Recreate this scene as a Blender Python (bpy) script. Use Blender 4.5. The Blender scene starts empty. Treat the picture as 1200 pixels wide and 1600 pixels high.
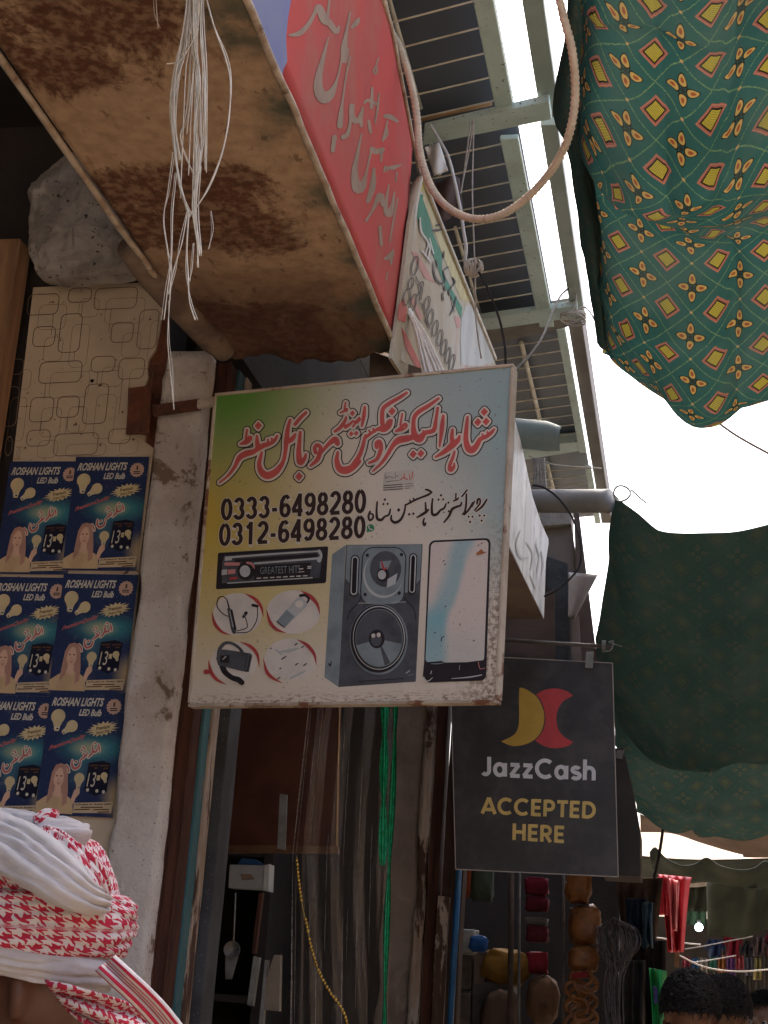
import bpy, math, random
from mathutils import Vector, Matrix, noise
random.seed(7)
V = Vector
R = math.radians
# ------------------------------------------------------------------ camera
F = 2500.0                                   # focal length in pixels of the 1200x1600 photograph
CAM = V((0, 0, 1.6))
_a = V((475, -816, -F)).normalized()
_u = V((559, 7984, -F)); _u = (_u - _a * _a.dot(_u)).normalized()
_r = _a.cross(_u)
SC = bpy.context.scene
cam = bpy.data.objects.new('camera', bpy.data.cameras.new('camera'))
SC.collection.objects.link(cam)
cam.matrix_world = Matrix(((_r.x, _r.y, _r.z, 0), (_a.x, _a.y, _a.z, 0), (_u.x, _u.y, _u.z, CAM.z), (0, 0, 0, 1)))
cam.data.sensor_fit = 'AUTO'; cam.data.sensor_width = 36.0
cam.data.lens = F / 1600 * 36.0
cam.data.clip_start = 0.05; cam.data.clip_end = 3000
SC.camera = cam
# ------------------------------------------------------------------ world, sun, exposure
SUN_EL, SUN_AZ = R(62), R(-15)               # azimuth measured from +Y (down the alley) towards +X
w = bpy.data.worlds.new('World'); SC.world = w; w.use_nodes = True
nt = w.node_tree; nt.nodes.clear()
sky = nt.nodes.new('ShaderNodeTexSky'); sky.sky_type = 'NISHITA'; sky.sun_disc = False
sky.sun_elevation = SUN_EL; sky.sun_rotation = SUN_AZ
sky.air_density = 1.0; sky.dust_density = 9.0; sky.ozone_density = 1.0
bg = nt.nodes.new('ShaderNodeBackground'); bg.inputs[1].default_value = 0.15
out = nt.nodes.new('ShaderNodeOutputWorld')
nt.links.new(sky.outputs[0], bg.inputs[0]); nt.links.new(bg.outputs[0], out.inputs[0])
sl = bpy.data.lights.new('sun', 'SUN'); sl.energy = 1.5; sl.angle = R(10); sl.color = (1, .92, .80)
sun = bpy.data.objects.new('sun', sl); SC.collection.objects.link(sun)
_sd = V((math.sin(SUN_AZ) * math.cos(SUN_EL), math.cos(SUN_AZ) * math.cos(SUN_EL), math.sin(SUN_EL)))
sun.rotation_euler = _sd.to_track_quat('Z', 'Y').to_euler(); sun.location = (3, -3, 12)
SC.view_settings.view_transform = 'Standard'; SC.view_settings.look = 'None'
SC.view_settings.exposure = 2.25; SC.view_settings.gamma = 1
SC.render.engine = 'CYCLES'
try:
    SC.cycles.use_denoising = True; SC.cycles.denoiser = 'OPENIMAGEDENOISE'
except Exception: pass
SC.cycles.max_bounces = 10; SC.cycles.diffuse_bounces = 5; SC.cycles.transparent_max_bounces = 24

# ------------------------------------------------------------------ geometry helpers
def ray(px, py):
    c = V((px - 600, 800 - py, -F)); return V((_r.dot(c), _a.dot(c), _u.dot(c)))
def at(px, py, X=None, Y=None, Z=None):
    """the point that a pixel of the photograph shows on the plane X=, Y= or Z= (metres, world)"""
    d = ray(px, py)
    s = X / d.x if X is not None else Y / d.y if Y is not None else (Z - CAM.z) / d.z
    return CAM + d * s
class Plane:
    def __init__(s, p, n): s.p = V(p); s.n = V(n).normalized()
    def pt(s, px, py, off=0.0):
        d = ray(px, py); return CAM + d * (s.n.dot(s.p - CAM) / s.n.dot(d)) + s.n * off
def cat(pts, k=6):
    """Catmull-Rom through tuples of any length"""
    n = len(pts); out = []
    if n < 3: 
        return [tuple(pts[0][j] + (pts[1][j] - pts[0][j]) * i / k for j in range(len(pts[0]))) for i in range(k + 1)]
    for i in range(n - 1):
        p0 = pts[max(i - 1, 0)]; p1 = pts[i]; p2 = pts[i + 1]; p3 = pts[min(i + 2, n - 1)]
        for q in range(k):
            t = q / k
            out.append(tuple(.5 * (2 * b + (c - a) * t + (2 * a - 5 * b + 4 * c - d) * t * t + (3 * b - a - 3 * c + d) * t ** 3) for a, b, c, d in zip(p0, p1, p2, p3)))
    out.append(tuple(pts[-1])); return out
class B:
    """a bag of faces that becomes one mesh object"""
    def __init__(s): s.v = []; s.f = []; s.m = []; s.uv = {}; s.smooth = False
    def add(s, verts, faces, m=0, uvs=None):
        o = len(s.v); s.v += [V(p) for p in verts]
        for f in faces:
            s.f.append(tuple(i + o for i in f)); s.m.append(m)
        if uvs:
            for i, t in enumerate(uvs): s.uv[o + i] = t
        return s
    def box(s, x0, x1, y0, y1, z0, z1, m=0):
        p = [(x, y, z) for z in (z0, z1) for y in (y0, y1) for x in (x0, x1)]
        return s.add(p, [(0, 2, 3, 1), (4, 5, 7, 6), (0, 1, 5, 4), (2, 6, 7, 3), (0, 4, 6, 2), (1, 3, 7, 5)], m)
    def obox(s, c, ax, ay, az, m=0):
        """oriented box: centre and three half-axis vectors"""
        c, ax, ay, az = V(c), V(ax), V(ay), V(az)
        p = [c + ax * i + ay * j + az * k for k in (-1, 1) for j in (-1, 1) for i in (-1, 1)]
        return s.add(p, [(0, 2, 3, 1), (4, 5, 7, 6), (0, 1, 5, 4), (2, 6, 7, 3), (0, 4, 6, 2), (1, 3, 7, 5)], m)
    def slab(s, pts, thick, m=0):
        """polygon extruded along thick"""
        n = len(pts); t = V(thick); a = [V(p) for p in pts]; b = [p + t for p in a]
        return s.add(a + b, [tuple(range(n)), tuple(range(2 * n - 1, n - 1, -1))] + [(i, i + n, (i + 1) % n + n, (i + 1) % n) for i in range(n)], m)
    def poly(s, pts, m=0): return s.add(pts, [tuple(range(len(pts)))], m)
    def tube(s, pts, r, n=8, m=0, twist=0.0, amp=0.0, lobes=3, flat=None):
        pts = [V(p) for p in pts]; rr = r if isinstance(r, (list, tuple)) else [r] * len(pts)
        vs = []; uvs = []; L = 0; nrm = None
        for i, p in enumerate(pts):
            t = (pts[min(i + 1, len(pts) - 1)] - pts[max(i - 1, 0)])
            t = t.normalized() if t.length > 1e-9 else V((0, 0, 1))
            if i: L += (p - pts[i - 1]).length
            if nrm is None:
                nrm = t.cross(V((0, 0, 1)) if abs(t.z) < .9 else V((0, 1, 0))).normalized()
            else:
                nrm = nrm - t * t.dot(nrm); nrm = nrm.normalized() if nrm.length > 1e-6 else t.orthogonal().normalized()
            bn = t.cross(nrm)
            for k in range(n):
                a = 2 * math.pi * k / n
                q = rr[i] * (1 + amp * math.cos(lobes * (a + twist * L)))
                vs.append(p + nrm * math.cos(a) * q + bn * math.sin(a) * q * (flat or 1)); uvs.append((k / n, L))
        fs = [(i * n + k, i * n + (k + 1) % n, (i + 1) * n + (k + 1) % n, (i + 1) * n + k) for i in range(len(pts) - 1) for k in range(n)]
        fs += [tuple(range(n - 1, -1, -1)), tuple(range((len(pts) - 1) * n, len(pts) * n))]
        s.smooth = True
        return s.add(vs, fs, m, uvs)
    def ball(s, c, rx, ry=None, rz=None, m=0, nu=14, nv=9, rough=0, seed=0):
        ry = ry or rx; rz = rz or rx; c = V(c); vs = []
        for j in range(nv + 1):
            th = math.pi * j / nv
            for i in range(nu):
                ph = 2 * math.pi * i / nu
                d = V((math.sin(th) * math.cos(ph), math.sin(th) * math.sin(ph), math.cos(th)))
                k = 1 + rough * noise.noise(d * 2.2 + V((seed, seed * .7, 0)))
                vs.append(c + V((d.x * rx, d.y * ry, d.z * rz)) * k)
        fs = [(j * nu + i, (j + 1) * nu + i, (j + 1) * nu + (i + 1) % nu, j * nu + (i + 1) % nu) for j in range(nv) for i in range(nu)]
        s.smooth = True
        return s.add(vs, fs, m)
    def grid(s, fn, nu, nv, m=0, uvscale=None):
        """fn(u,v) -> point; uv by arc length when uvscale is given"""
        P = [[V(fn(i / nu, j / nv)) for i in range(nu + 1)] for j in range(nv + 1)]
        uvs = None
        if uvscale:
            mj, mi = nv // 2, nu // 2
            UU = []; VV = []
            for j in range(nv + 1):
                row = [0]
                for i in range(1, nu + 1): row.append(row[-1] + (P[j][i] - P[j][i - 1]).length)
                UU.append([x - row[mi] for x in row])
            for i in range(nu + 1):
                col = [0]
                for j in range(1, nv + 1): col.append(col[-1] + (P[j][i] - P[j - 1][i]).length)
                VV.append([x - col[mj] for x in col])
            uvs = [(UU[j][i] / uvscale, VV[i][j] / uvscale) for j in range(nv + 1) for i in range(nu + 1)]
        W = nu + 1
        s.smooth = True
        return s.add([p for row in P for p in row], [(j * W + i, j * W + i + 1, (j + 1) * W + i + 1, (j + 1) * W + i) for j in range(nv) for i in range(nu)], m, uvs)
    _k = 0
    def stroke(s, pl, pts, off, m=0, pad=0.0, k=6, caps=True, mw=.6):
        """a pen stroke (px, py, width px) laid on a plane as a flat strip with rounded ends"""
        B._k = (B._k + 1) % 24
        off = off + B._k * 1.2e-5
        q = cat(pts, k) if len(pts) > 1 else pts
        L = []; Rr = []
        n = len(q)
        for i, (x, y, wd) in enumerate(q):
            x0, y0 = q[max(i - 1, 0)][:2]; x1, y1 = q[min(i + 1, n - 1)][:2]
            dx, dy = x1 - x0, y1 - y0; l = math.hypot(dx, dy) or 1; dx /= l; dy /= l
            h = max(wd, mw) / 2 + pad
            L.append((x - dy * h, y + dx * h)); Rr.append((x + dy * h, y - dx * h))
        def capend(i, sgn):
            x, y, wd = q[i]; x0, y0 = q[max(i - 1, 0)][:2]; x1, y1 = q[min(i + 1, n - 1)][:2]
            a = math.atan2(y1 - y0, x1 - x0); h = max(wd, mw) / 2 + pad
            return [(x + h * math.cos(a + sgn * t), y + h * math.sin(a + sgn * t)) for t in (R(90 - 30), R(30), 0, R(-30), R(-60))] if sgn > 0 else \
                   [(x - h * math.cos(a + t), y - h * math.sin(a + t)) for t in (R(60), R(30), 0, R(-30), R(-60))]
        vs = [pl.pt(x, y, off + (i % n) * 4e-6) for i, (x, y) in enumerate(L + Rr)]
        fs = [(i, i + 1, n + i + 1, n + i) for i in range(n - 1)]
        s.add(vs, fs, m)
        if caps and n > 1:
            e = capend(n - 1, 1); s.poly([pl.pt(x, y, off) for x, y in [L[-1]] + e + [Rr[-1]]], m)
            e = capend(0, -1); s.poly([pl.pt(x, y, off) for x, y in [Rr[0]] + e + [L[0]]], m)
        return s
    def dot(s, pl, x, y, sz, off, m=0, pad=0.0):
        """a rhombic pen dot"""
        B._k = (B._k + 1) % 24; off += B._k * 1.2e-5
        h = sz / 2; c = [(x, y - h), (x + h * .9, y - h * .1), (x, y + h), (x - h * .9, y + h * .1)]
        if pad:
            o = []
            for i, (cx, cy) in enumerate(c):
                a0 = -math.pi / 2 + i * math.pi / 2
                for t in (-.5, 0, .5): o.append((cx + pad * math.cos(a0 + t * 1.4), cy + pad * math.sin(a0 + t * 1.4)))
            c = o
        return s.poly([pl.pt(a, b, off) for a, b in c], m)

ORG = {}
def obj(name, b, mats, parent=None, label=None, cat_=None, group=None, kind=None, bevel=0.0, solid=0.0):
    if not isinstance(mats, (list, tuple)): mats = [mats]
    if parent is not None: org = ORG[parent]
    else:
        lo = [min(p[i] for p in b.v) for i in range(3)]; hi = [max(p[i] for p in b.v) for i in range(3)]
        org = V(((lo[0] + hi[0]) / 2, (lo[1] + hi[1]) / 2, lo[2]))
    me = bpy.data.meshes.new(name)
    me.from_pydata([tuple(p - org) for p in b.v], [], b.f)
    for mt in mats: me.materials.append(mt)
    me.polygons.foreach_set('material_index', b.m)
    if b.smooth: me.polygons.foreach_set('use_smooth', [True] * len(b.f))
    if b.uv:
        ul = me.uv_layers.new(name='UVMap')
        for lp in me.loops: ul.data[lp.index].uv = b.uv.get(lp.vertex_index, (0, 0))
    me.update(); me.validate()
    o = bpy.data.objects.new(name, me); SC.collection.objects.link(o)
    if parent is not None:
        o.parent = parent; ORG[o] = org
        o.location = (0, 0, 0)
    else: o.location = org; ORG[o] = org
    if bevel:
        md = o.modifiers.new('bevel', 'BEVEL'); md.width = bevel; md.segments = 2; md.limit_method = 'ANGLE'
    if solid:
        md = o.modifiers.new('thickness', 'SOLIDIFY'); md.thickness = solid; md.offset = 0
    tag(o, label, cat_, group, kind); return o
def tag(o, label=None, cat_=None, group=None, kind=None):
    if label: o['label'] = label
    if cat_: o['category'] = cat_
    if group: o['group'] = group
    if kind: o['kind'] = kind
def thing(name, loc, label, cat_, group=None):
    o = bpy.data.objects.new(name, None); SC.collection.objects.link(o)
    o.location = loc; o.empty_display_size = .1; ORG[o] = V(loc); tag(o, label, cat_, group); return o
def textmesh(s, emb=0.0, shear=0.0):
    cu = bpy.data.curves.new('t', 'FONT'); cu.body = s; cu.offset = emb; cu.shear = shear; cu.resolution_u = 3; cu.fill_mode = 'FRONT'
    o = bpy.data.objects.new('t', cu); SC.collection.objects.link(o)
    dg = bpy.context.evaluated_depsgraph_get(); dg.update()
    me = bpy.data.meshes.new_from_object(o.evaluated_get(dg))
    vs = [v.co.copy() for v in me.vertices]; fs = [tuple(p.vertices) for p in me.polygons]
    bpy.data.objects.remove(o); bpy.data.curves.remove(cu); bpy.data.meshes.remove(me)
    x0 = min(v.x for v in vs); x1 = max(v.x for v in vs); y0 = min(v.y for v in vs); y1 = max(v.y for v in vs)
    return [((v.x - x0) / (x1 - x0), (v.y - y0) / (y1 - y0)) for v in vs], fs
def put_text(b, s, quad, fn, m=0, emb=0.0, shear=0.0):
    """text fitted to a quad TL TR BR BL (any 2-D units); fn maps 2-D to 3-D"""
    vs, fs = textmesh(s, emb, shear); TL, TR, BR, BL = [V((q[0], q[1], 0)) for q in quad]
    P = []
    for u, v in vs:
        q = (BL * (1 - u) + BR * u) * (1 - v) + (TL * (1 - u) + TR * u) * v
        P.append(fn(q.x, q.y))
    b.add(P, fs, m)

def _arc(cx, cy, rx, ry, a0, a1, n=14): return [(cx + rx * math.cos(R(a0 + (a1 - a0) * i / n)), cy + ry * math.sin(R(a0 + (a1 - a0) * i / n))) for i in range(n + 1)]
GLYPH = {  # monoline sign-writer's letters: (advance, strokes) in cap-height units
    '0': (.62, [_arc(.31, .5, .215, .42, 90, 450, 24)]), '1': (.62, [[(.12, .74), (.24, .80), (.34, .92)], [(.34, .99), (.34, .01)]]),
    '2': (.62, [_arc(.31, .69, .205, .23, 165, -28) + [(.34, .38), (.16, .20), (.09, .09)], [(.06, .08), (.56, .08)]]),
    '3': (.62, [_arc(.29, .70, .19, .215, 160, -75), _arc(.29, .295, .215, .215, 78, -160)]),
    '4': (.62, [[(.43, .99), (.43, .01)], [(.43, .93), (.07, .29)], [(.02, .26), (.59, .26)]]),
    '6': (.62, [_arc(.32, .31, .205, .235, 90, 450, 20), [(.50, .80), (.40, .91), (.26, .89), (.14, .72), (.105, .48), (.115, .30)]]),
    '8': (.62, [_arc(.31, .715, .175, .20, 90, 450, 20), _arc(.31, .285, .215, .21, 90, 450, 20)]),
    '9': (.62, [_arc(.30, .69, .205, .235, 90, 450, 20), [(.12, .20), (.22, .09), (.36, .11), (.48, .28), (.515, .52), (.505, .70)]]),
    '-': (.38, [[(.05, .36), (.32, .36)]]),
    'J': (.50, [[(.36, .99), (.36, .34)] + _arc(.19, .30, .17, .215, 0, -140)]), 'a': (.70, [_arc(.30, .355, .225, .285, 0, 360, 22), [(.555, .70), (.555, .01)]]),
    'z': (.55, [[(.05, .635), (.47, .635)], [(.44, .63), (.07, .08)], [(.04, .07), (.49, .07)]]), 'C': (.86, [_arc(.47, .5, .39, .425, 48, 312, 24)]),
    's': (.52, [_arc(.25, .50, .165, .135, 25, 215) + [(.25, .36)] + _arc(.25, .215, .18, .145, 60, -155)]), 'h': (.66, [[(.09, 1.06), (.09, .01)], [(.09, .30)] + _arc(.30, .40, .21, .25, 165, 0) + [(.51, .01)]]),
    'A': (.84, [[(.05, .0), (.41, .98)], [(.41, .98), (.77, .0)], [(.20, .26), (.62, .26)]]), 'E': (.62, [[(.11, 1.0), (.11, .0)], [(.11, .915), (.56, .915)], [(.11, .50), (.52, .50)], [(.11, .085), (.56, .085)]]),
    'P': (.68, [[(.11, 1.0), (.11, .0)], [(.11, .915), (.33, .915)] + _arc(.34, .665, .23, .25, 90, -90) + [(.11, .415)]]), 'T': (.66, [[(.03, .915), (.63, .915)], [(.33, .9), (.33, .0)]]),
    'D': (.80, [[(.11, 1.0), (.11, .0)], [(.11, .915), (.30, .915)] + _arc(.31, .5, .38, .415, 90, -90, 18) + [(.11, .085)]]), 'H': (.80, [[(.11, 1.0), (.11, .0)], [(.66, 1.0), (.66, .0)], [(.11, .5), (.66, .5)]]),
    'R': (.72, [[(.11, 1.0), (.11, .0)], [(.11, .915), (.33, .915)] + _arc(.34, .675, .23, .24, 90, -90) + [(.11, .435)], [(.33, .43), (.60, .0)]])}
def pen_text(b, txt, quad, pl, off, m, wd, pad=0.0, gap=.06):
    """monoline lettering fitted to a quad TL TR BR BL in photograph pixels, laid on a plane"""
    x = 0; S = []
    for ch in txt:
        adv, st = GLYPH[ch]; S += [[(x + a, c) for a, c in q] for q in st]; x += adv + gap
    x0 = min(p[0] for q in S for p in q); x1 = max(p[0] for q in S for p in q); TL, TR, BR, BL = [V((q[0], q[1], 0)) for q in quad]
    hw = wd / 2 / max(1, (TR - TL).length) * (x1 - x0); x0 -= hw; x1 += hw
    for q in S:
        o = []
        for a, c in q:
            u = (a - x0) / (x1 - x0); p = (BL * (1 - u) + BR * u) * (1 - c) + (TL * (1 - u) + TR * u) * c; o.append((p.x, p.y, wd))
        b.stroke(pl, o, off, m, pad, 1 if len(o) > 2 else 2, caps=pad > 0)

# ------------------------------------------------------------------ material helpers
class NG:
    def __init__(s, name):
        s.mat = bpy.data.materials.new(name); s.mat.use_nodes = True; s.t = s.mat.node_tree; s.t.nodes.clear()
        s.out = s.t.nodes.new('ShaderNodeOutputMaterial')
    def n(s, kind, **kw):
        nd = s.t.nodes.new('ShaderNode' + kind)
        for k, v in kw.items(): setattr(nd, k, v)
        return nd
    def set(s, sock, val):
        if hasattr(val, 'is_output'): s.t.links.new(val, sock)
        elif isinstance(val, tuple) and len(val) == 3 and sock.type == 'RGBA': sock.default_value = (*val, 1)
        else: sock.default_value = val
    def math(s, op, a, b=0.0, c=None, clamp=False):
        nd = s.n('Math', operation=op, use_clamp=clamp); s.set(nd.inputs[0], a); s.set(nd.inputs[1], b)
        if c is not None: s.set(nd.inputs[2], c)
        return nd.outputs[0]
    def coord(s, what='Object'): return s.n('TexCoord').outputs[what]
    def scale(s, vec, sc):
        nd = s.n('Mapping'); s.set(nd.inputs[0], vec); nd.inputs['Scale'].default_value = sc if isinstance(sc, tuple) else (sc,) * 3; return nd.outputs[0]
    def sep(s, vec):
        nd = s.n('SeparateXYZ'); s.set(nd.inputs[0], vec); return nd.outputs
    def noise(s, vec, sc, detail=4, rough=.55, dist=0.0):
        nd = s.n('TexNoise'); s.set(nd.inputs['Vector'], vec); nd.inputs['Scale'].default_value = sc; nd.inputs['Detail'].default_value = detail
        nd.inputs['Roughness'].default_value = rough; nd.inputs['Distortion'].default_value = dist; return nd.outputs['Fac']
    def ramp(s, fac, lo, hi): 
        nd = s.n('MapRange', interpolation_type='SMOOTHSTEP'); s.set(nd.inputs['Value'], fac); nd.inputs['From Min'].default_value = lo; nd.inputs['From Max'].default_value = hi
        return nd.outputs[0]
    def mix(s, fac, a, b):
        nd = s.n('Mix', data_type='RGBA'); s.set(nd.inputs[0], fac); s.set(nd.inputs[6], a); s.set(nd.inputs[7], b); return nd.outputs[2]
    def bump(s, h, strength=.3, dist=.01):
        nd = s.n('Bump'); s.set(nd.inputs['Height'], h); nd.inputs['Strength'].default_value = strength; nd.inputs['Distance'].default_value = dist; return nd.outputs[0]
    def bsdf(s, col, rough=.7, metal=0.0, spec=.3, normal=None, **kw):
        p = s.n('BsdfPrincipled'); s.set(p.inputs['Base Color'], col); s.set(p.inputs['Roughness'], rough); s.set(p.inputs['Metallic'], metal)
        p.inputs['Specular IOR Level'].default_value = spec
        if normal is not None: s.t.links.new(normal, p.inputs['Normal'])
        for k, v in kw.items(): s.set(p.inputs[k], v)
        return p.outputs[0]
    def done(s, sh): s.t.links.new(sh, s.out.inputs['Surface']); return s.mat
def M(name, c, c2=None, sc=6.0, lo=.4, hi=.65, rough=.75, metal=0.0, spec=.3, bump=0.0, bsc=60.0, stain=None, ssc=4.0, slo=.55, shi=.7, stretch=(1, 1, 1), speck=None, spk=160.0):
    """painted / worn surface: base, a second tone in soft clouds, stains with an edge, specks, fine relief"""
    g = NG(name); co = g.scale(g.coord(), stretch); col = c
    if c2: col = g.mix(g.ramp(g.noise(co, sc, 5, .6), lo, hi), c, c2)
    if stain: col = g.mix(g.ramp(g.noise(co, ssc, 7, .68, .4), slo, shi), col, stain)
    if speck: col = g.mix(g.ramp(g.noise(co, spk, 2, .5), .66, .72), col, speck)
    nr = None
    if bump: nr = g.bump(g.noise(co, bsc, 5, .6), bump, .01)
    rr = rough
    return g.done(g.bsdf(col, rr, metal, spec, nr))
def flat(name, c, rough=.8, metal=0.0, spec=.12): return M(name, c, tuple(x * .86 for x in c), 14, rough=rough, metal=metal, spec=spec)

# ------------------------------------------------------------------ materials
PLASTER = M('old white plaster', (.58, .53, .48), (.45, .38, .33), 5, .42, .62, .9, bump=.8, bsc=45, stain=(.19, .13, .09), ssc=5, slo=.58, shi=.63, speck=(.12, .09, .07), spk=120)
CREAMPL = M('yellowed plaster', (.40, .31, .23), (.28, .2, .14), 6, bump=.5, bsc=50, rough=.9, speck=(.12, .09, .07))
CONCRETE = M('rough concrete', (.36, .32, .285), (.22, .19, .165), 7, bump=.9, bsc=35, rough=.95, speck=(.05, .04, .04), spk=70)
DARKWALL = M('shade-dark wall', (.038, .031, .028), (.026, .022, .02), 3, rough=.9, bump=.3)  # dimness of the shop interiors put into the wall colour
WOODDK = M('dark brown door paint', (.085, .036, .024), (.05, .024, .018), 9, rough=.85, spec=.1, bump=.25, bsc=40, stretch=(4, 4, .4), stain=(.03, .02, .018), ssc=5)
WOODMID = M('weathered brown board', (.36, .20, .105), (.25, .135, .07), 6, rough=.75, bump=.4, bsc=30, stretch=(3, 3, .35), stain=(.07, .04, .03), ssc=3, slo=.56, shi=.7)
RUST = M('rust', (.16, .055, .028), (.08, .035, .022), 12, rough=.85, bump=.6, bsc=80)
STEEL = M('dull steel', (.25, .25, .24), (.15, .14, .13), 10, rough=.5, metal=.4, bump=.1)
GREENST = M('pale green painted steel', (.50, .62, .60), (.42, .52, .50), 5, rough=.55, bump=.15, speck=(.12, .09, .07), spk=70, stain=(.24, .19, .14), ssc=6, slo=.63, shi=.72)
WHITEBAR = M('white painted bar', (.82, .78, .7), (.7, .62, .5), 9, rough=.5)
PIPEG = M('grey pipe paint', (.26, .26, .255), (.19, .185, .18), 4, rough=.6, bump=.1)

# ------------------------------------------------------------------ setting: ground
GROUND = M('trodden dusty paving', (.36, .30, .235), (.28, .23, .18), 1.4, rough=.95, bump=.4, bsc=18, stain=(.2, .16, .125), ssc=.7)
obj('ground', B().add([(-120, -60, 0), (120, -60, 0), (120, 300, 0), (-120, 300, 0)], [(0, 1, 2, 3)]), GROUND, kind='structure')

# ------------------------------------------------------------------ left row of shops
row = thing('shop_row', (-3.0, 6, 0), 'dim row of narrow open-fronted shops along the left side of the lane', 'building')
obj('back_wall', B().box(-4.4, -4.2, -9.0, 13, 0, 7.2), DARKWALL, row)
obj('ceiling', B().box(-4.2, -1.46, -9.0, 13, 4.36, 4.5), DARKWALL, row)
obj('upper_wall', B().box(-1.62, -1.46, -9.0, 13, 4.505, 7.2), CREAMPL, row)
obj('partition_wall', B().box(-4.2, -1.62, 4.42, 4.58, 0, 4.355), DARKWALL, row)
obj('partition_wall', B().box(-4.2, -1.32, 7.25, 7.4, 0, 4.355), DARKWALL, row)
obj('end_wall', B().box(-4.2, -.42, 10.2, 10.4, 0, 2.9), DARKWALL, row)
opp = thing('opposite_row', (3.4, 0, 0), 'plain plastered shop row on the other side of the lane, out of view', 'building')  # out-of-view side of the lane, added to cut the light reaching it
obj('wall', B().box(2.2, 4.6, -9, 18.0, 0, 3.3), CREAMPL, opp)
obj('parapet', B().box(2.1, 4.7, -9, 18.0, 3.31, 3.55), CONCRETE, opp)
obj('added_lintel', B().box(-1.60, -1.46, 4.62, 10.2, 3.62, 4.355), DARKWALL, row)  # lintel added to darken the shops behind it
# brown board against the side wall at far left, and the plaster lump over it
o = B().box(-2.75, -2.098, 4.27, 4.36, 0.3, 3.86)
obj('wall_board', o, WOODMID, label='worn brown board standing left of the poster panel', cat_='board', bevel=.006)
b = B(); pl = [at(55, 300, Y=4.33), at(150, 255, Y=4.33), at(235, 400, Y=4.33), at(222, 436, Y=4.33), at(95, 447, Y=4.33), at(62, 415, Y=4.33)]
cx = sum((p for p in pl), V()) / 6
plc = [V(p) for p in cat([tuple(p) for p in pl + [pl[0]]], 16)]
def lump(u, v):
    a = u * 2 * math.pi; k = u * 6; i = int(k) % 6; f = k - int(k)
    e = V(plc[int(u * (len(plc) - 1))])
    p = cx.lerp(e, math.sin(v * math.pi / 2) ** .6 * (1 + .05 * noise.noise(V((math.cos(a), math.sin(a), v)) * 3)))
    p = p + V((0, -.10 * math.cos(v * math.pi / 2) ** .35, 0)); n3 = noise.noise(p * 9) + .5 * noise.noise(p * 24) + .3 * noise.noise(p * 60); return p + V((.01 * n3, .024 * n3, .01 * n3))
b.grid(lump, 96, 30)
obj('plaster_lump', b, CONCRETE, label='grey lump of broken plaster wedged under the rusty awning', cat_='rubble')

# laminated panel with rounded-rectangle print
PY = 4.40
PP = Plane((0, PY, 0), (0, -1, 0))
pan = thing('wall_panel', at(130, 1500, Y=PY), 'cream laminated panel printed with rounded rectangles, chipped at its right edge', 'panel')
PANEL = M('cream laminate', (.58, .47, .34), (.48, .38, .27), 3, rough=.5, speck=(.1, .06, .04), spk=45)
LINE = flat('laminate line print', (.20, .14, .10), .6)
edge = [(52, 449), (254, 440), (256, 470), (248, 520), (243, 545), (233, 560), (230, 575), (232, 590), (226, 604), (200, 606), (198, 676), (228, 678), (226, 690), (240, 700), (218, 880), (190, 1190), (172, 1430), (140, 1640), (-60, 1640), (-20, 1060)]
Bp = B().slab([PP.pt(x, y) for x, y in edge], (0, .012, 0))
panel_board = obj('board', Bp, PANEL, pan)
Lb = B()
def rrect(x0, y0, x1, y1, r=8, wd=1.3):
    """rounded rectangle in panel pixels, drawn leaning like the panel"""
    sh = lambda x, y: (x + (700 - y) * .112, y - (x - 150) * .045)
    pts = []
    for cx_, cy_, a0 in ((x1 - r, y0 + r, -90), (x1 - r, y1 - r, 0), (x0 + r, y1 - r, 90), (x0 + r, y0 + r, 180)):
        for t in range(0, 91, 30): pts.append((cx_ + r * math.cos(R(a0 + t)), cy_ + r * math.sin(R(a0 + t))))
    pts.append(pts[0]); pts = [sh(*p) for p in pts]
    q = [(a, c, wd) for a, c in pts]
    Lb.stroke(PP, q, .0012, 0, 0, 1, caps=False)
for (a, c, d, e_) in [(18, 455, 66, 487), (80, 448, 116, 470), (122, 450, 188, 483), (73, 488, 106, 548), (32, 506, 66, 537), (154, 505, 188, 536), (196, 487, 226, 548), (0, 555, 22, 579), (48, 562, 114, 595), (128, 557, 165, 581), (172, 562, 212, 594), (124, 600, 160, 662), (82, 617, 116, 650), (-10, 598, 20, 660), (40, 617, 76, 655), (40, 668, 76, 693), (84, 676, 152, 710), (168, 672, 202, 695), (8, 676, 18, 706), (70, 1280, 108, 1295), (118, 1290, 180, 1312), (92, 1325, 180, 1368), (118, 1380, 180, 1420)]:
    rrect(a, c, d, e_)
    if e_ < 720: rrect(a + 19, c + 17, d + 14, min(e_ + 24, 712), 8, .55)
for x0, y0, x1, y1 in [(60, 487, 60, 520), (104, 470, 104, 490), (150, 483, 150, 520), (66, 520, 74, 520), (100, 548, 100, 562), (60, 595, 60, 620), (115, 635, 126, 635), (160, 580, 172, 580), (140, 581, 140, 600), (60, 655, 60, 670), (100, 650, 100, 676), (120, 662, 120, 676), (180, 594, 180, 650), (20, 630, 42, 630)]:
    Lb.stroke(PP, [(x0 + (700 - y0) * .112, y0 - (x0 - 150) * .045, .8), (x1 + (700 - y1) * .112, y1 - (x1 - 150) * .045, .8)], .0014, 0, 0, 2, caps=False)
obj('line_print', Lb, LINE, pan)
obj('nail_hole', B().ball(PP.pt(144, 595), .006, .003, .006), flat('hole dark', (.02, .012, .01)), pan)
# exposed brown substrate and rust stain beside the chipped edge
sub = [(254, 440), (262, 470), (262, 690), (240, 900), (186, 1480), (168, 1640), (140, 1640), (180, 1430), (200, 1190), (230, 880), (228, 700), (195, 690), (195, 600), (225, 590)]
obj('exposed_backing', B().slab([PP.pt(x, y, -.0135) for x, y in sub], (0, .01, 0)), RUST, pan)
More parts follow.
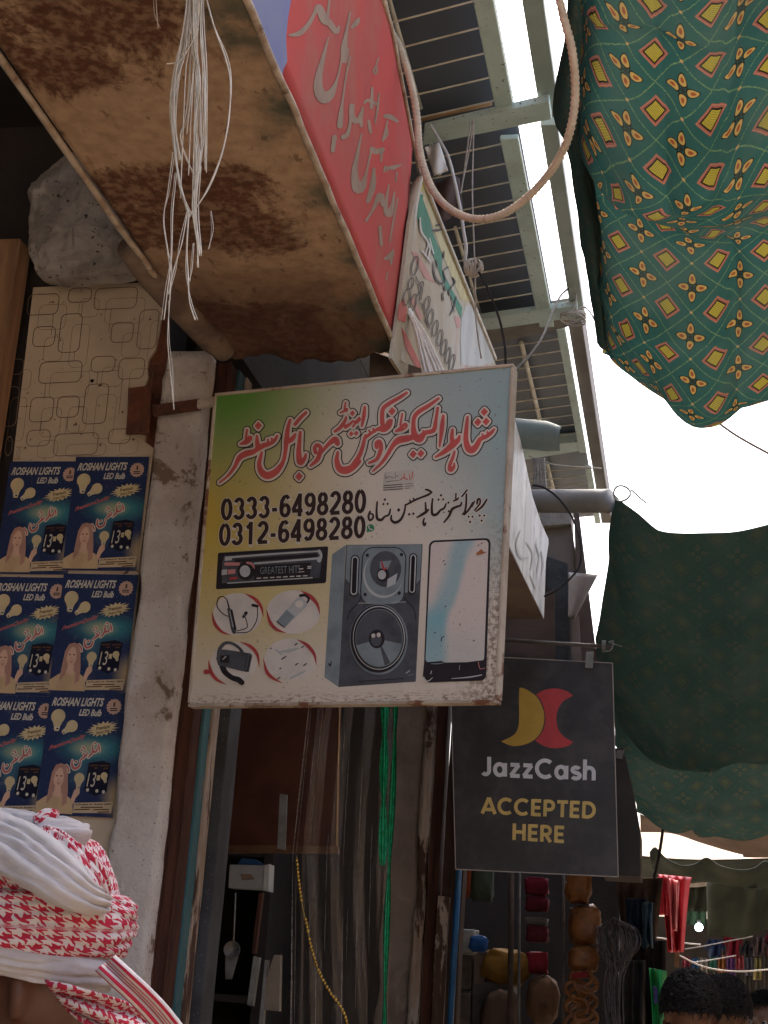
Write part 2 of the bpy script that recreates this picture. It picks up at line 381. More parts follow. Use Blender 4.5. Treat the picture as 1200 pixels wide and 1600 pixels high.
# ------------------------------------------------------------------ posters
NAVY = None
g = NG('poster ink'); uv = g.coord('UV'); X_, Y_, _ = g.sep(uv)
def blob(cx, cy, rx, ry):
    a = g.math('DIVIDE', g.math('SUBTRACT', X_, cx), rx); b_ = g.math('DIVIDE', g.math('SUBTRACT', Y_, cy), ry)
    return g.ramp(g.math('SQRT', g.math('ADD', g.math('MULTIPLY', a, a), g.math('MULTIPLY', b_, b_))), 1.0, 0.0)
nz = g.noise(g.scale(uv, (3, 5, 1)), 2.0, 5, .6)
c0 = g.mix(nz, (.014, .022, .07), (.024, .042, .115))
c0 = g.mix(g.math('MULTIPLY', blob(.66, .46, .62, .16), .85), c0, (.05, .27, .29))
c0 = g.mix(g.math('MULTIPLY', blob(.58, .46, .3, .09), .9), c0, (.40, .40, .22))
c0 = g.mix(g.math('MULTIPLY', blob(1.02, .83, .25, .2), .9), c0, (.48, .36, .20))
c0 = g.mix(g.math('MULTIPLY', blob(.5, .62, .2, .22), .35), c0, (.10, .30, .34))
c0 = g.mix(g.math('MULTIPLY', g.ramp(g.noise(uv, 60, 1), .70, .74), .6), c0, (.3, .4, .45))
oi = g.n('ObjectInfo'); vm = g.n('VectorMath', operation='ADD'); g.t.links.new(g.coord(), vm.inputs[0]); cx3 = g.n('CombineXYZ'); g.set(cx3.inputs[0], g.math('MULTIPLY', oi.outputs['Random'], 37.0)); g.t.links.new(cx3.outputs[0], vm.inputs[1]); rco = vm.outputs[0]
c0 = g.mix(g.math('MULTIPLY', g.ramp(g.noise(rco, 9, 8, .75, .6), .57, .70), .45), c0, (.22, .2, .17))
NAVY = g.done(g.bsdf(c0, .5, 0, .2))
INKW = flat('poster white', (.62, .57, .47)); INKC = flat('poster cream', (.60, .49, .28)); INKP = flat('poster pink', (.46, .13, .13)); INKK = flat('poster black', (.015, .015, .03)); SKIN = flat('poster skin tone', (.66, .43, .31)); HAIR = flat('poster pale pink hair', (.44, .25, .19)); INKY = flat('poster beige', (.55, .43, .28)); INKB = flat('poster brown', (.12, .06, .03)); INKS = flat('poster dusty rose', (.52, .34, .26)); DRESS = flat('poster dress', (.57, .41, .24))
PW, PH = .236, .362
def poster_mesh():
    b = B(); k = [0]
    def P(u, v, lv): return V((u * PW, -.0006 * lv - .0004, -v * PH))
    def poly(pts, m, lv): k[0] += 1; b.add([P(u, v, lv + (k[0] % 20) * .02) for u, v in pts], [tuple(range(len(pts)))], m)
    nn = 10
    vs = []; uvs = []
    for j in range(nn + 1):
        for i in range(nn + 1):
            u, v = i / nn, j / nn; p = P(u, v, 0)
            vs.append(p); uvs.append((u, v))
    b.add(vs, [(j * 11 + i, (j + 1) * 11 + i, (j + 1) * 11 + i + 1, j * 11 + i + 1) for j in range(nn) for i in range(nn)], 0, uvs)
    T = lambda lv: (lambda x, y: P(x, y, lv))
    put_text(b, 'ROSHAN LIGHTS', ((.06, .055), (.72, .05), (.71, .12), (.04, .125)), T(1), 1, .03, .15)
    put_text(b, 'LED Bulb', ((.42, .145), (.71, .145), (.70, .20), (.41, .20)), T(1), 1, .03, .15)
    n = 28
    poly([(.855 + (.10 if i % 2 else .088) * math.cos(2 * math.pi * i / n), .118 + (.066 if i % 2 else .058) * math.sin(2 * math.pi * i / n)) for i in range(n)], 9, 1)
    put_text(b, '1', ((.845, .082), (.87, .082), (.87, .118), (.845, .118)), T(2), 7, .02)
    for v0 in (.13, .145): poly([(.81, v0), (.90, v0), (.90, v0 + .008), (.81, v0 + .008)], 3, 2)
    def bulb(cx, cy, s, ang, lv=1, m=2):
        pts = [(s * math.sin(t) * 1.0, -s * math.cos(t)) for t in [R(d) for d in range(-140, 141, 20)]]
        pts = pts + [(s * .42, s * 1.35), (s * .40, s * 1.62), (s * .30, s * 1.95), (-s * .30, s * 1.95), (-s * .40, s * 1.62), (-s * .42, s * 1.35)]
        ca, sa = math.cos(ang), math.sin(ang); asp = PW / PH
        f = lambda x, y: (cx + x * ca - y * sa, cy + (x * sa + y * ca) * asp)
        poly([f(x, y) for x, y in pts], m, lv)
        poly([f(x, y) for x, y in [(s * .42, s * 1.38), (s * .38, s * 1.7), (-s * .38, s * 1.7), (-s * .42, s * 1.38)]], 1, lv + 1)
        poly([f(x, y) for x, y in [(s * .30, s * 1.55), (s * .28, s * 1.72), (-s * .05, s * 1.72), (-s * .05, s * 1.55)]], 3, lv + 2)
    bulb(.145, .21, .093, 0); bulb(.34, .285, .075, R(52)); bulb(.515, .70, .066, 0)
    n = 36
    poly([(.74 + (.205 if i % 2 else .135) * math.cos(2 * math.pi * i / n) * (1 + .12 * math.sin(i * 2.3)), .30 + (.062 if i % 2 else .042) * math.sin(2 * math.pi * i / n) - .06 * (.205 if i % 2 else .135) * math.cos(2 * math.pi * i / n) * 2) for i in range(n)], 2, 1)
    put_text(b, 'Premium', ((.66, .285), (.83, .262), (.83, .292), (.66, .315)), T(2), 7, .03)
    put_text(b, 'Every Day', ((.67, .325), (.84, .30), (.84, .328), (.67, .352)), T(2), 7, .03)
    put_text(b, 'PremiumQuality', ((.08, .45), (.54, .335), (.53, .385), (.07, .50)), T(1), 4, .03, .3)
    pen = Plane((0, 0, 0), (0, -1, 0))
    class Q:                                      # lets B.stroke work in poster units
        @staticmethod
        def pt(x, y, off): return V((x * PW, -.0004 - off, -y * PW))
    asp = PH / PW
    ur = [[(.33, .60, .012), (.36, .625, .02), (.375, .655, .012)], [(.40, .56, .012), (.405, .60, .026), (.44, .625, .03), (.49, .61, .026), (.51, .57, .014)], [(.44, .575, .02), (.455, .57, .02)], [(.50, .56, .012), (.54, .535, .026), (.575, .515, .02), (.58, .49, .01)], [(.53, .50, .014), (.56, .52, .02)], [(.60, .535, .012), (.635, .505, .026), (.65, .475, .014)], [(.64, .43, .012), (.65, .48, .026), (.69, .485, .026), (.71, .45, .014)], [(.71, .425, .012), (.73, .455, .018), (.735, .48, .012)], [(.50, .475, .018), (.51, .48, .018)], [(.535, .462, .018), (.545, .467, .018)], [(.515, .45, .018), (.525, .455, .018)], [(.66, .415, .018), (.67, .42, .018)]]
    for st in ur: b.stroke(Q, [(x, y * asp, w_) for x, y, w_ in st], .0012, 1, .011, 4, mw=.004)
    for st in ur: b.stroke(Q, [(x, y * asp, w_) for x, y, w_ in st], .0018, 4, 0, 4, mw=.004)
    # product box
    poly([(.615, .575), (.79, .555), (.90, .575), (.885, .80), (.74, .835), (.595, .79)], 3, 1)
    put_text(b, '13', ((.625, .655), (.73, .648), (.725, .765), (.62, .765)), T(2), 1, .0, .1)
    bulb(.83, .675, .045, R(-20), 2); poly([(.74, .672), (.78, .67), (.78, .712), (.74, .712)], 2, 2)
    for x0, x1, v0 in ((.63, .74, .592), (.76, .88, .59), (.69, .74, .612), (.81, .87, .612)): poly([(x0, v0), (x1, v0 - .004), (x1, v0 + .006), (x0, v0 + .01)], 7, 2)
    for cx, cy in ((.64, .79), (.76, .795), (.845, .80)): poly([(cx + .02 * math.cos(t), cy + .014 * math.sin(t)) for t in [i * .7 for i in range(9)]], 1, 2)
    # figure in the advertisement
    poly([(.16, .66), (.20, .60), (.26, .585), (.33, .60), (.36, .66), (.385, .78), (.395, .90), (.38, .985), (.10, .985), (.09, .92), (.15, .80)], 6, 1)
    poly([(-.0, .985), (.0, .90), (.10, .855), (.20, .82), (.30, .82), (.42, .855), (.47, .90), (.48, .985)], 10, 2)
    poly([(.215, .77), (.295, .77), (.305, .84), (.26, .86), (.21, .84)], 5, 3)
    poly([(.255 + .068 * math.cos(t), .70 + .078 * math.sin(t)) for t in [i * .35 for i in range(18)]], 5, 4)
    poly([(.16, .66), (.20, .60), (.26, .588), (.25, .62), (.205, .66), (.19, .72), (.20, .85), (.13, .92), (.14, .80)], 6, 5)
    poly([(.26, .588), (.33, .60), (.36, .66), (.385, .78), (.395, .90), (.335, .93), (.325, .78), (.315, .68), (.29, .63)], 6, 5)
    for cx in (.228, .283): poly([(cx - .018, .688), (cx, .681), (cx + .018, .688), (cx, .695)], 7, 5)
    poly([(.232, .735), (.258, .742), (.284, .734), (.262, .760)], 4, 5); poly([(.24, .739), (.258, .744), (.277, .738), (.258, .748)], 1, 6)
    poly([(.252, .70), (.262, .722), (.248, .722)], 6, 5)
    poly([(.44, .87), (.47, .80), (.50, .775), (.54, .785), (.545, .82), (.50, .86), (.48, .91)], 5, 3)
    poly([(.49, .895), (.985, .875), (.975, .965), (.48, .975)], 8, 3)
    put_text(b, 'A Product of : Roshan Lights', ((.51, .902), (.965, .885), (.965, .903), (.51, .92)), T(4), 3, .03)
    for x0, x1, v0 in ((.58, .86, .925), (.50, .70, .945), (.74, .94, .94), (.80, .95, .958)): poly([(x0, v0), (x1, v0 - .008), (x1, v0 + .001), (x0, v0 + .009)], 7, 4)
    return b
pb = poster_mesh()
me = bpy.data.meshes.new('poster'); me.from_pydata([tuple(p) for p in pb.v], [], pb.f)
for mt in (NAVY, INKW, INKC, INKK, INKP, SKIN, HAIR, INKB, INKY, INKS, DRESS): me.materials.append(mt)
me.polygons.foreach_set('material_index', pb.m)
ul = me.uv_layers.new(name='UVMap')
for lp in me.loops: ul.data[lp.index].uv = pb.uv.get(lp.vertex_index, (0, 0))
me.update()
for (px, py, dy, lab) in [(16, 721, .004, 'left poster of the top row, its right edge under its neighbour'), (119, 714, .010, 'right poster of the top row, below the bare laminate'),
                          (-6, 901, .004, 'left poster of the middle row, cut by the photo edge'), (100, 896, .010, 'right poster of the middle row, beside the white pillar'),
                          (-26, 1085, .004, 'left poster of the bottom row, above the turban'), (79, 1079, .010, 'right poster of the bottom row, its lower edge curling')]:
    o = bpy.data.objects.new('light_bulb_poster', me); SC.collection.objects.link(o)
    o.location = at(px, py, Y=PY - .003 - dy * .6); o.rotation_euler = (R(random.uniform(-.2, .3)), R(random.uniform(-.4, .6)), 0)
    tag(o, 'navy bulb advert, ' + lab, 'poster', 'light bulb posters pasted in two columns')

# ------------------------------------------------------------------ plaster pillar, bracket, door frame
def ribwall(x0, x1, y0, y1, z0, z1, amp, seed, nx=10, nz=80):
    """a wall end with uneven faces and chipped edges"""
    b = B(); cs = []
    per = [(x0, y1)] + [(x0 + (x1 - x0) * i / nx, y0) for i in range(nx + 1)] + [(x1, y1)]
    vs = []
    for j in range(nz + 1):
        z = z0 + (z1 - z0) * j / nz
        for i, (x, y) in enumerate(per):
            e = amp * noise.noise(V((x * 9 + seed, y * 9, z * 6))) + amp * .6 * noise.noise(V((x * 30 + seed, y * 30, z * 22)))
            ed = 1.0 if i in (1, 2, nx + 1, nx) else .35
            chip = max(0, noise.noise(V((seed, i * .1, z * 5))) - .15) * amp * 4 if i in (1, nx + 1) else 0
            sx = (chip if i == 1 else -chip) if i in (1, nx + 1) else 0
            vs.append((x + e * ed * (1 if i > nx / 2 else -1) * .8 + sx, y + abs(e) * ed + chip * .5, z))
    n = len(per)
    b.add(vs, [(j * n + i, j * n + i + 1, (j + 1) * n + i + 1, (j + 1) * n + i) for j in range(nz) for i in range(n - 1)] + [tuple(range(nz * n, nz * n + n))])
    b.smooth = True; return b
obj('plaster_pillar', ribwall(-1.603, -1.462, 4.35, 4.6, 0, 3.5, .006, 3.1, 10, 110), PLASTER, label='white plaster pillar with flaking corner between posters and brown door frame', cat_='pillar')
br = thing('rusty_bracket', at(215, 660, Y=4.34), 'rusty plate and bar holding the square shop sign to the pillar', 'bracket')
b = B(); b.slab([at(x, y, Y=4.335) for x, y in [(202, 606), (232, 602), (236, 640), (230, 676), (196, 678)]], (0, .012, 0)); b.slab([at(x, y, Y=4.325) for x, y in [(226, 604), (236, 602), (232, 678), (220, 678)]], (0, .012, 0))
obj('plate', b, RUST, br, bevel=.002)
obj('bar', B().slab([at(x, y, Y=4.30) for x, y in [(238, 632), (312, 622), (312, 638), (238, 648)]], (0, .02, 0)), RUST, br, bevel=.003)
obj('clamp', B().slab([at(x, y, Y=4.24) for x, y in [(308, 624), (340, 618), (336, 632), (307, 636)]], (0, .02, 0)), M('pale clamp', (.5, .44, .36), (.34, .28, .2), 20), br, bevel=.002)
fr = thing('door_frame', (at(270, 1500, Y=4.5).x, 4.5, 0), 'dark brown door frame with peeling teal and white strips beside the pillar', 'door frame')
def post(px0, px1, y, depth, mat, name, par, ztop=3.5, py=1300, z0=0.0):
    x0 = at(px0, py, Y=y).x; x1 = at(px1, py, Y=y).x
    b = B(); nz = 24
    pr = [(x0, y + depth), (x0, y), (x1, y), (x1, y + depth)]
    vs = []
    for j in range(nz + 1):
        z = z0 + (ztop - z0) * j / nz; e = .003 * noise.noise(V((x0 * 9, y, z * 4)))
        vs += [(x + e, yy + e * .5, z) for x, yy in pr]
    b.add(vs, [(j * 4 + i, j * 4 + (i + 1) % 4, (j + 1) * 4 + (i + 1) % 4, (j + 1) * 4 + i) for j in range(nz) for i in range(4)] + [(3, 2, 1, 0), tuple(range(nz * 4, nz * 4 + 4))])
    return obj(name, b, mat, par, bevel=.003)
TEAL = M('worn teal paint', (.045, .12, .13), (.03, .08, .09), 7, stain=(.16, .13, .12), ssc=4, slo=.6, shi=.66, stretch=(1, 1, .4), rough=.6)
PEEL = M('peeling whitewash on wood', (.38, .31, .25), (.28, .2, .14), 8, stain=(.07, .035, .022), ssc=5, slo=.5, shi=.56, stretch=(3, 3, .6), bump=.7, bsc=30)
SLATE = M('dark slate paint', (.055, .058, .062), (.035, .035, .038), 6, speck=(.14, .13, .12), spk=140)
post(254, 287, 4.44, .10, WOODDK, 'jamb', fr); post(258, 262, 4.428, .012, WOODDK, 'moulding', fr); post(280, 284, 4.428, .012, WOODDK, 'moulding', fr)
post(288, 302, 4.50, .06, TEAL, 'teal_strip', fr); post(300, 316, 4.56, .06, PEEL, 'peeling_strip', fr); post(313, 342, 4.64, .12, SLATE, 'inner_post', fr)
log = B().tube([at(205, 385, Y=3.62), at(240, 430, Y=3.75), at(285, 480, Y=3.93), at(330, 528, Y=4.12), at(352, 548, Y=4.2)], [.042, .045, .044, .043, .035], 14)
obj('log_beam', log, M('dusty log', (.2, .14, .10), (.12, .08, .06), 8, bump=.5, bsc=30), label='dusty rounded log poking out under the back of the rusty awning', cat_='beam')

# ------------------------------------------------------------------ rusty awning with red fascia
AX0, AX1, AZ = -1.412, -.86, 3.446
g = NG('rusted cream sheet'); co = g.coord(); ox, oy, oz = g.sep(co)
n1 = g.noise(g.scale(co, (1.6, 1.1, 1)), 2.3, 8, .7, .6); n2 = g.noise(g.scale(co, (1.2, .5, 1)), 8, 6, .65, 1.0); n3 = g.noise(co, 26, 5, .6)
col = g.mix(g.ramp(n3, .35, .7), (.48, .325, .20), (.37, .24, .145))
bnd = lambda a, b_, e_: g.math('MULTIPLY', g.ramp(oy, a - e_, a), g.ramp(oy, b_ + e_, b_))
zone = g.math('ADD', g.math('ADD', g.math('MULTIPLY', bnd(-.25, .05, .15), .16), g.math('MULTIPLY', bnd(.50, .80, .12), .22)), g.math('MULTIPLY', bnd(1.25, 2.0, .10), .20))
zone = g.math('MULTIPLY', zone, g.ramp(ox, .30, .05))
nn_ = g.noise(g.scale(co, (1.3, 1.0, 1)), 3.2, 9, .72, .5)
rm = g.ramp(g.math('ADD', nn_, zone), .56, .66); spk_ = g.ramp(g.noise(co, 38, 4, .6), .36, .6)
col = g.mix(g.math('MULTIPLY', rm, g.math('ADD', .55, g.math('MULTIPLY', spk_, .4))), col, (.095, .034, .016))
col = g.mix(g.math('MULTIPLY', g.ramp(g.noise(g.scale(co, (1, .5, 1)), 30, 4, .6), .60, .68), .6), col, (.07, .03, .018))
col = g.mix(g.math('MULTIPLY', g.ramp(n2, .58, .70), .5), col, (.16, .075, .04))
endr = g.ramp(g.math('ADD', g.math('MULTIPLY', oy, 1.0), g.math('MULTIPLY', n1, .9)), 1.15, 1.75)
col = g.mix(g.math('MULTIPLY', endr, .75), col, (.075, .032, .02))
grn = g.math('MULTIPLY', g.ramp(g.math('ADD', ox, g.math('MULTIPLY', n2, .25)), .26, .38), g.ramp(g.noise(co, 3.5, 5), .42, .58))
col = g.mix(g.math('MULTIPLY', grn, .85), col, (.055, .075, .055))
SOFFIT = g.done(g.bsdf(col, .78, 0, .25, g.bump(g.math('ADD', n3, n2), .5, .006)))
EDGE = M('worn pale sheet edge', (.52, .43, .33), (.36, .26, .18), 14, rough=.8, bump=.5, stain=(.10, .05, .03), ssc=9)
aw = thing('shop_awning', ((AX0 + AX1) / 2, 2.7, AZ), 'rusty sheet metal awning box with a red Urdu fascia', 'awning')
def soff(u, v):
    x = AX0 + (AX1 - AX0) * u; ye = 4.24 + .035 * noise.noise(V((u * 7, 0, 1))) + .02 * noise.noise(V((u * 22, 3, 1)))
    y = 1.0 + (ye - 1.0) * v
    n = noise.noise(V((x * 2.2, y * 1.6, 0))) * .014 + noise.noise(V((x * 7, y * 5, 4))) * .005
    sag = -.03 * max(0, (y - 3.7) / .55) ** 2 * math.sin(u * math.pi) + .03 * max(0, (y - 4.05) / .2) ** 2 * noise.noise(V((u * 5, 8, 2)))
    return (x, y, AZ + (n if .02 < u < .98 else 0) + sag)
obj('soffit', B().grid(soff, 40, 150), SOFFIT, aw, solid=.004)
lip = [(AX0 - .012 + .004 * noise.noise(V((0, y * 3, 0))), y, AZ - .006 + .005 * noise.noise(V((5, y * 4, 0)))) for y in [1.0 + 3.2 * i / 60 for i in range(61)]]
obj('back_lip', B().tube(lip, .009, 8), EDGE, aw)
lip = [(AX1 + .006 + .003 * noise.noise(V((0, y * 6, 0))), y, AZ - .004 + .004 * noise.noise(V((5, y * 7, 0)))) for y in [1.0 + 3.24 * i / 90 for i in range(91)]]
obj('front_lip', B().tube(lip, .0085, 8), EDGE, aw)
obj('roof_sheet', B().slab([(AX0 - .04, 1.0, 4.22), (AX1, 1.0, 4.30), (AX1, 4.3, 4.14), (AX0 - .04, 4.3, 4.22)], (0, 0, .01)), RUST, aw)
FX = AX1 + .002
FP = Plane((FX, 0, 0), (1, 0, 0))
RED = M('sun-faded red paint', (.50, .085, .075), (.42, .10, .085), 2.5, .38, .62, .9, spec=.04, stain=(.40, .13, .10), ssc=2.2, slo=.5, shi=.7, bump=.12, bsc=12)
BLUE = M('faded blue paint', (.05, .065, .22), (.07, .085, .2), 4, rough=.6)
topz = lambda y: 4.295 - (y - 3.74) * .21
def fasc(u, v):
    y = 1.0 + 3.27 * u; z0 = AZ + .004; z1 = topz(y) if y > 3.0 else topz(3.0)
    zz = z0 + (z1 - z0) * v
    return (FX + .0005 * noise.noise(V((y * 2.5, zz * 3, 0))), y - .05 * v * u * 0, zz)
fas = obj('fascia', B().grid(fasc, 60, 14), RED, aw, solid=.004)
obj('blue_end', B().slab([FP.pt(x, y, .0026) for x, y in [(372, -30), (392, 8), (410, 52), (425, 90), (438, 122), (440, 108), (446, 96), (444, 60), (447, 30), (452, 0), (470, -40)]], (.0015, 0, 0)), BLUE, fas)
LET = M('dull beige lettering', (.33, .24, .18), (.28, .195, .145), 9, rough=.9, spec=.05)
Lt = B(); s8 = 1 / 3.6375
red_str = [[(75, 200, 10), (130, 190, 24), (180, 140, 20), (215, 80, 16), (240, 40, 30), (270, 110, 40), (300, 130, 30), (340, 180, 24), (355, 150, 8)], [(305, -30, 8), (290, 100, 14)],
 [(420, 70, 8), (395, 200, 16), (385, 270, 30), (385, 340, 32)], [(410, 280, 8), (395, 320, 24)],
 [(295, 215, 6), (265, 330, 18), (240, 440, 34), (240, 510, 46), (270, 555, 56), (310, 530, 38), (345, 450, 10), (370, 340, 8), (385, 260, 8)],
 [(430, 155, 14), (455, 130, 24), (470, 105, 10)], [(420, 320, 8), (395, 440, 8), (375, 580, 10), (365, 660, 24), (360, 715, 26)], [(320, 855, 20), (330, 780, 22)],
 [(380, 780, 24), (405, 760, 20), (420, 690, 14), (430, 590, 20), (428, 650, 26), (450, 690, 26), (480, 660, 20), (490, 610, 8)], [(480, 650, 20), (482, 715, 14)],
 [(580, 330, 6), (565, 380, 8), (552, 400, 8), (562, 420, 8), (572, 400, 8), (565, 380, 6)], [(545, 500, 10), (540, 610, 16)], [(500, 585, 10), (520, 570, 14), (565, 590, 14)], [(585, 530, 6), (575, 620, 8), (560, 700, 6)],
 [(525, 690, 14), (535, 750, 14)], [(620, 660, 18), (650, 665, 24), (688, 690, 12)], [(632, 690, 8), (605, 800, 8)], [(625, 720, 10), (630, 760, 12), (615, 790, 10)],
 [(485, 760, 6), (460, 880, 16), (445, 980, 30), (460, 1070, 46), (490, 1050, 36), (512, 980, 10), (540, 850, 10)], [(545, 850, 26), (570, 862, 26), (605, 850, 20)], [(600, 860, 14), (595, 915, 10)],
 [(555, 960, 12), (548, 1060, 28), (520, 1145, 18)], [(510, 1255, 12), (550, 1190, 12), (590, 1110, 30), (605, 1165, 18)], [(640, 1050, 6), (622, 1180, 20), (640, 1215, 34), (660, 1170, 20), (672, 1090, 6)],
 [(690, 1130, 6), (665, 1260, 8), (645, 1375, 6)], [(590, 1290, 14), (597, 1390, 14)], [(620, 1470, 14), (650, 1455, 28), (665, 1420, 8)], [(655, 1455, 16), (652, 1500, 10)], [(612, 975, 8), (622, 945, 10), (632, 975, 8)], [(640, 955, 14), (665, 952, 20), (705, 938, 10)], [(625, 1590, 6), (632, 1550, 6)], [(685, 980, 6), (680, 1030, 6)]]
for st in red_str: Lt.stroke(FP, [(430 + x * s8, y * s8, w_ * s8 * 1.2 + .3) for x, y, w_ in st], .0030, 0, 0, 5)
obj('lettering', Lt, LET, fas)
# beige turned-back end strip with its flared, torn tail
STRIP = M('dirty beige flex', (.40, .335, .25), (.33, .27, .2), 6, rough=.6, bump=.2)
Yq = 4.30
b = B()
path = [(657, 276, 10), (648, 296, 18), (640, 330, 23), (634, 380, 24), (627, 430, 24), (618, 480, 22), (612, 515, 22)]
cp = cat(path, 6)
def strip(u, v):
    i = min(int(u * (len(cp) - 1)), len(cp) - 2); f = u * (len(cp) - 1) - i
    x = cp[i][0] + (cp[i + 1][0] - cp[i][0]) * f; y = cp[i][1] + (cp[i + 1][1] - cp[i][1]) * f; wd = cp[i][2]
    p = at(x + (v - .5) * wd, y, Y=Yq - .03 * math.sin(v * math.pi)); return p
b.grid(strip, 40, 6)
def tail(u, v):
    x = (602 + v * 20) * (1 - u) + (578 + v * 56) * u; y = 512 * (1 - u) + (546 + 24 * v - 6 * math.sin(v * 3.1)) * u
    return at(x, y, Y=Yq - .02 - .03 * u * math.sin(v * 9) - .02 * u)
b.grid(tail, 16, 12)
obj('end_strip', b, STRIP, aw, solid=.003)
obj('end_board', B().slab([at(x, y, Y=4.36) for x, y in [(578, 548), (700, 590), (700, 640), (575, 640)]], (0, .02, 0)), M('brown end board', (.16, .12, .09), (.10, .075, .06), 8), aw)
obj('top_edge', B().tube([at(596, -10, X=FX + .006), at(612, 42, X=FX + .006), at(640, 190, X=FX + .006), at(656, 275, X=FX + .006)], .006, 6), EDGE, aw)

# ------------------------------------------------------------------ bundle of white strings hanging in front of the awning
STRW = M('frayed white twine', (.62, .56, .46), (.48, .42, .33), 30, rough=.85)
b = B(); YS = 2.42
def string(pts, r=.0016, yo=0.0, b=b, Y=YS):
    q = cat([(x, y, yo) for x, y in pts], 8); b.tube([at(x, y, Y=Y + o_ + .006 * noise.noise(V((x * .02, y * .02, yo * 40)))) for x, y, o_ in q], r, 5)
for pts, r in [([(292, -20), (290, 40), (282, 80), (272, 130), (268, 180), (272, 230), (282, 290), (295, 335)], .0035), ([(297, -20), (294, 50), (284, 90), (276, 140), (274, 200), (280, 250)], .0032), ([(302, -20), (300, 60), (297, 100), (294, 150), (288, 190), (282, 215), (292, 250), (308, 280)], .002),
    ([(306, -20), (306, 60), (310, 130), (306, 200), (310, 260), (304, 320), (312, 400)], .0026), ([(312, -20), (316, 60), (321, 130), (320, 200), (314, 250), (307, 310), (308, 380), (310, 418)], .002), ([(318, -20), (334, 40), (352, 90), (360, 130), (357, 190), (345, 245), (322, 300), (295, 340)], .0024),
    ([(270, 238), (262, 300), (256, 340), (262, 390), (268, 420), (265, 470)], .0018), ([(276, 270), (270, 330), (268, 400), (262, 450), (256, 500)], .0018), ([(293, 330), (284, 380), (272, 420), (263, 460)], .0018), ([(295, 335), (292, 390), (294, 430), (296, 470), (305, 500)], .0022), ([(314, 260), (310, 330), (315, 395)], .0016), ([(243, -20), (245, 20), (247, 44)], .0014),
    ([(310, 45), (298, 70), (284, 92), (274, 98), (260, 100)], .002), ([(330, 330), (333, 360), (325, 390)], .0009), ([(303, 380), (300, 420), (295, 440)], .0014), ([(305, -20), (298, 30), (288, 70), (278, 110), (272, 160)], .003), ([(300, -20), (302, 20), (305, 70), (307, 110)], .003), ([(265, 470), (262, 530), (266, 580), (272, 640)], .0014)]:
    string(pts, r * .62, random.uniform(-.03, .03))
    for _ in range(3 if r > .0024 else 1): string([(x + random.uniform(-4, 4), y) for x, y in pts], r * .35, random.uniform(-.03, .03))
for i in range(14):
    x = 296 + i * 1.6; d = random.uniform(-14, 14)
    string([(x, -20), (x + d * .3, 40 + random.random() * 40), (x + d * .8, 120), (x + d * 1.2 - 4, 180 + random.random() * 160)], .0011, random.uniform(-.02, .02))
obj('string_bundle', b, STRW, label='loose bundle of frayed white strings hanging before the rusty awning', cat_='string')

# ------------------------------------------------------------------ main hanging sign
SA = R(13)
SN = V((-math.sin(SA), -math.cos(SA), 0))
SP = Plane(at(552, 846, Y=4.0), SN)
sgn = thing('shop_sign', SP.pt(536, 1098), 'square electronics and mobile shop sign with red Urdu title and a loudspeaker picture', 'sign')
C4 = [SP.pt(338, 618), SP.pt(800, 572), SP.pt(775, 1095), SP.pt(297, 1101)]
ux = ((C4[1] - C4[0]) + (C4[2] - C4[3])).normalized(); uz = V((0, 0, 1))
g = NG('printed sign face'); co = g.coord('UV'); X_, Y_, _ = g.sep(co)        # u right 0..1, v up 0..1
def blob2(cx, cy, rx, ry, lo=1.0, hi=0.0):
    a = g.math('DIVIDE', g.math('SUBTRACT', X_, cx), rx); b_ = g.math('DIVIDE', g.math('SUBTRACT', Y_, cy), ry)
    return g.ramp(g.math('SQRT', g.math('ADD', g.math('MULTIPLY', a, a), g.math('MULTIPLY', b_, b_))), lo, hi)
nz = g.noise(co, 3, 4)
c0 = g.mix(nz, (.56, .48, .385), (.62, .54, .44))
c0 = g.mix(g.math('MULTIPLY', blob2(-.02, .58, .66, .66), 1.0), c0, (.47, .33, .05))
c0 = g.mix(g.math('MULTIPLY', blob2(.30, .34, .46, .32), .55), c0, (.54, .42, .13))
c0 = g.mix(g.math('MULTIPLY', blob2(.05, 1.0, .55, .42), 1.0), c0, (.10, .24, .04))
c0 = g.mix(g.math('MULTIPLY', g.ramp(g.math('ADD', g.math('MULTIPLY', Y_, .8), g.math('MULTIPLY', X_, 1.0)), 1.05, 1.7), .9), c0, (.21, .33, .33))
c0 = g.mix(g.math('MULTIPLY', blob2(1.05, .6, .22, .35), .7), c0, (.27, .37, .36))
c0 = g.mix(g.math('MULTIPLY', blob2(.8, .95, .35, .3), .35), c0, (.40, .42, .38))
sp = g.ramp(g.noise(g.scale(co, (1, .8, 1)), 95, 3, .6), .63, .69)
sp2 = g.ramp(g.noise(co, 4, 3), .4, .6)
c0 = g.mix(g.math('MULTIPLY', sp, g.math('ADD', .2, g.math('MULTIPLY', sp2, .6))), c0, (.13, .10, .08))
rs = g.math('MULTIPLY', g.ramp(g.math('ADD', X_, g.math('MULTIPLY', g.math('SUBTRACT', .5, Y_), .12)), .88, 1.04), g.ramp(g.noise(co, 70, 5, .7), .42, .6))
rs = g.math('MULTIPLY', rs, g.math('MULTIPLY', g.ramp(Y_, .75, .2), .8))
c0 = g.mix(rs, c0, (.13, .075, .04))
rb = g.math('MULTIPLY', g.ramp(Y_, .045, .0), g.ramp(g.noise(g.scale(co, (14, 60, 1)), 3, 5, .7), .5, .6))
c0 = g.mix(rb, c0, (.17, .085, .04))
c0 = g.mix(g.math('MULTIPLY', g.ramp(g.noise(co, 2.2, 6, .65), .5, .75), .3), c0, (.30, .25, .2))
SIGNM = g.done(g.bsdf(c0, .5, 0, .3, g.bump(g.noise(co, 120, 3), .08, .002)))
b = B()
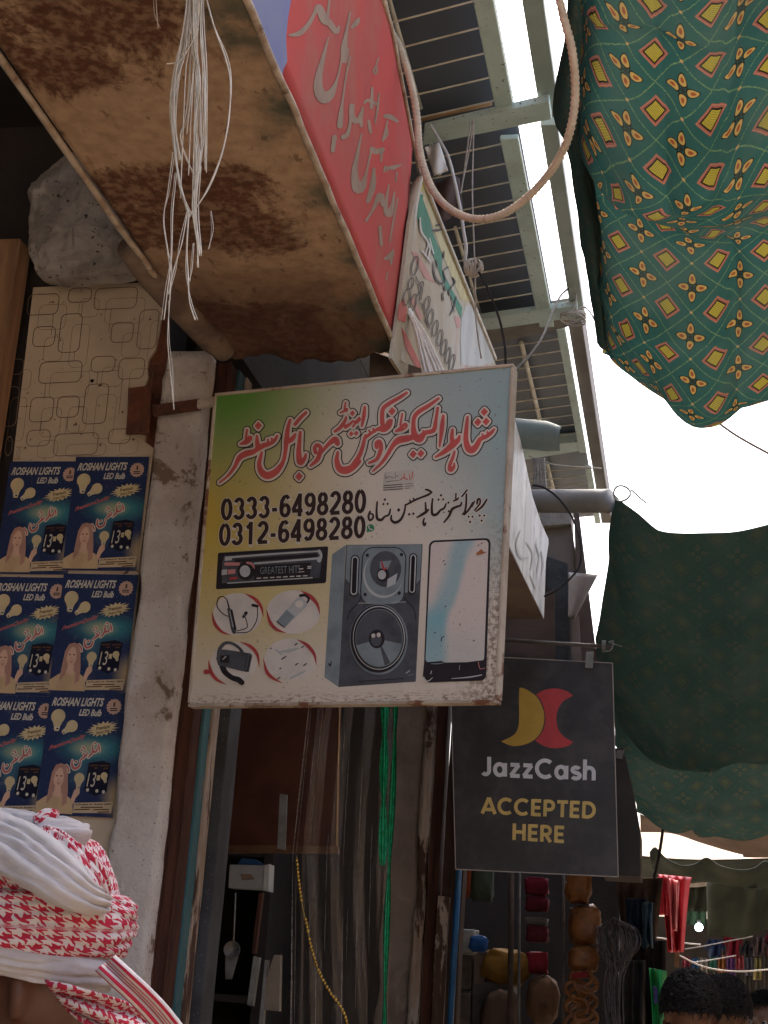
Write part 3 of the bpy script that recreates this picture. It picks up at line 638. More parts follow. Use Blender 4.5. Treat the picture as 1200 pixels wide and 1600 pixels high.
b.add([C4[3], C4[2], C4[1], C4[0]], [(0, 1, 2, 3)], 0, [(0, 0), (1, 0), (1, 1), (0, 1)])
face = obj('printed_face', b, SIGNM, sgn)
b = B()
FRM = M('rusty pale frame edge', (.46, .38, .29), (.36, .28, .2), 9, rough=.7, stain=(.17, .07, .035), ssc=7, slo=.54, shi=.62, bump=.4)
mid = sum(C4, V()) / 4
nC = len(C4)
for i in range(4):
    p, q = C4[i], C4[(i + 1) % 4]; d = (q - p).normalized(); inn = (mid - (p + q) / 2); inn = (inn - d * inn.dot(d)).normalized()
    c = (p + q) / 2 - SN * .012 - inn * .002
    ext = .004 if i % 2 == 0 else -.0045
    b.obox(c, d * ((q - p).length / 2 + ext), inn * .0045, SN * .0165)
obj('edge_frame', b, FRM, sgn, bevel=.002)
obj('back_sheet', B().slab([p - SN * .022 for p in C4], SN * -.004), RUST, sgn)
# side return at the right edge and bottom angle
# lettering: three layers (dark outline, pale outline, red)
TITLE = []; TD = []
def z1(st): TITLE.append([(335 + x / 5.217, 600 + y / 5.217, w_ / 5.217) for x, y, w_ in st])
def z2(st): TITLE.append([(550 + x / 5.0, 590 + y / 5.0, w_ / 5.0) for x, y, w_ in st])
for st in [[(45, 805, 8), (110, 752, 14), (165, 682, 22), (205, 605, 36), (255, 572, 44), (320, 555, 36), (350, 530, 26)], [(350, 425, 12), (352, 480, 30), (360, 525, 36)], [(345, 540, 30), (400, 505, 36), (450, 490, 26), (490, 465, 22), (515, 425, 14)], [(437, 455, 10), (445, 490, 14)], [(470, 445, 10), (478, 480, 14)],
           [(268, 375, 12), (258, 455, 12)], [(215, 490, 10), (250, 472, 18), (290, 435, 20), (302, 450, 12), (270, 482, 14), (225, 490, 10)],
           [(620, 295, 16), (602, 360, 26), (590, 460, 34), (580, 560, 24), (560, 640, 26), (505, 715, 46), (435, 748, 54), (385, 715, 44), (368, 655, 30), (378, 600, 22), (388, 560, 14)], [(595, 475, 30), (635, 450, 34), (662, 412, 16)], [(660, 330, 22), (700, 282, 22), (748, 235, 20)],
           [(702, 395, 18), (695, 480, 26), (690, 560, 36), (702, 640, 44), (735, 612, 26), (748, 575, 14)], [(828, 560, 26), (820, 525, 24), (840, 500, 26), (868, 520, 26), (862, 565, 30), (840, 620, 30), (785, 668, 12)],
           [(870, 565, 18), (930, 495, 26), (985, 455, 44), (1005, 485, 36)], [(1008, 560, 16), (1000, 625, 32), (1022, 690, 48), (1072, 705, 56), (1130, 680, 46), (1180, 632, 36)],
           [(985, 388, 18), (1030, 355, 24), (1068, 300, 20), (1075, 270, 10)], [(1072, 155, 10), (1062, 215, 10)], [(1030, 235, 8), (1062, 222, 12), (1085, 203, 10), (1080, 225, 8)], [(1072, 350, 28), (1105, 330, 18), (1135, 305, 12), (1160, 320, 12), (1190, 290, 12)]]: z1(st)
for st in [[(0, 702, 36), (55, 620, 30), (85, 545, 24), (100, 480, 18), (108, 450, 10)], [(100, 475, 20), (150, 438, 18), (178, 420, 16), (205, 405, 24), (250, 398, 54), (292, 372, 40), (312, 335, 14)], [(137, 415, 10), (148, 440, 14)], [(168, 402, 10), (178, 425, 14)],
           [(430, 120, 14), (370, 160, 22), (295, 203, 26), (248, 242, 26), (238, 300, 28), (242, 370, 30), (258, 400, 30)], [(345, 200, 10), (300, 335, 18), (280, 352, 20)][1:], [(395, 285, 10), (380, 372, 12)], [(345, 420, 10), (385, 392, 18), (418, 366, 18), (428, 385, 10), (395, 410, 12), (355, 420, 8)],
           [(195, 545, 26), (195, 515, 26), (215, 500, 26), (228, 530, 28), (225, 575, 28), (195, 640, 22), (135, 668, 12)], [(165, 732, 8), (230, 672, 18), (280, 602, 24), (320, 535, 30), (365, 492, 46), (420, 480, 46), (475, 468, 36)],
           [(678, 165, 14), (605, 218, 24), (525, 268, 28), (490, 310, 26), (482, 380, 28), (492, 450, 46), (530, 478, 56), (572, 435, 30), (640, 412, 30), (658, 330, 20), (672, 240, 16)], [(560, 420, 12), (572, 440, 20)],
           [(715, 300, 16), (706, 380, 30), (697, 460, 22), (686, 540, 8)], [(655, 622, 10), (710, 590, 28), (760, 552, 38), (792, 522, 46), (830, 490, 30), (842, 458, 12)], [(787, 410, 16), (782, 470, 26), (790, 520, 30)], [(803, 580, 12), (790, 625, 18), (765, 690, 22), (772, 722, 30), (797, 700, 20), (800, 672, 8)],
           [(905, 310, 14), (896, 400, 26), (892, 490, 34), (912, 555, 46), (945, 565, 46), (980, 525, 36), (1005, 482, 28), (1050, 462, 26), (1090, 432, 22), (1112, 405, 10)], [(1022, 445, 10), (1032, 475, 16)], [(1060, 428, 10), (1068, 455, 14)], [(10, 385, 10), (35, 345, 12), (60, 315, 10)], [(102, 232, 14), (95, 300, 24), (80, 380, 12)]]: z2(st)
TD = [(335 + x / 5.217, 600 + y / 5.217, s / 5.217) for x, y, s in [(360, 342, 60), (692, 755, 62), (1128, 240, 40), (1118, 408, 36), (1158, 404, 36)]] + [(550 + x / 5, 590 + y / 5, s / 5) for x, y, s in [(315, 265, 58), (480, 600, 56), (540, 595, 56), (1035, 270, 56), (985, 350, 56), (1050, 345, 56)]]
INK_DK = flat('dark brown print', (.045, .026, .022)); INK_PL = flat('pale print outline', (.60, .52, .43)); INK_RD = flat('red print', (.52, .10, .085), .5)
title = B()
for lv, pad, m in ((.0006, 5.5, 0), (.0012, 3.8, 1), (.0018, .65, 2)):
    for st in TITLE: title.stroke(SP, st, lv, m, pad if m else pad, 6)
    for x, y, s in TD: title.dot(SP, x, y, s * (1 if m == 2 else .9), lv, m, pad)
obj('urdu_title', title, [INK_DK, INK_PL, INK_RD], sgn)
nb = B(); SF = lambda off: (lambda x, y: SP.pt(x, y, off))
for off, m, pad in ((.0006, 1, 1.1), (.0012, 0, 0)):
    pen_text(nb, '0333-6498280', ((346, 779), (573, 764), (572, 802), (345, 814)), SP, off, m, 6.0, pad)
    pen_text(nb, '0312-6498280', ((343, 818), (572, 805), (571, 841), (342, 854)), SP, off, m, 6.0, pad)
obj('phone_numbers', nb, [INK_DK, INK_PL], sgn)
pr = B()
def z3(st, m=0): 
    q = [(560 + x / 5.217, 730 + y / 5.217, w_ / 5.217) for x, y, w_ in st]; pr.stroke(SP, q, .0006, 1, 1.6, 4); pr.stroke(SP, q, .0012, 0, .5, 4)
for st in [[(97, 362, 10), (84, 400, 14), (95, 435, 12), (120, 415, 12), (120, 388, 10), (95, 378, 8)], [(155, 285, 10), (150, 360, 13), (156, 420, 18), (190, 430, 18), (215, 405, 12), (250, 388, 12), (262, 345, 8)], [(270, 395, 8), (270, 430, 15), (300, 452, 18), (345, 430, 15), (375, 370, 12), (386, 305, 8)],
           [(386, 312, 8), (420, 292, 12), (470, 266, 12), (520, 246, 12), (570, 226, 14), (600, 205, 10)], [(420, 270, 8), (430, 290, 10)], [(450, 255, 8), (460, 272, 10)], [(548, 183, 8), (575, 190, 14), (598, 205, 10)], [(480, 410, 8), (520, 388, 16), (552, 366, 18), (572, 348, 10)], [(548, 290, 8), (552, 350, 14)], [(538, 420, 8), (530, 450, 12), (540, 475, 14), (550, 455, 8)],
           [(606, 260, 10), (600, 330, 13), (606, 385, 17), (640, 385, 17), (670, 352, 12), (700, 335, 12), (716, 300, 8)], [(700, 450, 8), (740, 400, 14), (765, 345, 18), (800, 325, 14), (835, 312, 12), (842, 288, 8)], [(797, 215, 8), (795, 270, 8)], [(778, 276, 8), (803, 266, 10), (817, 252, 8)], [(882, 222, 10), (880, 300, 13), (870, 360, 12), (850, 386, 8)], [(845, 240, 9), (888, 188, 9)],
           [(865, 388, 10), (905, 342, 14), (932, 290, 8)], [(925, 322, 12), (948, 280, 8)], [(968, 300, 10), (975, 265, 14), (992, 262, 10), (990, 300, 10), (948, 352, 8)], [(960, 362, 8), (1010, 322, 14), (1048, 265, 9)]]: z3(st)
for x, y, s in [(218, 265, 26), (205, 302, 24), (240, 300, 24), (330, 350, 34), (415, 385, 26), (450, 380, 26), (675, 230, 26), (655, 266, 24), (692, 264, 24), (735, 290, 24), (738, 360, 24), (900, 405, 24), (932, 405, 24), (912, 447, 26), (990, 396, 24), (1027, 396, 24), (1006, 437, 26)]:
    pr.dot(SP, 560 + x / 5.217, 730 + y / 5.217, s / 5.217, .0006, 1, 1.4); pr.dot(SP, 560 + x / 5.217, 730 + y / 5.217, s / 5.217, .0012, 0)
obj('proprietor_line', pr, [INK_DK, INK_PL], sgn)
# chat emblem and small sticker
em = B(); c_ = [(579 + 6 * math.cos(t), 825 + 6 * math.sin(t)) for t in [i * .4 for i in range(16)]]
em.poly([SP.pt(x, y, .0006) for x, y in c_], 0); em.stroke(SP, [(576.5, 822, 2), (577.5, 826, 1.4), (581.5, 828, 2)], .0012, 1, 0, 4); em.poly([SP.pt(x, y, .0007) for x, y in [(573.5, 828), (577, 831), (573, 832)]], 0)
obj('chat_emblem', em, [flat('emblem green', (.05, .2, .1)), INK_PL], sgn)
stk = B(); stk.poly([SP.pt(x, y, .0006) for x, y in [(600, 738), (648, 733), (647, 764), (598, 768)]], 0)
for st in [[(632, 740, 1), (632, 747, 1.8), (637, 749, 1.6)], [(640, 742, 1.2), (641, 750, 1.2)], [(626, 750, 1.6), (631, 746, 1.2)], [(645, 738, 1.4), (644, 748, 1.4)]]: stk.stroke(SP, st, .0012, 1, 0, 3)
for st in [[(602, 748, .8), (608, 745, 1), (616, 747, .8), (622, 743, 1)], [(604, 753, .8), (612, 752, .8), (624, 751, .8)], [(603, 747, .8), (602, 742, .8)], [(618, 744, .8), (618, 739, .8)]]: stk.stroke(SP, st, .0012, 2, 0, 3)
for y0, xe in ((757.5, 645), (761, 646), (764.5, 640)): stk.stroke(SP, [(600, y0 + 1.5, 1.6), (629, y0 - .6, 1.6)], .0012, 2, 0, 2); stk.stroke(SP, [(633, y0 - .9, .9), (xe, y0 - 1.8, .9)], .0012, 2, 0, 2)
obj('sticker', stk, [flat('sticker paper', (.50, .44, .37)), INK_RD, flat('sticker ink', (.16, .13, .12))], sgn)
# ------------------------------------------------------------------ pictures on the sign
GBK = flat('print black', (.028, .022, .024)); GDK = M('print charcoal', (.075, .075, .08), (.05, .05, .055), 20); GMD = M('print grey', (.20, .23, .235), (.15, .175, .18), 12); GLT = flat('print light grey', (.42, .42, .40)); GRD = flat('print crimson', (.38, .055, .055)); GPK = flat('print pink', (.48, .2, .18)); GWH = flat('print off-white', (.60, .53, .46))
GM = [GBK, GDK, GMD, GLT, GRD, GPK, GWH]
def pic(b, pts, lv, m): b.poly([SP.pt(x, y, .0006 * lv + (len(b.f) % 40) * 1e-5) for x, y in pts], m)
def ell(cx, cy, rx, ry, n=28, a0=0, a1=360, rot=0):
    o = []
    for i in range(n if a1 - a0 >= 360 else n + 1):
        t = R(a0 + (a1 - a0) * i / n); x, y = rx * math.cos(t), ry * math.sin(t); c, s = math.cos(R(rot)), math.sin(R(rot)); o.append((cx + x * c - y * s, cy + x * s + y * c))
    return o
st_ = B(); Zq = lambda x, y: (320 + x / 6, 840 + y / 6)
pic(st_, [Zq(*p) for p in [(125, 150), (140, 142), (1145, 82), (1158, 92), (1138, 415), (1120, 428), (112, 485), (105, 470)]], 1, 0)
pic(st_, [Zq(*p) for p in [(165, 230), (185, 170), (1085, 112), (1110, 130), (1095, 240), (1075, 380), (160, 430)]], 2, 1)
def zs(b, pts, lv, m): b.stroke(SP, [(*Zq(x, y), w_ / 6) for x, y, w_ in pts], .0006 * lv, m, 0, 4)
pic(st_, [Zq(*p) for p in [(290, 205), (1060, 150), (1055, 185), (275, 235)]], 3, 0); zs(st_, [(200, 190, 18), (700, 152, 16), (1070, 130, 14)], 4, 3); zs(st_, [(470, 245, 16), (760, 222, 16), (1080, 196, 20)], 4, 3); zs(st_, [(220, 430, 10), (600, 405, 10), (1010, 378, 10)], 4, 3); zs(st_, [(1075, 130, 30), (1095, 170, 24), (1075, 215, 40)], 4, 3)
pic(st_, [Zq(*p) for p in [(470, 265), (1000, 235), (985, 375), (460, 400)]], 3, 0)
pic(st_, [Zq(*p) for p in [(195, 190), (265, 190), (255, 215), (190, 220)]], 5, 3); zs(st_, [(200, 250, 30), (320, 250, 30)], 4, 5); pic(st_, [Zq(*p) for p in [(165, 305), (215, 300), (212, 350), (162, 355)]], 5, 3); pic(st_, [Zq(*p) for p in [(222, 303), (292, 298), (290, 340), (218, 348)]], 5, 5); pic(st_, [Zq(*p) for p in [(232, 378), (310, 368), (308, 392), (240, 402)]], 5, 4)
pic(st_, [Zq(*p) for p in ell(390, 315, 82, 88)], 4, 0); pic(st_, [Zq(*p) for p in ell(382, 318, 50, 55)], 5, 3); zs(st_, [(400, 238, 18), (445, 250, 24), (470, 290, 10)], 5, 5)
for i in range(8): zs(st_, [(495 + i * 62, 384 - i * 3.2, 10), (530 + i * 62, 382 - i * 3.2, 10)], 5, 6)
put_text(st_, 'GREATEST HITS', (Zq(525, 280), Zq(900, 262), Zq(900, 335), Zq(525, 345)), SF(.0034), 1 + 1, .0)
for x, y in ((910, 297), (985, 275), (985, 290)): zs(st_, [(x - 14, y, 10), (x + 14, y - 2, 10)], 5, 6)
zs(st_, [(890, 325, 6), (935, 322, 6)], 5, 6)
obj('car_stereo_picture', st_, GM, sgn)
# four small round pictures
def disc_pic(name, cx, cy, rx, ry): 
    b = B(); pic(b, ell(cx, cy, rx, ry, 36), 1, 6)
    return b
Z5 = lambda x, y: (310 + x / 5.714, 910 + y / 5.714)
def arcs(b, l1, l2):
    for a in (l1, l2): b.stroke(SP, [(*Z5(x, y), w_ / 5.714) for x, y, w_ in a], .0016, 4, 0, 6)
b = disc_pic('', *Z5(350, 285), 38, 33); arcs(b, [(418, 102, 3), (500, 145, 30), (560, 215, 26), (583, 305, 3)], [(122, 265, 3), (150, 370, 28), (210, 440, 22), (285, 470, 3)])
def z5s(b, pts, m, lv=3): b.stroke(SP, [(*Z5(x, y), w_ / 5.714) for x, y, w_ in pts], .0006 * lv, m, 0, 6)
z5s(b, [(268, 305, 7), (215, 275, 8), (170, 215, 8), (180, 145, 8), (220, 128, 8), (255, 155, 8), (275, 220, 14)], 0); z5s(b, [(275, 240, 30), (310, 400, 38), (322, 445, 34)], 1); z5s(b, [(300, 250, 16), (335, 420, 18)], 0, 4); z5s(b, [(285, 260, 6), (315, 400, 8)], 3, 5)
z5s(b, [(345, 435, 8), (430, 410, 8), (438, 370, 8), (420, 310, 8)], 0); z5s(b, [(345, 450, 8), (450, 442, 8), (510, 370, 8), (530, 300, 8), (530, 225, 8)], 0); z5s(b, [(405, 310, 22), (430, 275, 30)], 0, 4); z5s(b, [(490, 205, 26), (530, 215, 24)], 0, 4); z5s(b, [(412, 300, 8), (422, 288, 8)], 2, 5)
obj('earphone_picture', b, GM, sgn)
b = disc_pic('', *Z5(850, 265), 42, 34); arcs(b, [(915, 76, 3), (1000, 125, 34), (1065, 200, 26), (1086, 285, 3)], [(612, 245, 3), (640, 350, 28), (700, 420, 26), (785, 452, 3)])
pic(b, [Z5(*p) for p in [(700, 350), (875, 145), (915, 125), (985, 185), (960, 225), (770, 410)]], 2, 3); pic(b, [Z5(*p) for p in [(700, 350), (790, 245), (860, 305), (770, 410)]], 3, 2); z5s(b, [(915, 120, 26), (960, 118, 22), (990, 150, 18), (975, 180, 14)], 0, 4); z5s(b, [(705, 350, 12), (770, 405, 8)], 1, 4); pic(b, [Z5(*p) for p in ell(905, 195, 36, 32)], 4, 6)
obj('flash_drive_picture', b, GM, sgn)
b = disc_pic('', *Z5(320, 715), 36, 32); arcs(b, [(378, 532, 3), (470, 575, 30), (530, 650, 26), (545, 755, 3)], [(92, 695, 3), (115, 800, 32), (170, 870, 26), (250, 912, 3)]); z5s(b, [(68, 800, 40), (95, 798, 36)], 4, 4)
z5s(b, [(190, 700, 40), (190, 610, 36), (235, 548, 30), (300, 545, 26), (370, 590, 26), (400, 640, 34)], 1, 3); pic(b, [Z5(*p) for p in [(185, 610), (230, 600), (470, 635), (485, 655), (455, 800), (430, 802), (180, 740), (162, 680)]], 4, 1); pic(b, [Z5(*p) for p in [(200, 655), (280, 650), (280, 720), (200, 715)]], 5, 0); z5s(b, [(225, 690, 8), (250, 665, 10)], 3, 6); z5s(b, [(440, 640, 5), (420, 780, 5)], 0, 6); z5s(b, [(470, 660, 10), (445, 790, 10)], 0, 6)
z5s(b, [(215, 740, 52), (240, 800, 50), (300, 850, 46), (360, 870, 50), (392, 895, 48)], 0, 4); z5s(b, [(225, 590, 5), (290, 580, 6), (350, 615, 5)], 6, 5)
obj('headset_picture', b, GM, sgn)
b = disc_pic('', *Z5(825, 690), 41, 33); arcs(b, [(885, 512, 3), (970, 560, 30), (1035, 640, 26), (1055, 735, 3)], [(582, 680, 3), (610, 790, 28), (660, 850, 26), (750, 900, 3)])
for x, y, a in [(875, 553, 24), (932, 578, 24), (765, 675, 40), (880, 732, 26), (955, 735, 30), (720, 857, 24), (735, 770, 12), (650, 590, 10)]: z5s(b, [(x - a / 2, y + a / 3, 8), (x, y, 12), (x + a / 2, y - a / 3, 8)], 1, 3)
z5s(b, [(740, 620, 20), (820, 610, 30), (900, 590, 16)], 3, 2); z5s(b, [(820, 860, 16), (900, 820, 24), (960, 790, 10)], 3, 2); z5s(b, [(690, 600, 14), (740, 640, 20)], 3, 2)
obj('worn_round_picture', b, GM, sgn)
# loudspeaker
Z6 = lambda x, y: (500 + x / 6.529, 840 + y / 6.529)
b = B(); W6 = lambda pts: [Z6(*p) for p in pts]
pic(b, W6([(125, 170), (265, 75), (190, 1525), (45, 1425)]), 1, 2); pic(b, W6([(268, 75), (1048, 68), (978, 1470), (190, 1525)]), 1, 1); pic(b, W6([(278, 80), (1040, 74), (1022, 430), (900, 560), (420, 590), (262, 420)]), 2, 2)
def rr6(x0, y0, x1, y1, r, sk=-.045):
    o = []
    for cx, cy, a0 in ((x1 - r, y0 + r, -90), (x1 - r, y1 - r, 0), (x0 + r, y1 - r, 90), (x0 + r, y0 + r, 180)):
        o += [(cx + r * math.cos(R(a0 + t)) + sk * (cy - y0), cy + r * math.sin(R(a0 + t))) for t in range(0, 91, 18)]
    return W6(o)
pic(b, rr6(435, 98, 890, 680, 120, -.05), 3, 0); pic(b, rr6(447, 108, 880, 680, 110, -.05), 4, 2)
for x0, x1, yo in ((318, 410, 180), (915, 998, 160)):
    pic(b, rr6(x0, yo, x1, yo + 425, 44, -.04), 4, 0); pic(b, rr6(x0 + 12, yo + 12, x1 - 10, yo + 410, 36, -.04), 5, 3); pic(b, rr6(x0 + 24, yo + 26, x1 - 22, yo + 396, 26, -.04), 6, 0)
def cone(cx, cy, rx, ry, cols, lv):
    for i, (f, m, dx, dy) in enumerate(cols): pic(b, W6(ell(cx + dx, cy + dy, rx * f, ry * f, 40)), lv + i, m)
cone(650, 385, 205, 235, [(1, 3, 0, 0), (.97, 2, 12, -18), (.78, 1, 25, -60), (.30, 0, 0, 0), (.2, 3, -10, 0)], 5)
pic(b, W6([(700, 430), (800, 370), (780, 480), (690, 520)]), 11, 3); pic(b, W6([(620, 250), (740, 240), (700, 330), (620, 320)]), 10, 2); b.stroke(SP, [(*Z6(640, 255), 2), (*Z6(665, 330), 3.2), (*Z6(690, 315), 2)], .0075, 4, 0, 4)
for x, y in ((490, 185), (838, 178), (468, 585), (815, 570)): pic(b, W6(ell(x, y, 17, 18, 12)), 7, 0)
b.stroke(SP, [(*Z6(425, 600), 1.3), (*Z6(400, 660), 1.3), (*Z6(310, 760), 1.3), (*Z6(285, 840), 1.3)], .003, 0, 0, 5); b.stroke(SP, [(*Z6(870, 610), 1.3), (*Z6(890, 650), 1.3), (*Z6(965, 740), 1.3), (*Z6(985, 850), 1.3)], .003, 0, 0, 5); b.stroke(SP, [(*Z6(395, 672), .9), (*Z6(520, 670), .9)], .003, 3, 0, 3); b.stroke(SP, [(*Z6(740, 664), .9), (*Z6(880, 660), .9)], .003, 3, 0, 3)
cone(605, 1040, 295, 362, [(1, 2, 0, 0), (.96, 0, -6, -6), (.90, 3, 2, -14), (.87, 0, 2, -12), (.82, 2, 5, -10), (.80, 1, 5, -10)], 4)
pic(b, W6([(605, 1040)] + ell(610, 1030, 235, 290, 14, 12, 60)), 11, 2); pic(b, W6([(605, 1040)] + ell(610, 1030, 235, 290, 16, 75, 165)), 11, 2)
pic(b, W6(ell(590, 1040, 80, 96)), 12, 0); pic(b, W6(ell(585, 1050, 56, 66)), 13, 1); pic(b, W6(ell(557, 1008, 20, 22, 14)), 14, 6); pic(b, W6(ell(612, 1000, 20, 24, 14)), 14, 6)
b.stroke(SP, [(*Z6(400, 1470), 1), (*Z6(860, 1440), 1)], .003, 0, 0, 3); b.stroke(SP, [(*Z6(885, 1385), 1.5), (*Z6(920, 1360), 1.5)], .003, 3, 0, 3); b.stroke(SP, [(*Z6(905, 1410), 1), (*Z6(960, 1395), 1)], .003, 2, 0, 3)
b.stroke(SP, [(*Z6(95, 1290), 2.2), (*Z6(112, 1310), 2), (*Z6(120, 1265), 1.4)], .003, 0, 0, 4)
obj('loudspeaker_picture', b, GM, sgn)
# phone picture
Z7 = lambda x, y: (650 + x / 5.714, 830 + y / 5.714)
g = NG('phone screen print'); co = g.coord('UV'); X_, Y_, _ = g.sep(co)
dg_ = g.math('ADD', X_, g.math('MULTIPLY', g.math('SUBTRACT', Y_, .5), -.62)); dg_ = g.math('ADD', dg_, g.math('MULTIPLY', g.math('SUBTRACT', g.noise(co, 2.5, 2), .5), .25))
band = g.math('MULTIPLY', g.ramp(dg_, .05, .30), g.ramp(dg_, .52, .38)); low = g.math('MULTIPLY', g.ramp(Y_, .52, .35), g.ramp(X_, .42, .26))
c0 = g.mix(g.noise(co, 3), (.58, .47, .40), (.54, .48, .43)); c0 = g.mix(g.math('MULTIPLY', band, .85), c0, (.24, .38, .39)); c0 = g.mix(g.math('MULTIPLY', low, .9), c0, (.19, .37, .40))
c0 = g.mix(g.math('MULTIPLY', g.ramp(Y_, .4, .1), .4), c0, (.36, .40, .37)); c0 = g.mix(g.math('MULTIPLY', g.ramp(g.noise(co, 45, 3), .64, .68), .7), c0, (.12, .09, .07))
SCR = g.done(g.bsdf(c0, .45))
b = B()
def rr7(ins, sk, y1=1340):
    x0, y0, x1, r = 118 + ins, 72 + ins, 668 - ins, 52 - ins * .7
    o = []
    for cx, cy, a0 in ((x1 - r, y0 + r, -90), (x1 - r, y1 - ins - r, 0), (x0 + r, y1 - ins - r, 90), (x0 + r, y0 + r, 180)):
        for t in range(0, 91, 18):
            x, y = cx + r * math.cos(R(a0 + t)), cy + r * math.sin(R(a0 + t)); f = (y - y0) / (y1 - y0); o.append((x - 42 * f - (10 * f if x < 400 else 0), y + (400 - x) * .045 * (1 - .6 * f)))
    return o
pic(b, [Z7(*p) for p in rr7(0, 0)], 1, 0)
scr = rr7(18, 0, 1190); i0 = len(b.v)
b.add([SP.pt(*Z7(*p), .0013) for p in scr], [tuple(range(len(scr)))], 7, [((x - 70) / 590, 1 - (y - 70) / 1120) for x, y in scr])
pic(b, [Z7(*p) for p in [(75, 1172), (230, 1160), (300, 1190), (620, 1150), (628, 1280), (590, 1335), (110, 1352), (62, 1300)]], 3, 0)
b.stroke(SP, [(*Z7(320, 1318), .8), (*Z7(480, 1305), 2), (*Z7(590, 1285), 1.5)], .0026, 3, 0, 3); b.stroke(SP, [(*Z7(70, 1300), 1), (*Z7(105, 1342), 2), (*Z7(150, 1310), 1)], .0026, 3, 0, 4); b.stroke(SP, [(*Z7(135, 1275), 1.2), (*Z7(142, 1250), 1.2)], .0026, 3, 0, 3); b.stroke(SP, [(*Z7(390, 1240), .7), (*Z7(393, 1200), .7)], .0026, 3, 0, 3); b.stroke(SP, [(*Z7(560, 1170), 1), (*Z7(575, 1230), 1), (*Z7(620, 1222), .8)], .0026, 5, 0, 3)
b.stroke(SP, [(*Z7(140, 1185), 1), (*Z7(200, 1185), 1.5), (*Z7(255, 1175), .8)], .0026, 2, 0, 3)
pic(b, [Z7(*p) for p in [(540, 200), (590, 160), (605, 185), (640, 188), (600, 205), (545, 218)]], 5, 8)
b.stroke(SP, [(*Z7(230, 985), 1.2), (*Z7(232, 955), 1.6), (*Z7(255, 940), 1)], .0026, 0, 0, 4)
for x, y in ((170, 910), (265, 675), (590, 112), (560, 130), (395, 835), (520, 980), (250, 268), (262, 300)): b.stroke(SP, [(*Z7(x - 6, y + 5), 1), (*Z7(x + 6, y - 5), 1.4)], .0026, 0, 0, 3)
obj('phone_picture', b, GM + [SCR, flat('rust patch', (.36, .13, .05))], sgn)

# ------------------------------------------------------------------ second fascia: printed banner beyond the red one
BX = -.84
BP = Plane((BX, 0, 0), (1, 0, 0))
ban = thing('banner_fascia', BP.pt(690, 580), 'faded banner fascia with green stripe and outlined numbers behind the square sign', 'banner')
BANM = M('faded banner print', (.40, .34, .25), (.45, .40, .32), 3, .4, .6, .9, spec=.05, stain=(.42, .27, .22), ssc=3, slo=.58, shi=.7)
poly = [(657, 284), (668, 310), (700, 386), (735, 472), (768, 552), (790, 610), (770, 720), (650, 620), (612, 560), (624, 480), (634, 400), (640, 350), (648, 310)]
obj('banner_sheet', B().slab([BP.pt(x, y) for x, y in poly], (-.01, 0, 0)), BANM, ban)
zb = lambda x, y: (620 + x / 4.706, 260 + y / 4.706)
b = B()
def bp(pts, m, lv=1): b.poly([BP.pt(*zb(x, y), .0012 * lv + (len(b.f) % 30) * 3e-5) for x, y in pts], m)
bp([(150, 200), (200, 210), (260, 480), (330, 650), (330, 760), (400, 900), (480, 1040), (470, 1120), (420, 1010), (340, 860), (260, 640), (180, 460), (125, 330)], 0)
bp([(200, 90), (215, 200), (300, 330), (420, 640), (540, 1000), (470, 980), (330, 640), (260, 440), (190, 240)], 1)
bp([(145, 120), (190, 105), (200, 165), (165, 195), (148, 170)], 2, 2)
bp([(100, 620), (150, 640), (280, 860), (200, 820)], 3); bp([(10, 1020), (50, 960), (75, 1060), (60, 1150), (5, 1130)], 4); bp([(30, 1180), (70, 1240), (200, 1510), (160, 1520), (60, 1330)], 4); bp([(90, 970), (120, 960), (190, 1110), (170, 1140)], 3); bp([(420, 1100), (460, 1110), (465, 1180), (440, 1190)], 3)
bp([(500, 1030), (555, 1010), (720, 1440), (600, 1470), (470, 1460), (465, 1290), (475, 1120)], 5)
for st in [[(255, 470, 10), (290, 470, 20), (325, 462, 8)], [(275, 435, 8), (300, 430, 18), (325, 428, 6)], [(340, 625, 8), (335, 670, 14)], [(262, 700, 6), (270, 800, 12), (310, 860, 16), (350, 840, 12), (335, 770, 8), (370, 740, 10)], [(285, 690, 8), (290, 740, 6)], [(405, 820, 10), (420, 850, 12), (400, 880, 8), (375, 920, 10), (385, 950, 8)], [(330, 930, 8), (333, 980, 12)], [(430, 960, 8), (410, 1040, 10), (385, 1090, 8)], [(395, 960, 6), (415, 1070, 6)], [(340, 880, 12), (348, 915, 10)]]:
    b.stroke(BP, [(*zb(x, y), w_ / 4.706) for x, y, w_ in st], .004, 6, 0, 4)
def loop(cx, cy, rx, ry, rot): 
    b.stroke(BP, [(*zb(*p), 1.5) for p in ell(cx, cy, rx, ry, 14, 0, 360, rot)] + [(*zb(*ell(cx, cy, rx, ry, 14, 0, 360, rot)[0]), 1.5)], .004, 6, 0, 2, caps=False)
for cx, cy, rx, ry in [(125, 730, 22, 70), (95, 860, 18, 40), (65, 960, 24, 60), (115, 1000, 20, 60), (215, 1010, 18, 55), (240, 1110, 20, 60), (275, 1190, 18, 60), (310, 1260, 18, 60), (340, 1330, 18, 60), (370, 1390, 16, 60), (400, 1440, 16, 60)]: loop(cx, cy, rx, ry, 12)
for st in [[(130, 810, 8), (165, 900, 8), (140, 950, 8)], [(150, 870, 8), (185, 850, 8), (165, 980, 8)], [(160, 1010, 8), (190, 1030, 8), (225, 1160, 8)], [(200, 1120, 8), (235, 1190, 8)]]: b.stroke(BP, [(*zb(x, y), w_ / 4.706) for x, y, w_ in st], .0045, 6, 0, 4)
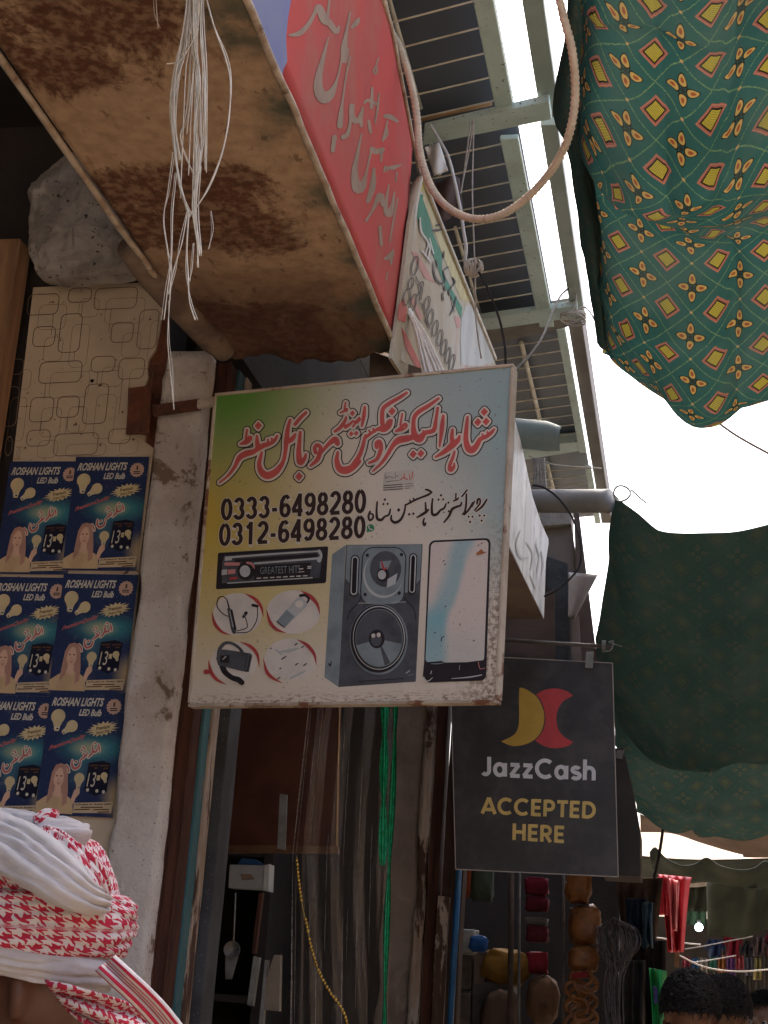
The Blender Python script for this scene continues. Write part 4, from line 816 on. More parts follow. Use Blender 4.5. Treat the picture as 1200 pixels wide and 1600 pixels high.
for st in [[(160, 380, 10), (170, 480, 12), (220, 560, 10), (200, 640, 8)], [(200, 520, 8), (235, 600, 12), (215, 680, 10)], [(175, 620, 10), (240, 700, 14)], [(230, 530, 8), (260, 640, 10)]]: b.stroke(BP, [(*zb(x, y), w_ / 4.706) for x, y, w_ in st], .005, 7, 0, 4)
obj('banner_print', b, [flat('banner green', (.06, .20, .12)), flat('banner straw', (.46, .38, .2)), flat('banner mustard', (.42, .33, .07)), flat('banner pink', (.47, .24, .2)), flat('banner red', (.46, .1, .07)), M('banner pale grey', (.40, .38, .34), (.32, .31, .28), 8), flat('banner outline ink', (.07, .055, .05)), flat('banner white', (.56, .52, .46))], ban)
obj('banner_edge', B().tube([BP.pt(656, 272, .006), BP.pt(668, 305, .006), BP.pt(700, 384, .006), BP.pt(735, 470, .006), BP.pt(772, 560, .006)], .008, 6), M('pale batten', (.6, .55, .46), (.5, .44, .36), 8), ban)
# white cord tassel at its lower corner
b = B()
for i in range(26):
    s = i / 25; x0, y0 = 636 + 4 * random.random(), 482 + 4 * random.random(); x1, y1 = 664 + 34 * s + random.uniform(-2, 2), 592 + random.uniform(-3, 8)
    q = cat([(x0, y0), (x0 + (x1 - x0) * .35 + random.uniform(-3, 3), y0 + (y1 - y0) * .28), (x0 + (x1 - x0) * .75, y0 + (y1 - y0) * .7), (x1, y1)], 5)
    b.tube([at(x, y, Y=4.31 + .015 * math.sin(i)) for x, y in q], .0042, 5)
obj('cord_tassel', b, M('white cord', (.82, .8, .76), (.72, .69, .64), 30), label='tassel of white cords tied at the corner of the banner', cat_='cord')

# ------------------------------------------------------------------ balcony overhead
BZ = 4.60
bal = thing('balcony_canopy', (-.8, 6.4, BZ), 'pale green steel canopy frame with white grille bars and dark panels overhead', 'canopy frame')
g = NG('dark tinted panel'); co = g.coord()
TINT = g.done(g.bsdf(g.mix(g.noise(co, 3, 5), (.085, .10, .135), (.115, .135, .175)), .45, 0, .4, g.bump(g.noise(co, 12, 3), .08, .01)))
ybar = lambda y, x: y - (x + .68) * .33            # bars lie at an angle across the frame
def spanX(y0, y1, xa, xb, z, th, mat, name): 
    b = B(); b.slab([(xa, ybar(y0, xa), z), (xb, ybar(y0, xb), z), (xb, ybar(y1, xb), z), (xa, ybar(y1, xa), z)], (0, 0, th)); return obj(name, b, mat, bal)
segs = [(3.2, 4.97), (4.97, 6.75), (6.75, 8.45), (8.45, 9.7)]
for (s0, s1) in segs:
    spanX(s0 + .003, s1 - .003, -1.40, -.63 if s0 < 6 else -.59, BZ + .07, .012, TINT, 'dark_panel')
def flatbeam(xa, xb, y0, y1, z, th, name, mat=GREENST):
    b = B(); b.slab([(xa, y0, z), (xb, y0, z), (xb, y1, z), (xa, y1, z)], (0, 0, th)); return obj(name, b, mat, bal, bevel=.004)
flatbeam(-.682, -.618, 2.8, 4.86, BZ - .01, .02, 'edge_beam'); flatbeam(-.688, -.622, 5.0, 6.62, BZ - .01, .02, 'edge_beam'); flatbeam(-.615, -.575, 6.66, 8.30, BZ - .005, .02, 'edge_beam'); flatbeam(-.60, -.565, 8.55, 9.6, BZ - .005, .02, 'edge_beam')
flatbeam(-.535, -.468, 2.8, 4.90, BZ + .01, .06, 'outer_rail', M('grey green rail', (.36, .43, .40), (.30, .36, .34), 5, rough=.5)); flatbeam(-.54, -.48, 4.95, 6.60, BZ + .01, .06, 'outer_rail', M('grey green rail far', (.36, .40, .38), (.30, .34, .32), 5, rough=.5))
flatbeam(-.565, -.50, 6.66, 9.7, BZ + .03, .12, 'outer_rail', M('brown grey girder', (.17, .15, .14), (.13, .11, .1), 5))
b = B().slab([at(660, 228, Z=BZ - .03), at(663, 203, Z=BZ - .03), at(858, 158, Z=BZ - .03), at(862, 187, Z=BZ - .03)], (0, 0, .03)); obj('cross_beam', b, GREENST, bal, bevel=.004)
b = B().slab([at(738, 520, Z=BZ - .02), at(742, 500, Z=BZ - .02), at(902, 478, Z=BZ - .02), at(903, 496, Z=BZ - .02)], (0, 0, .03)); obj('cross_beam', b, GREENST, bal, bevel=.004)
b = B().slab([at(738, 545, Z=BZ), at(742, 520, Z=BZ), at(890, 497, Z=BZ), at(890, 510, Z=BZ)], (0, 0, .10)); obj('cross_beam', b, M('brown grey beam', (.2, .18, .16), (.15, .13, .12), 6), bal)
b = B().slab([at(800, 722, Z=BZ), at(800, 700, Z=BZ), at(910, 690, Z=BZ), at(912, 704, Z=BZ)], (0, 0, .06)); obj('cross_beam', b, GREENST, bal, bevel=.004)
for y, mat, z in ((4.84, M('warm timber batten', (.55, .36, .2), (.45, .28, .15), 12), BZ + .03), (6.60, M('warm timber batten far', (.55, .36, .2), (.45, .28, .15), 12), BZ + .03)):
    b = B(); b.tube([(-.98, ybar(y, -.98) - .02, z), (-.70, ybar(y, -.70) - .02, z)], .008, 6); obj('timber_batten', b, mat, bal)
proto = None
def gbar(y, xa, xb):
    global proto
    if proto is None:
        b = B(); b.tube([(-.42, .42 * .33, 0), (.42, -.42 * .33, 0)], .0034, 6); me = bpy.data.meshes.new('bar')
        me.from_pydata([tuple(p) for p in b.v], [], b.f); me.materials.append(WHITEBAR); proto = me
    o = bpy.data.objects.new('grille_bar', proto); SC.collection.objects.link(o); o.parent = bal
    xm = (xa + xb) / 2; o.scale = ((xb - xa) / .84, (xb - xa) / .84, 1); o.location = V((xm, ybar(y, xm), BZ + .03)) - ORG[bal]
for y in [3.81 + .1425 * i for i in range(8)]: gbar(y, -1.38, -.688)
for y in [5.093 + .139 * i for i in range(11)]: gbar(y, -1.38, -.692)
for y in [6.86 + .139 * i for i in range(11)]: gbar(y, -1.3, -.612)
for y in [8.66 + .139 * i for i in range(6)]: gbar(y, -1.2, -.595)
for x, y0, y1, r in ((-.955, 3.0, 4.86, .008), (-.955, 5.10, 5.32, .008), (-.955, 5.75, 6.62, .008), (-.80, 6.90, 8.35, .012), (-.82, 8.6, 9.5, .012), (-1.15, 3.0, 9.4, .008)):
    obj('grille_rod', B().tube([(x, y0, BZ + .042), (x, y1, BZ + .042)], r, 6), WHITEBAR, bal)
# ------------------------------------------------------------------ thick rope, strings, wires
ROPE = M('jute rope', (.60, .52, .40), (.50, .43, .33), 40, rough=.9, bump=.4, bsc=140)
q = cat([(594, -30, 3.95), (608, 40, 3.95), (626, 78, 3.96), (642, 130, 3.98), (651, 180, 4.0), (655, 230, 4.0), (664, 268, 3.98), (680, 303, 3.95), (705, 328, 3.9), (740, 342, 3.86), (780, 337, 3.82), (820, 312, 3.78), (855, 275, 3.72), (880, 235, 3.66), (894, 190, 3.6), (899, 140, 3.56), (894, 80, 3.5), (880, 25, 3.46), (868, -30, 3.42)], 26)
obj('thick_rope', B().tube([at(x, y, Y=Y_) for x, y, Y_ in q], .0105, 12, 0, 150, .14, 3), ROPE, label='thick twisted rope hanging in a deep loop between awning and cloth', cat_='rope')
def line(name, pts, Y, r, mat, label, cat_, k=8):
    q = cat([(x, y) for x, y in pts], k)
    Yf = Y if callable(Y) else (lambda i, n: Y)
    return obj(name, B().tube([at(x, y, Y=Yf(i, len(q))) for i, (x, y) in enumerate(q)], r, 6), mat, label=label, cat_=cat_)
GREYS = M('grey string', (.40, .36, .32), (.3, .26, .22), 30); BLK = M('black cable', (.03, .03, .033), (.045, .045, .048), 30, rough=.95, spec=.05)
line('tie_string', [(735, 190), (731, 225), (722, 290), (720, 298), (734, 230), (740, 190), (738, 300), (742, 420), (744, 500), (752, 560)], 4.6, .0026, GREYS, 'thin doubled string hanging from the first green cross beam', 'string')
line('plastic_tie', [(672, 195), (690, 225), (702, 250), (712, 290), (716, 310), (720, 330), (724, 360), (728, 385), (726, 410)], 4.55, .006, M('clear plastic tie', (.55, .53, .5), (.45, .42, .4), 20, rough=.3), 'twisted strip of pale plastic beside the rope', 'strip')
b = B()
for i in range(60):
    c = at(740, 420, Y=4.5); a = random.random() * 6.28; t = random.random() * 3.1; pts = []
    for j in range(7):
        th = t + j * .5; d = V((math.sin(th) * math.cos(a), math.sin(th) * math.sin(a), math.cos(th))) * (.026 + .006 * random.random()); pts.append(c + d + V((0, 0, .004)))
    b.tube(pts, .0014, 4)
obj('string_knot', b, M('pale knotted string', (.5, .46, .4), (.38, .34, .3), 40), label='tangled ball of pale string on the grille', cat_='string')
line('black_cable', [(748, 425), (757, 440), (770, 470), (782, 505), (789, 545), (790, 580)], 4.45, .004, BLK, 'black cable dropping from the string ball to the square sign', 'cable')
line('grey_cable', [(892, 448), (876, 462), (862, 490), (848, 525), (828, 555), (804, 580), (798, 600)], lambda i, n: 6.4 - 2.3 * i / n, .005, BLK, 'thin cable sagging from the green rail to the sign corner', 'cable')
b = B()
for i in range(5): 
    c = at(895, 488 + i * 2.0, Y=6.42); b.tube([c + V((.055 * math.cos(t), .02 + .05 * math.sin(t), .012 * math.sin(t + i))) for t in [j * .42 for j in range(16)]], .0035, 5)
b.tube([at(x, y, Y=6.3) for x, y in cat([(893, 450), (900, 462), (898, 478), (890, 490)], 6)], .0035, 5); b.tube([at(x, y, Y=6.3) for x, y in cat([(905, 482), (914, 480), (922, 488), (930, 502)], 6)], .004, 5)
obj('wire_lashing', b, GREYS, label='grey wire wound round the joint of the green rail', cat_='wire')
obj('cloth_scrap', B().grid(lambda u, v: at(664 + 22 * u + 14 * v, 230 + 45 * v - 8 * u, Y=4.45 + .02 * math.sin(u * 5 + v * 4)), 8, 10), M('white rag', (.6, .56, .5), (.5, .45, .38), 12), label='small white rag caught behind the rope', cat_='rag', solid=.003)
obj('brown_rag', B().grid(lambda u, v: at(672 + 46 * u + 6 * v, 280 + 62 * v + 5 * math.sin(u * 6), Y=4.75 + .02 * math.sin(u * 7 + v * 3)), 10, 10), M('dark brown rag', (.09, .05, .04), (.06, .035, .03), 12), label='dark brown sack scrap behind the rope', cat_='rag', solid=.003)

# ------------------------------------------------------------------ things behind the right edge of the square sign
HOOD = M('blue grey tin', (.16, .22, .23), (.13, .17, .18), 6, rough=.6, stain=(.12, .085, .06), ssc=7, slo=.6, shi=.72)
def hood(u, v):
    a = R(-20 + 200 * v); p = at(792 + 84 * u - 10 * max(0, math.sin(a)) * 0, 676, Y=5.4 - .0 * u)
    rr = .052 * (1 - .45 * max(0, u - .75) * 4 * (1 - v * .5) * .6); return p + V((0, -rr * math.sin(a) * .9, rr * math.cos(a) * 1.05 - .02 * u))
obj('tin_hood', B().grid(hood, 20, 16), HOOD, label='blue grey tin lamp hood sticking out behind the square sign', cat_='lamp hood', solid=.004)
WX = -.60
WFP = Plane((WX, 0, 0), (1, 0, 0))
wf = thing('white_fascia', WFP.pt(848, 965), 'grey white box fascia beyond the square sign, its paint smeared and scratched', 'fascia')
WHT = M('smeared white paint', (.50, .48, .45), (.40, .385, .36), 3, .4, .6, .6, stain=(.26, .25, .235), ssc=5, slo=.52, shi=.62, stretch=(1, 1.6, 1), bump=.3, bsc=20)
obj('face', B().slab([WFP.pt(x, y) for x, y in [(772, 620), (800, 640), (814, 690), (832, 775), (846, 818), (857, 842), (857, 850), (853, 878), (850, 966), (820, 905), (794, 848), (770, 800)]], (-.015, 0, 0)), WHT, wf)
z0_ = WFP.pt(848, 966).z; z1_ = WFP.pt(794, 852).z
obj('underside', B().slab([WFP.pt(850, 968, -.001), WFP.pt(794, 852, -.001), WFP.pt(770, 805, -.001), WFP.pt(770, 805, -.36), WFP.pt(794, 852, -.36), WFP.pt(850, 968, -.30)], (0, 0, .012)), M('brown underside', (.20, .15, .12), (.15, .11, .09), 5), wf)
b = B()
for st in [[(812, 830, 1.5), (806, 850, 3), (812, 870, 4), (824, 872, 3)], [(822, 848, 2), (832, 866, 3), (828, 890, 2)], [(836, 850, 1.5), (842, 870, 3), (838, 895, 2)], [(828, 900, 2), (836, 918, 3)], [(845, 862, 1.5), (848, 880, 3), (845, 900, 1.5)]]: b.stroke(WFP, st, .002, 0, 0, 5)
obj('faded_lettering', b, M('faded grey lettering', (.30, .29, .275), (.36, .35, .33), 10), wf)
pip = B(); pa, pb_ = at(826, 783, Y=6.6), at(952, 783, Y=6.45); pip.tube([pa.lerp(pb_, i / 12) for i in range(13)], .051, 20)
obj('roof_pipe', pip, PIPEG, label='grey downpipe jutting right above the white fascia', cat_='pipe')
b = B(); c = at(972, 771, Y=6.45); b.tube([c + V((.035 * math.cos(t), .01 * math.sin(t * 2), .034 * math.sin(t))) for t in [i * .32 for i in range(21)]], .0045, 6)
b.tube([at(x, y, Y=6.45) for x, y in cat([(986, 765), (1000, 778), (1010, 786)], 5)], .004, 5)
obj('wire_ring', b, STEEL, label='wire ring holding the corner of the dark hanging cloth', cat_='ring')
bw = thing('shop_front_panels', at(850, 1030, Y=7.15), 'brown and slate panels over the front of the farther shop', 'shop front')
BRN = M('brown front board', (.115, .082, .066), (.085, .06, .05), 4, rough=.8, bump=.2); GRYB = M('grey front board', (.20, .165, .145), (.165, .135, .12), 4, rough=.8)
obj('stone_ledge', B().slab([at(x, y, Y=6.95) for x, y in [(842, 795), (892, 790), (892, 818), (846, 822)]], (0, .2, 0)), CONCRETE, bw)
obj('board', B().slab([at(x, y, Y=7.0) for x, y in [(846, 822), (892, 815), (903, 890), (903, 1060), (800, 1060), (800, 870)]], (0, .05, 0)), GRYB, bw)
obj('board', B().slab([at(x, y, Y=6.96) for x, y in [(850, 868), (886, 880), (890, 1060), (868, 1060)]], (0, .03, 0)), SLATE, bw)
obj('board', B().slab([at(x, y, Y=6.93) for x, y in [(780, 960), (866, 920), (868, 1060), (780, 1060)]], (0, .02, 0)), BRN, bw)
obj('pale_strip', B().slab([at(x, y, Y=6.9) for x, y in [(893, 960), (904, 962), (909, 1040), (893, 1040)]], (0, .02, 0)), GRYB, bw)
obj('edge_board', B().slab([at(x, y, Y=6.97) for x, y in [(896, 780), (902, 780), (934, 1040), (908, 1040), (902, 960)]], (0, .03, 0)), BRN, bw)
obj('pale_flap', B().grid(lambda u, v: at(888 + 46 * u * (1 - .8 * v), 894 + 4 * u + 70 * v, Y=6.85 + .03 * math.sin(u * 4)), 12, 12), M('pale canvas', (.34, .3, .27), (.28, .24, .21), 6), label='pale triangular canvas flap beside the dark cloth', cat_='flap', solid=.003)
line('round_cable', [(832, 758), (850, 762), (872, 778), (892, 805), (904, 835), (908, 860), (905, 885), (890, 905), (870, 922), (850, 932)], 6.2, .0045, BLK, 'dark cable bowed in a wide arc beside the grey pipe', 'cable')
line('thin_wire', [(826, 712), (850, 722), (880, 728), (940, 732)], 6.9, .0035, GREYS, 'thin wire tied across below the tin hood', 'wire')
b = B()
for i in range(9): b.tube([at(x, y, Y=6.9) for x, y in cat([(834 + i * 2, 716), (836 + i * 1.5 + 3 * math.sin(i), 740), (832 + i * 2.6, 765)], 5)], .005, 5)
obj('rag_cluster', b, M('grey brown rags', (.22, .19, .17), (.3, .27, .24), 20), label='cluster of grey rags knotted on the far grille', cat_='rag')

# ------------------------------------------------------------------ black payment sign
JY = 6.8
JP = Plane((0, JY, 0), (0, -1, 0))
js = thing('payment_sign', JP.pt(838, 1364), 'black payment sign with yellow and red crescents hanging from a rod', 'sign')
JQ = [(703, 1023), (957, 1036), (966, 1370), (712, 1358)]
g = NG('black flex print'); co = g.coord()
JB = g.done(g.bsdf(g.mix(g.ramp(g.noise(co, 5, 6, .65), .4, .7), g.mix(g.math('MULTIPLY', g.ramp(g.noise(co, 60, 4, .7), .62, .72), .35), (.024, .021, .022), (.14, .125, .12)), (.06, .052, .050)), g.math('ADD', .34, g.math('MULTIPLY', g.noise(co, 9, 5), .25)), 0, .45, g.bump(g.math('ADD', g.noise(co, 4, 3), g.math('MULTIPLY', g.noise(co, 40, 4), .06)), .35, .02)))
obj('face', B().slab([JP.pt(x, y) for x, y in JQ], (0, .012, 0)), JB, js)
EDG = flat('bright sheet edge', (.42, .38, .34)); b = B()
for i in range(4):
    p, q = JP.pt(*JQ[i]), JP.pt(*JQ[(i + 1) % 4]); d = (q - p).normalized(); b.obox((p + q) / 2 + V((0, .006, 0)), d * (p - q).length / 2, V((0, 1, 0)).cross(d) * .0016, V((0, .0075, 0)))
obj('sheet_edge', b, EDG, js)
Zj = lambda x, y: (680 + x / 3.529, 980 + y / 3.529)
def smooth_poly(pts, sharp=(), k=4):
    n = len(pts); o = []
    for i in range(n):
        p0, p1, p2, p3 = pts[i - 1], pts[i], pts[(i + 1) % n], pts[(i + 2) % n]
        if i in sharp: p0 = p1
        if (i + 1) % n in sharp: p3 = p2
        for q in range(k):
            t = q / k; o.append(tuple(.5 * (2 * b_ + (c - a) * t + (2 * a - 5 * b_ + 4 * c - d) * t * t + (3 * b_ - a - 3 * c + d) * t ** 3) for a, b_, c, d in zip(p0, p1, p2, p3)))
    return o
b = B()
ye = smooth_poly([(465, 333), (500, 342), (560, 385), (594, 450), (602, 510), (585, 575), (545, 622), (490, 648), (425, 655), (363, 630), (430, 597), (458, 552), (463, 480), (462, 400)], (0, 9))
rd = smooth_poly([(556, 372), (600, 347), (660, 338), (720, 350), (760, 378), (705, 410), (675, 460), (668, 512), (682, 570), (715, 608), (760, 632), (730, 656), (660, 668), (600, 655), (552, 625), (592, 575), (608, 512), (600, 450), (580, 400)], (0, 4, 10, 14))
b.poly([JP.pt(*Zj(*p), .0010) for p in ye], 0); b.poly([JP.pt(*Zj(*p), .0012) for p in rd], 1)
obj('crescent_emblem', b, [M('emblem ochre', (.48, .30, .05), (.42, .26, .045), 8, rough=.45), M('emblem red', (.50, .055, .06), (.42, .05, .055), 8, rough=.45)], js)
b = B(); JF = lambda x, y: JP.pt(*Zj(x, y), .0012)
ZJ = lambda *q: tuple(Zj(*p) for p in q)
pen_text(b, 'JazzCash', ZJ((252, 712), (886, 739), (884, 847), (252, 819)), JP, .0012, 0, 6.2)
obj('name_lettering', b, flat('grey white lettering', (.68, .67, .68)), js); b = B()
pen_text(b, 'ACCEPTED', ZJ((252, 936), (888, 964), (884, 1056), (250, 1027)), JP, .0012, 0, 5.4, 0, .07)
pen_text(b, 'HERE', ZJ((428, 1082), (720, 1098), (718, 1190), (426, 1173)), JP, .0012, 0, 5.4, 0, .07)
obj('slogan_lettering', b, flat('straw yellow lettering', (.66, .48, .17)), js)
obj('rod', B().tube([at(700, 994, Y=6.78), at(958, 1011, Y=6.78)], .009, 8), M('dark rod', (.09, .075, .065), (.06, .05, .045), 10, rough=.5), js)
for px in (922,):
    b = B().slab([at(px - 6, 1018, Y=6.77), at(px + 6, 1018, Y=6.77), at(px + 4, 1044, Y=6.77), at(px - 8, 1043, Y=6.77)], (0, .01, 0)); obj('clip', b, STEEL, js)
b = B(); c = at(945, 1010, Y=6.75)
for i in range(4): b.tube([c + V((.004 * i - .01, .022 * math.cos(t), .024 * math.sin(t))) for t in [j * .4 for j in range(17)]], .0035, 5)
b.tube([at(x, y, Y=6.72) for x, y in cat([(950, 1004), (958, 1002), (955, 1015), (945, 1018)], 5)], .003, 5); b.tube([at(950, 1004, Y=6.72), at(972, 1010, Y=6.72)], .003, 5)
obj('wire_twist', b, STEEL, js)
bb = thing('black_box_sign', at(985, 1372, Y=7.35), 'narrow black box sign just right of the payment sign', 'sign')
obj('body', B().slab([at(x, y, Y=7.3) for x, y in [(940, 1170), (974, 1168), (988, 1230), (1000, 1300), (1001, 1369), (940, 1366)]], (0, .35, 0)), M('black board', (.035, .028, .026), (.05, .04, .036), 6, rough=.6), bb, bevel=.004)
obj('corner_clip', B().slab([at(x, y, Y=7.285) for x, y in [(964, 1172), (975, 1172), (972, 1186), (962, 1184)]], (0, .01, 0)), STEEL, bb)

# ------------------------------------------------------------------ pillar between the shops
x0 = at(604, 1350, Y=7.2).x; x1 = at(666, 1350, Y=7.2).x
obj('shop_pillar', ribwall(x0, x1, 7.15, 7.5, 0, 4.3, .008, 9.3, 12, 110), M('dirty grey brown plaster', (.25, .195, .155), (.17, .13, .105), 4, stain=(.30, .25, .2), ssc=3, slo=.6, shi=.7, bump=.6, bsc=40, rough=.9), label='dirty plaster pier between the two shops, behind the clear plastic', cat_='pillar')
xa_, xb_ = at(652, 1350, Y=7.13).x, at(668, 1350, Y=7.13).x
f2 = thing('wooden_door_surround', (at(700, 1400, Y=7.1).x, 7.1, 0), 'chipped dark wooden frame right of the plaster pier', 'door frame')
post(667, 684, 7.12, .12, WOODDK, 'post', f2, 3.5, 1400); obj('flaking_edge', ribwall(xa_, xb_, 7.11, 7.16, 0, 4.3, .012, 21.0, 3, 160), PEEL, f2)
post(684, 702, 7.06, .05, PEEL, 'peeling_strip', f2, 2.1, 1400); post(690, 722, 7.10, .12, M('charred brown wood', (.05, .034, .027), (.075, .05, .04), 6, rough=.9, spec=.08, bump=.6, bsc=30, stretch=(2, 2, .5)), 'post', f2, 3.5, 1400)
# ------------------------------------------------------------------ first shop: board, plastic, chain, ribbons and small goods
bd = thing('hanging_board', at(440, 1328, Y=5.7), 'dark reddish brown board hung inside the first shop', 'board')
obj('panel', B().slab([at(x, y, Y=5.7) for x, y in [(356, 900), (536, 900), (527, 1322), (354, 1320)]], (0, .02, 0)), M('red brown hardboard', (.085, .026, .013), (.058, .018, .010), 5, rough=.7), bd)
obj('bottom_edge', B().slab([at(x, y, Y=5.69) for x, y in [(354, 1320), (527, 1322), (528, 1333), (354, 1332)]], (0, .03, 0)), M('raw board edge', (.15, .075, .035), (.1, .05, .025), 20), bd)
b = B(); b.tube([at(356, 900, Y=5.685), at(354, 1320, Y=5.685)], .003, 5); b.tube([at(535, 900, Y=5.685), at(526, 1322, Y=5.685)], .003, 5)
obj('metal_trim', b, M('brass trim', (.55, .36, .17), (.45, .28, .12), 9, rough=.35, metal=.5), bd)
obj('metal_strap', B().slab([at(x, y, Y=5.5) for x, y in [(437, 1240), (449, 1242), (446, 1328), (433, 1326)]], (0, .006, 0)), STEEL, label='drilled grey metal strap beside the brown board', cat_='strap', bevel=.001)
bx_ = thing('small_carton', at(390, 1392, Y=5.4), 'small grey carton with a blue flap hanging in the first shop', 'box')
obj('body', B().slab([at(x, y, Y=5.4) for x, y in [(359, 1351), (414, 1352), (413, 1390), (357, 1387)]], (0, .06, 0)), M('grey carton', (.30, .31, .30), (.25, .26, .25), 12), bx_)
obj('side', B().slab([at(x, y, Y=5.395) for x, y in [(413, 1352), (421, 1350), (419, 1392), (411, 1391)]], (0, .07, 0)), M('white carton side', (.4, .4, .38), (.34, .34, .33), 12), bx_)
obj('flap', B().slab([at(x, y, Y=5.41) for x, y in [(370, 1351), (378, 1341), (398, 1343), (412, 1351)]], (0, .05, 0)), flat('blue carton flap', (.02, .06, .14)), bx_)
obj('print', B().slab([at(x, y, Y=5.398) for x, y in [(376, 1366), (392, 1366), (398, 1374), (378, 1374)]], (0, .002, 0)), flat('carton print', (.22, .14, .09)), bx_)
ld = thing('metal_scoop', at(365, 1520, Y=5.3), 'round metal scoop on a thin rod in the dark shop', 'scoop')
b = B(); c = at(362, 1484, Y=5.3); 
def bowl(u, v): a = u * 6.2832; r_ = .028 * math.sin(v * 1.5); return c + V((r_ * math.cos(a), .024 * math.cos(v * 1.5), r_ * math.sin(a)))
obj('bowl', B().grid(bowl, 20, 6), STEEL, ld, solid=.002); obj('handle', B().tube([at(368, 1395, Y=5.3), at(365, 1470, Y=5.3)], .003, 5), STEEL, ld); obj('tail', B().slab([at(x, y, Y=5.31) for x, y in [(352, 1492), (372, 1494), (362, 1530), (352, 1530)]], (0, .004, 0)), STEEL, ld)
for pts, lab, mt in [([(405, 1395), (410, 1395), (398, 1490), (393, 1490)], 'pinkish slat leaning left of the plastic sheet', WOODDK), ([(396, 1494), (405, 1496), (394, 1572), (386, 1570)], 'pale drilled bar below the pinkish slat', STEEL), ([(414, 1500), (418, 1500), (410, 1605), (404, 1605)], 'thin upright rod at the lower middle of the shop', STEEL), ([(428, 1492), (438, 1492), (436, 1580), (412, 1578), (416, 1530)], 'beige carton standing at the bottom of the first shop', M('beige carton', (.22, .18, .14), (.17, .14, .1), 9))]:
    obj('stored_item', B().slab([at(x, y, Y=5.35) for x, y in pts], (0, .03, 0)), mt, label=lab, cat_='shop stock')
shelf = thing('back_shelf', (-2.6, 6.9, 0), 'dark shelf unit at the back of the first shop', 'shelf')
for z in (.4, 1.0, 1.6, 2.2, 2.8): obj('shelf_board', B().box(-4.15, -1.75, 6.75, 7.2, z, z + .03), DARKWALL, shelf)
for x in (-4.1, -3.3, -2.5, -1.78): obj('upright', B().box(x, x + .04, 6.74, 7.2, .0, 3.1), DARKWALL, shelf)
# clear plastic
g = NG('clear plastic sheet'); co = g.coord()
tr = g.n('BsdfTransparent'); tr.inputs[0].default_value = (.97, .96, .94, 1)
gl = g.n('BsdfGlossy'); gl.inputs['Roughness'].default_value = .12; gl.inputs[0].default_value = (.9, .88, .85, 1)
df = g.n('BsdfDiffuse'); df.inputs[0].default_value = (.46, .38, .30, 1)
nm = g.bump(g.noise(g.scale(co, (60, 60, 3.0)), 3, 5, .65), .9, .01); g.t.links.new(nm, gl.inputs['Normal'])
lw = g.n('LayerWeight'); lw.inputs[0].default_value = .25; g.t.links.new(nm, lw.inputs['Normal'])
m1 = g.n('MixShader'); g.set(m1.inputs[0], g.math('ADD', .03, g.math('MULTIPLY', g.ramp(g.noise(g.scale(co, (26, 26, .8)), 2.4, 7, .75), .50, .76), .20))); g.t.links.new(tr.outputs[0], m1.inputs[1]); g.t.links.new(df.outputs[0], m1.inputs[2])
m2 = g.n('MixShader'); g.set(m2.inputs[0], g.math('MULTIPLY', lw.outputs['Fresnel'], .3, clamp=True)); g.t.links.new(m1.outputs[0], m2.inputs[1]); g.t.links.new(gl.outputs[0], m2.inputs[2])
PLAST = g.done(m2.outputs[0])
def plas(u, v):
    py = 1060 + 600 * v; xl = 488 - 26 * min(1, v * 2.2) - 8 * v; xr = 618 - 14 * v
    x = xl + (xr - xl) * u; y_ = 4.85 + .025 * math.sin(u * 26 + 1.5 * math.sin(v * 4)) + .02 * noise.noise(V((u * 14, v * 3, 0))) + (.03 * math.cos(u * 40) if u < .12 else 0)
    return at(x, py, Y=y_)
psh = obj('plastic_sheet', B().grid(plas, 110, 50), PLAST, label='clear wrinkled plastic sheet hanging under the square sign', cat_='plastic sheet')
CREASE = M('plastic crease glint', (.30, .28, .26), (.12, .11, .10), 24, .45, .6, rough=.3, stretch=(1, 1, 3))  # pale opaque tubes painted as highlights along the plastic's folds
rc = random.Random(4)
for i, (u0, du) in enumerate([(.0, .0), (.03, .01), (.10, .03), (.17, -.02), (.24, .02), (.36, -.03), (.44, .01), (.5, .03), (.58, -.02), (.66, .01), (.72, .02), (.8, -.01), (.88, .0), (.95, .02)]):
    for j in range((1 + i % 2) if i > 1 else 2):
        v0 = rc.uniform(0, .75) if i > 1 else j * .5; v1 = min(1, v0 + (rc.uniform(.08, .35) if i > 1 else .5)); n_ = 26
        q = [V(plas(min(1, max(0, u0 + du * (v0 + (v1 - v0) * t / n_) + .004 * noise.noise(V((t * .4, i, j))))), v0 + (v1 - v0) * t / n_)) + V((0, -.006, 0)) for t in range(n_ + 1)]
        obj('painted_crease', B().tube(q, [.0012 * math.sin(math.pi * (t + .5) / (n_ + 1)) ** .5 * (1.2 if i == 0 else .45 + .4 * abs(noise.noise(V((t * .5, i, 3))))) for t in range(n_ + 1)], 4), CREASE, psh)
GOLD = M('gold bead', (.62, .40, .09), (.5, .3, .06), 20, rough=.25, metal=.8)
b = B()
q = cat([(463, 1338), (466, 1370), (471, 1408), (478, 1440), (485, 1475), (497, 1515), (514, 1548), (530, 1570), (540, 1590), (543, 1612)], 40)
b.tube([at(x, y, Y=4.782) for x, y in q[::8]], .0011, 5)
acc = 0; last = q[0]
for x, y in q:
    acc += math.hypot(x - last[0], y - last[1]); last = (x, y)
    if acc >= 6.2:
        acc -= 6.2
        if not (1412 < y < 1436 or 1456 < y < 1464): b.ball(at(x, y, Y=4.78), .0050, nu=10, nv=6)
obj('bead_chain', b, GOLD, label='string of gold beads curving down the plastic sheet', cat_='bead chain')
GFOIL = M('green foil', (.015, .42, .19), (.008, .22, .095), 60, rough=.18, metal=.35, spec=.8)
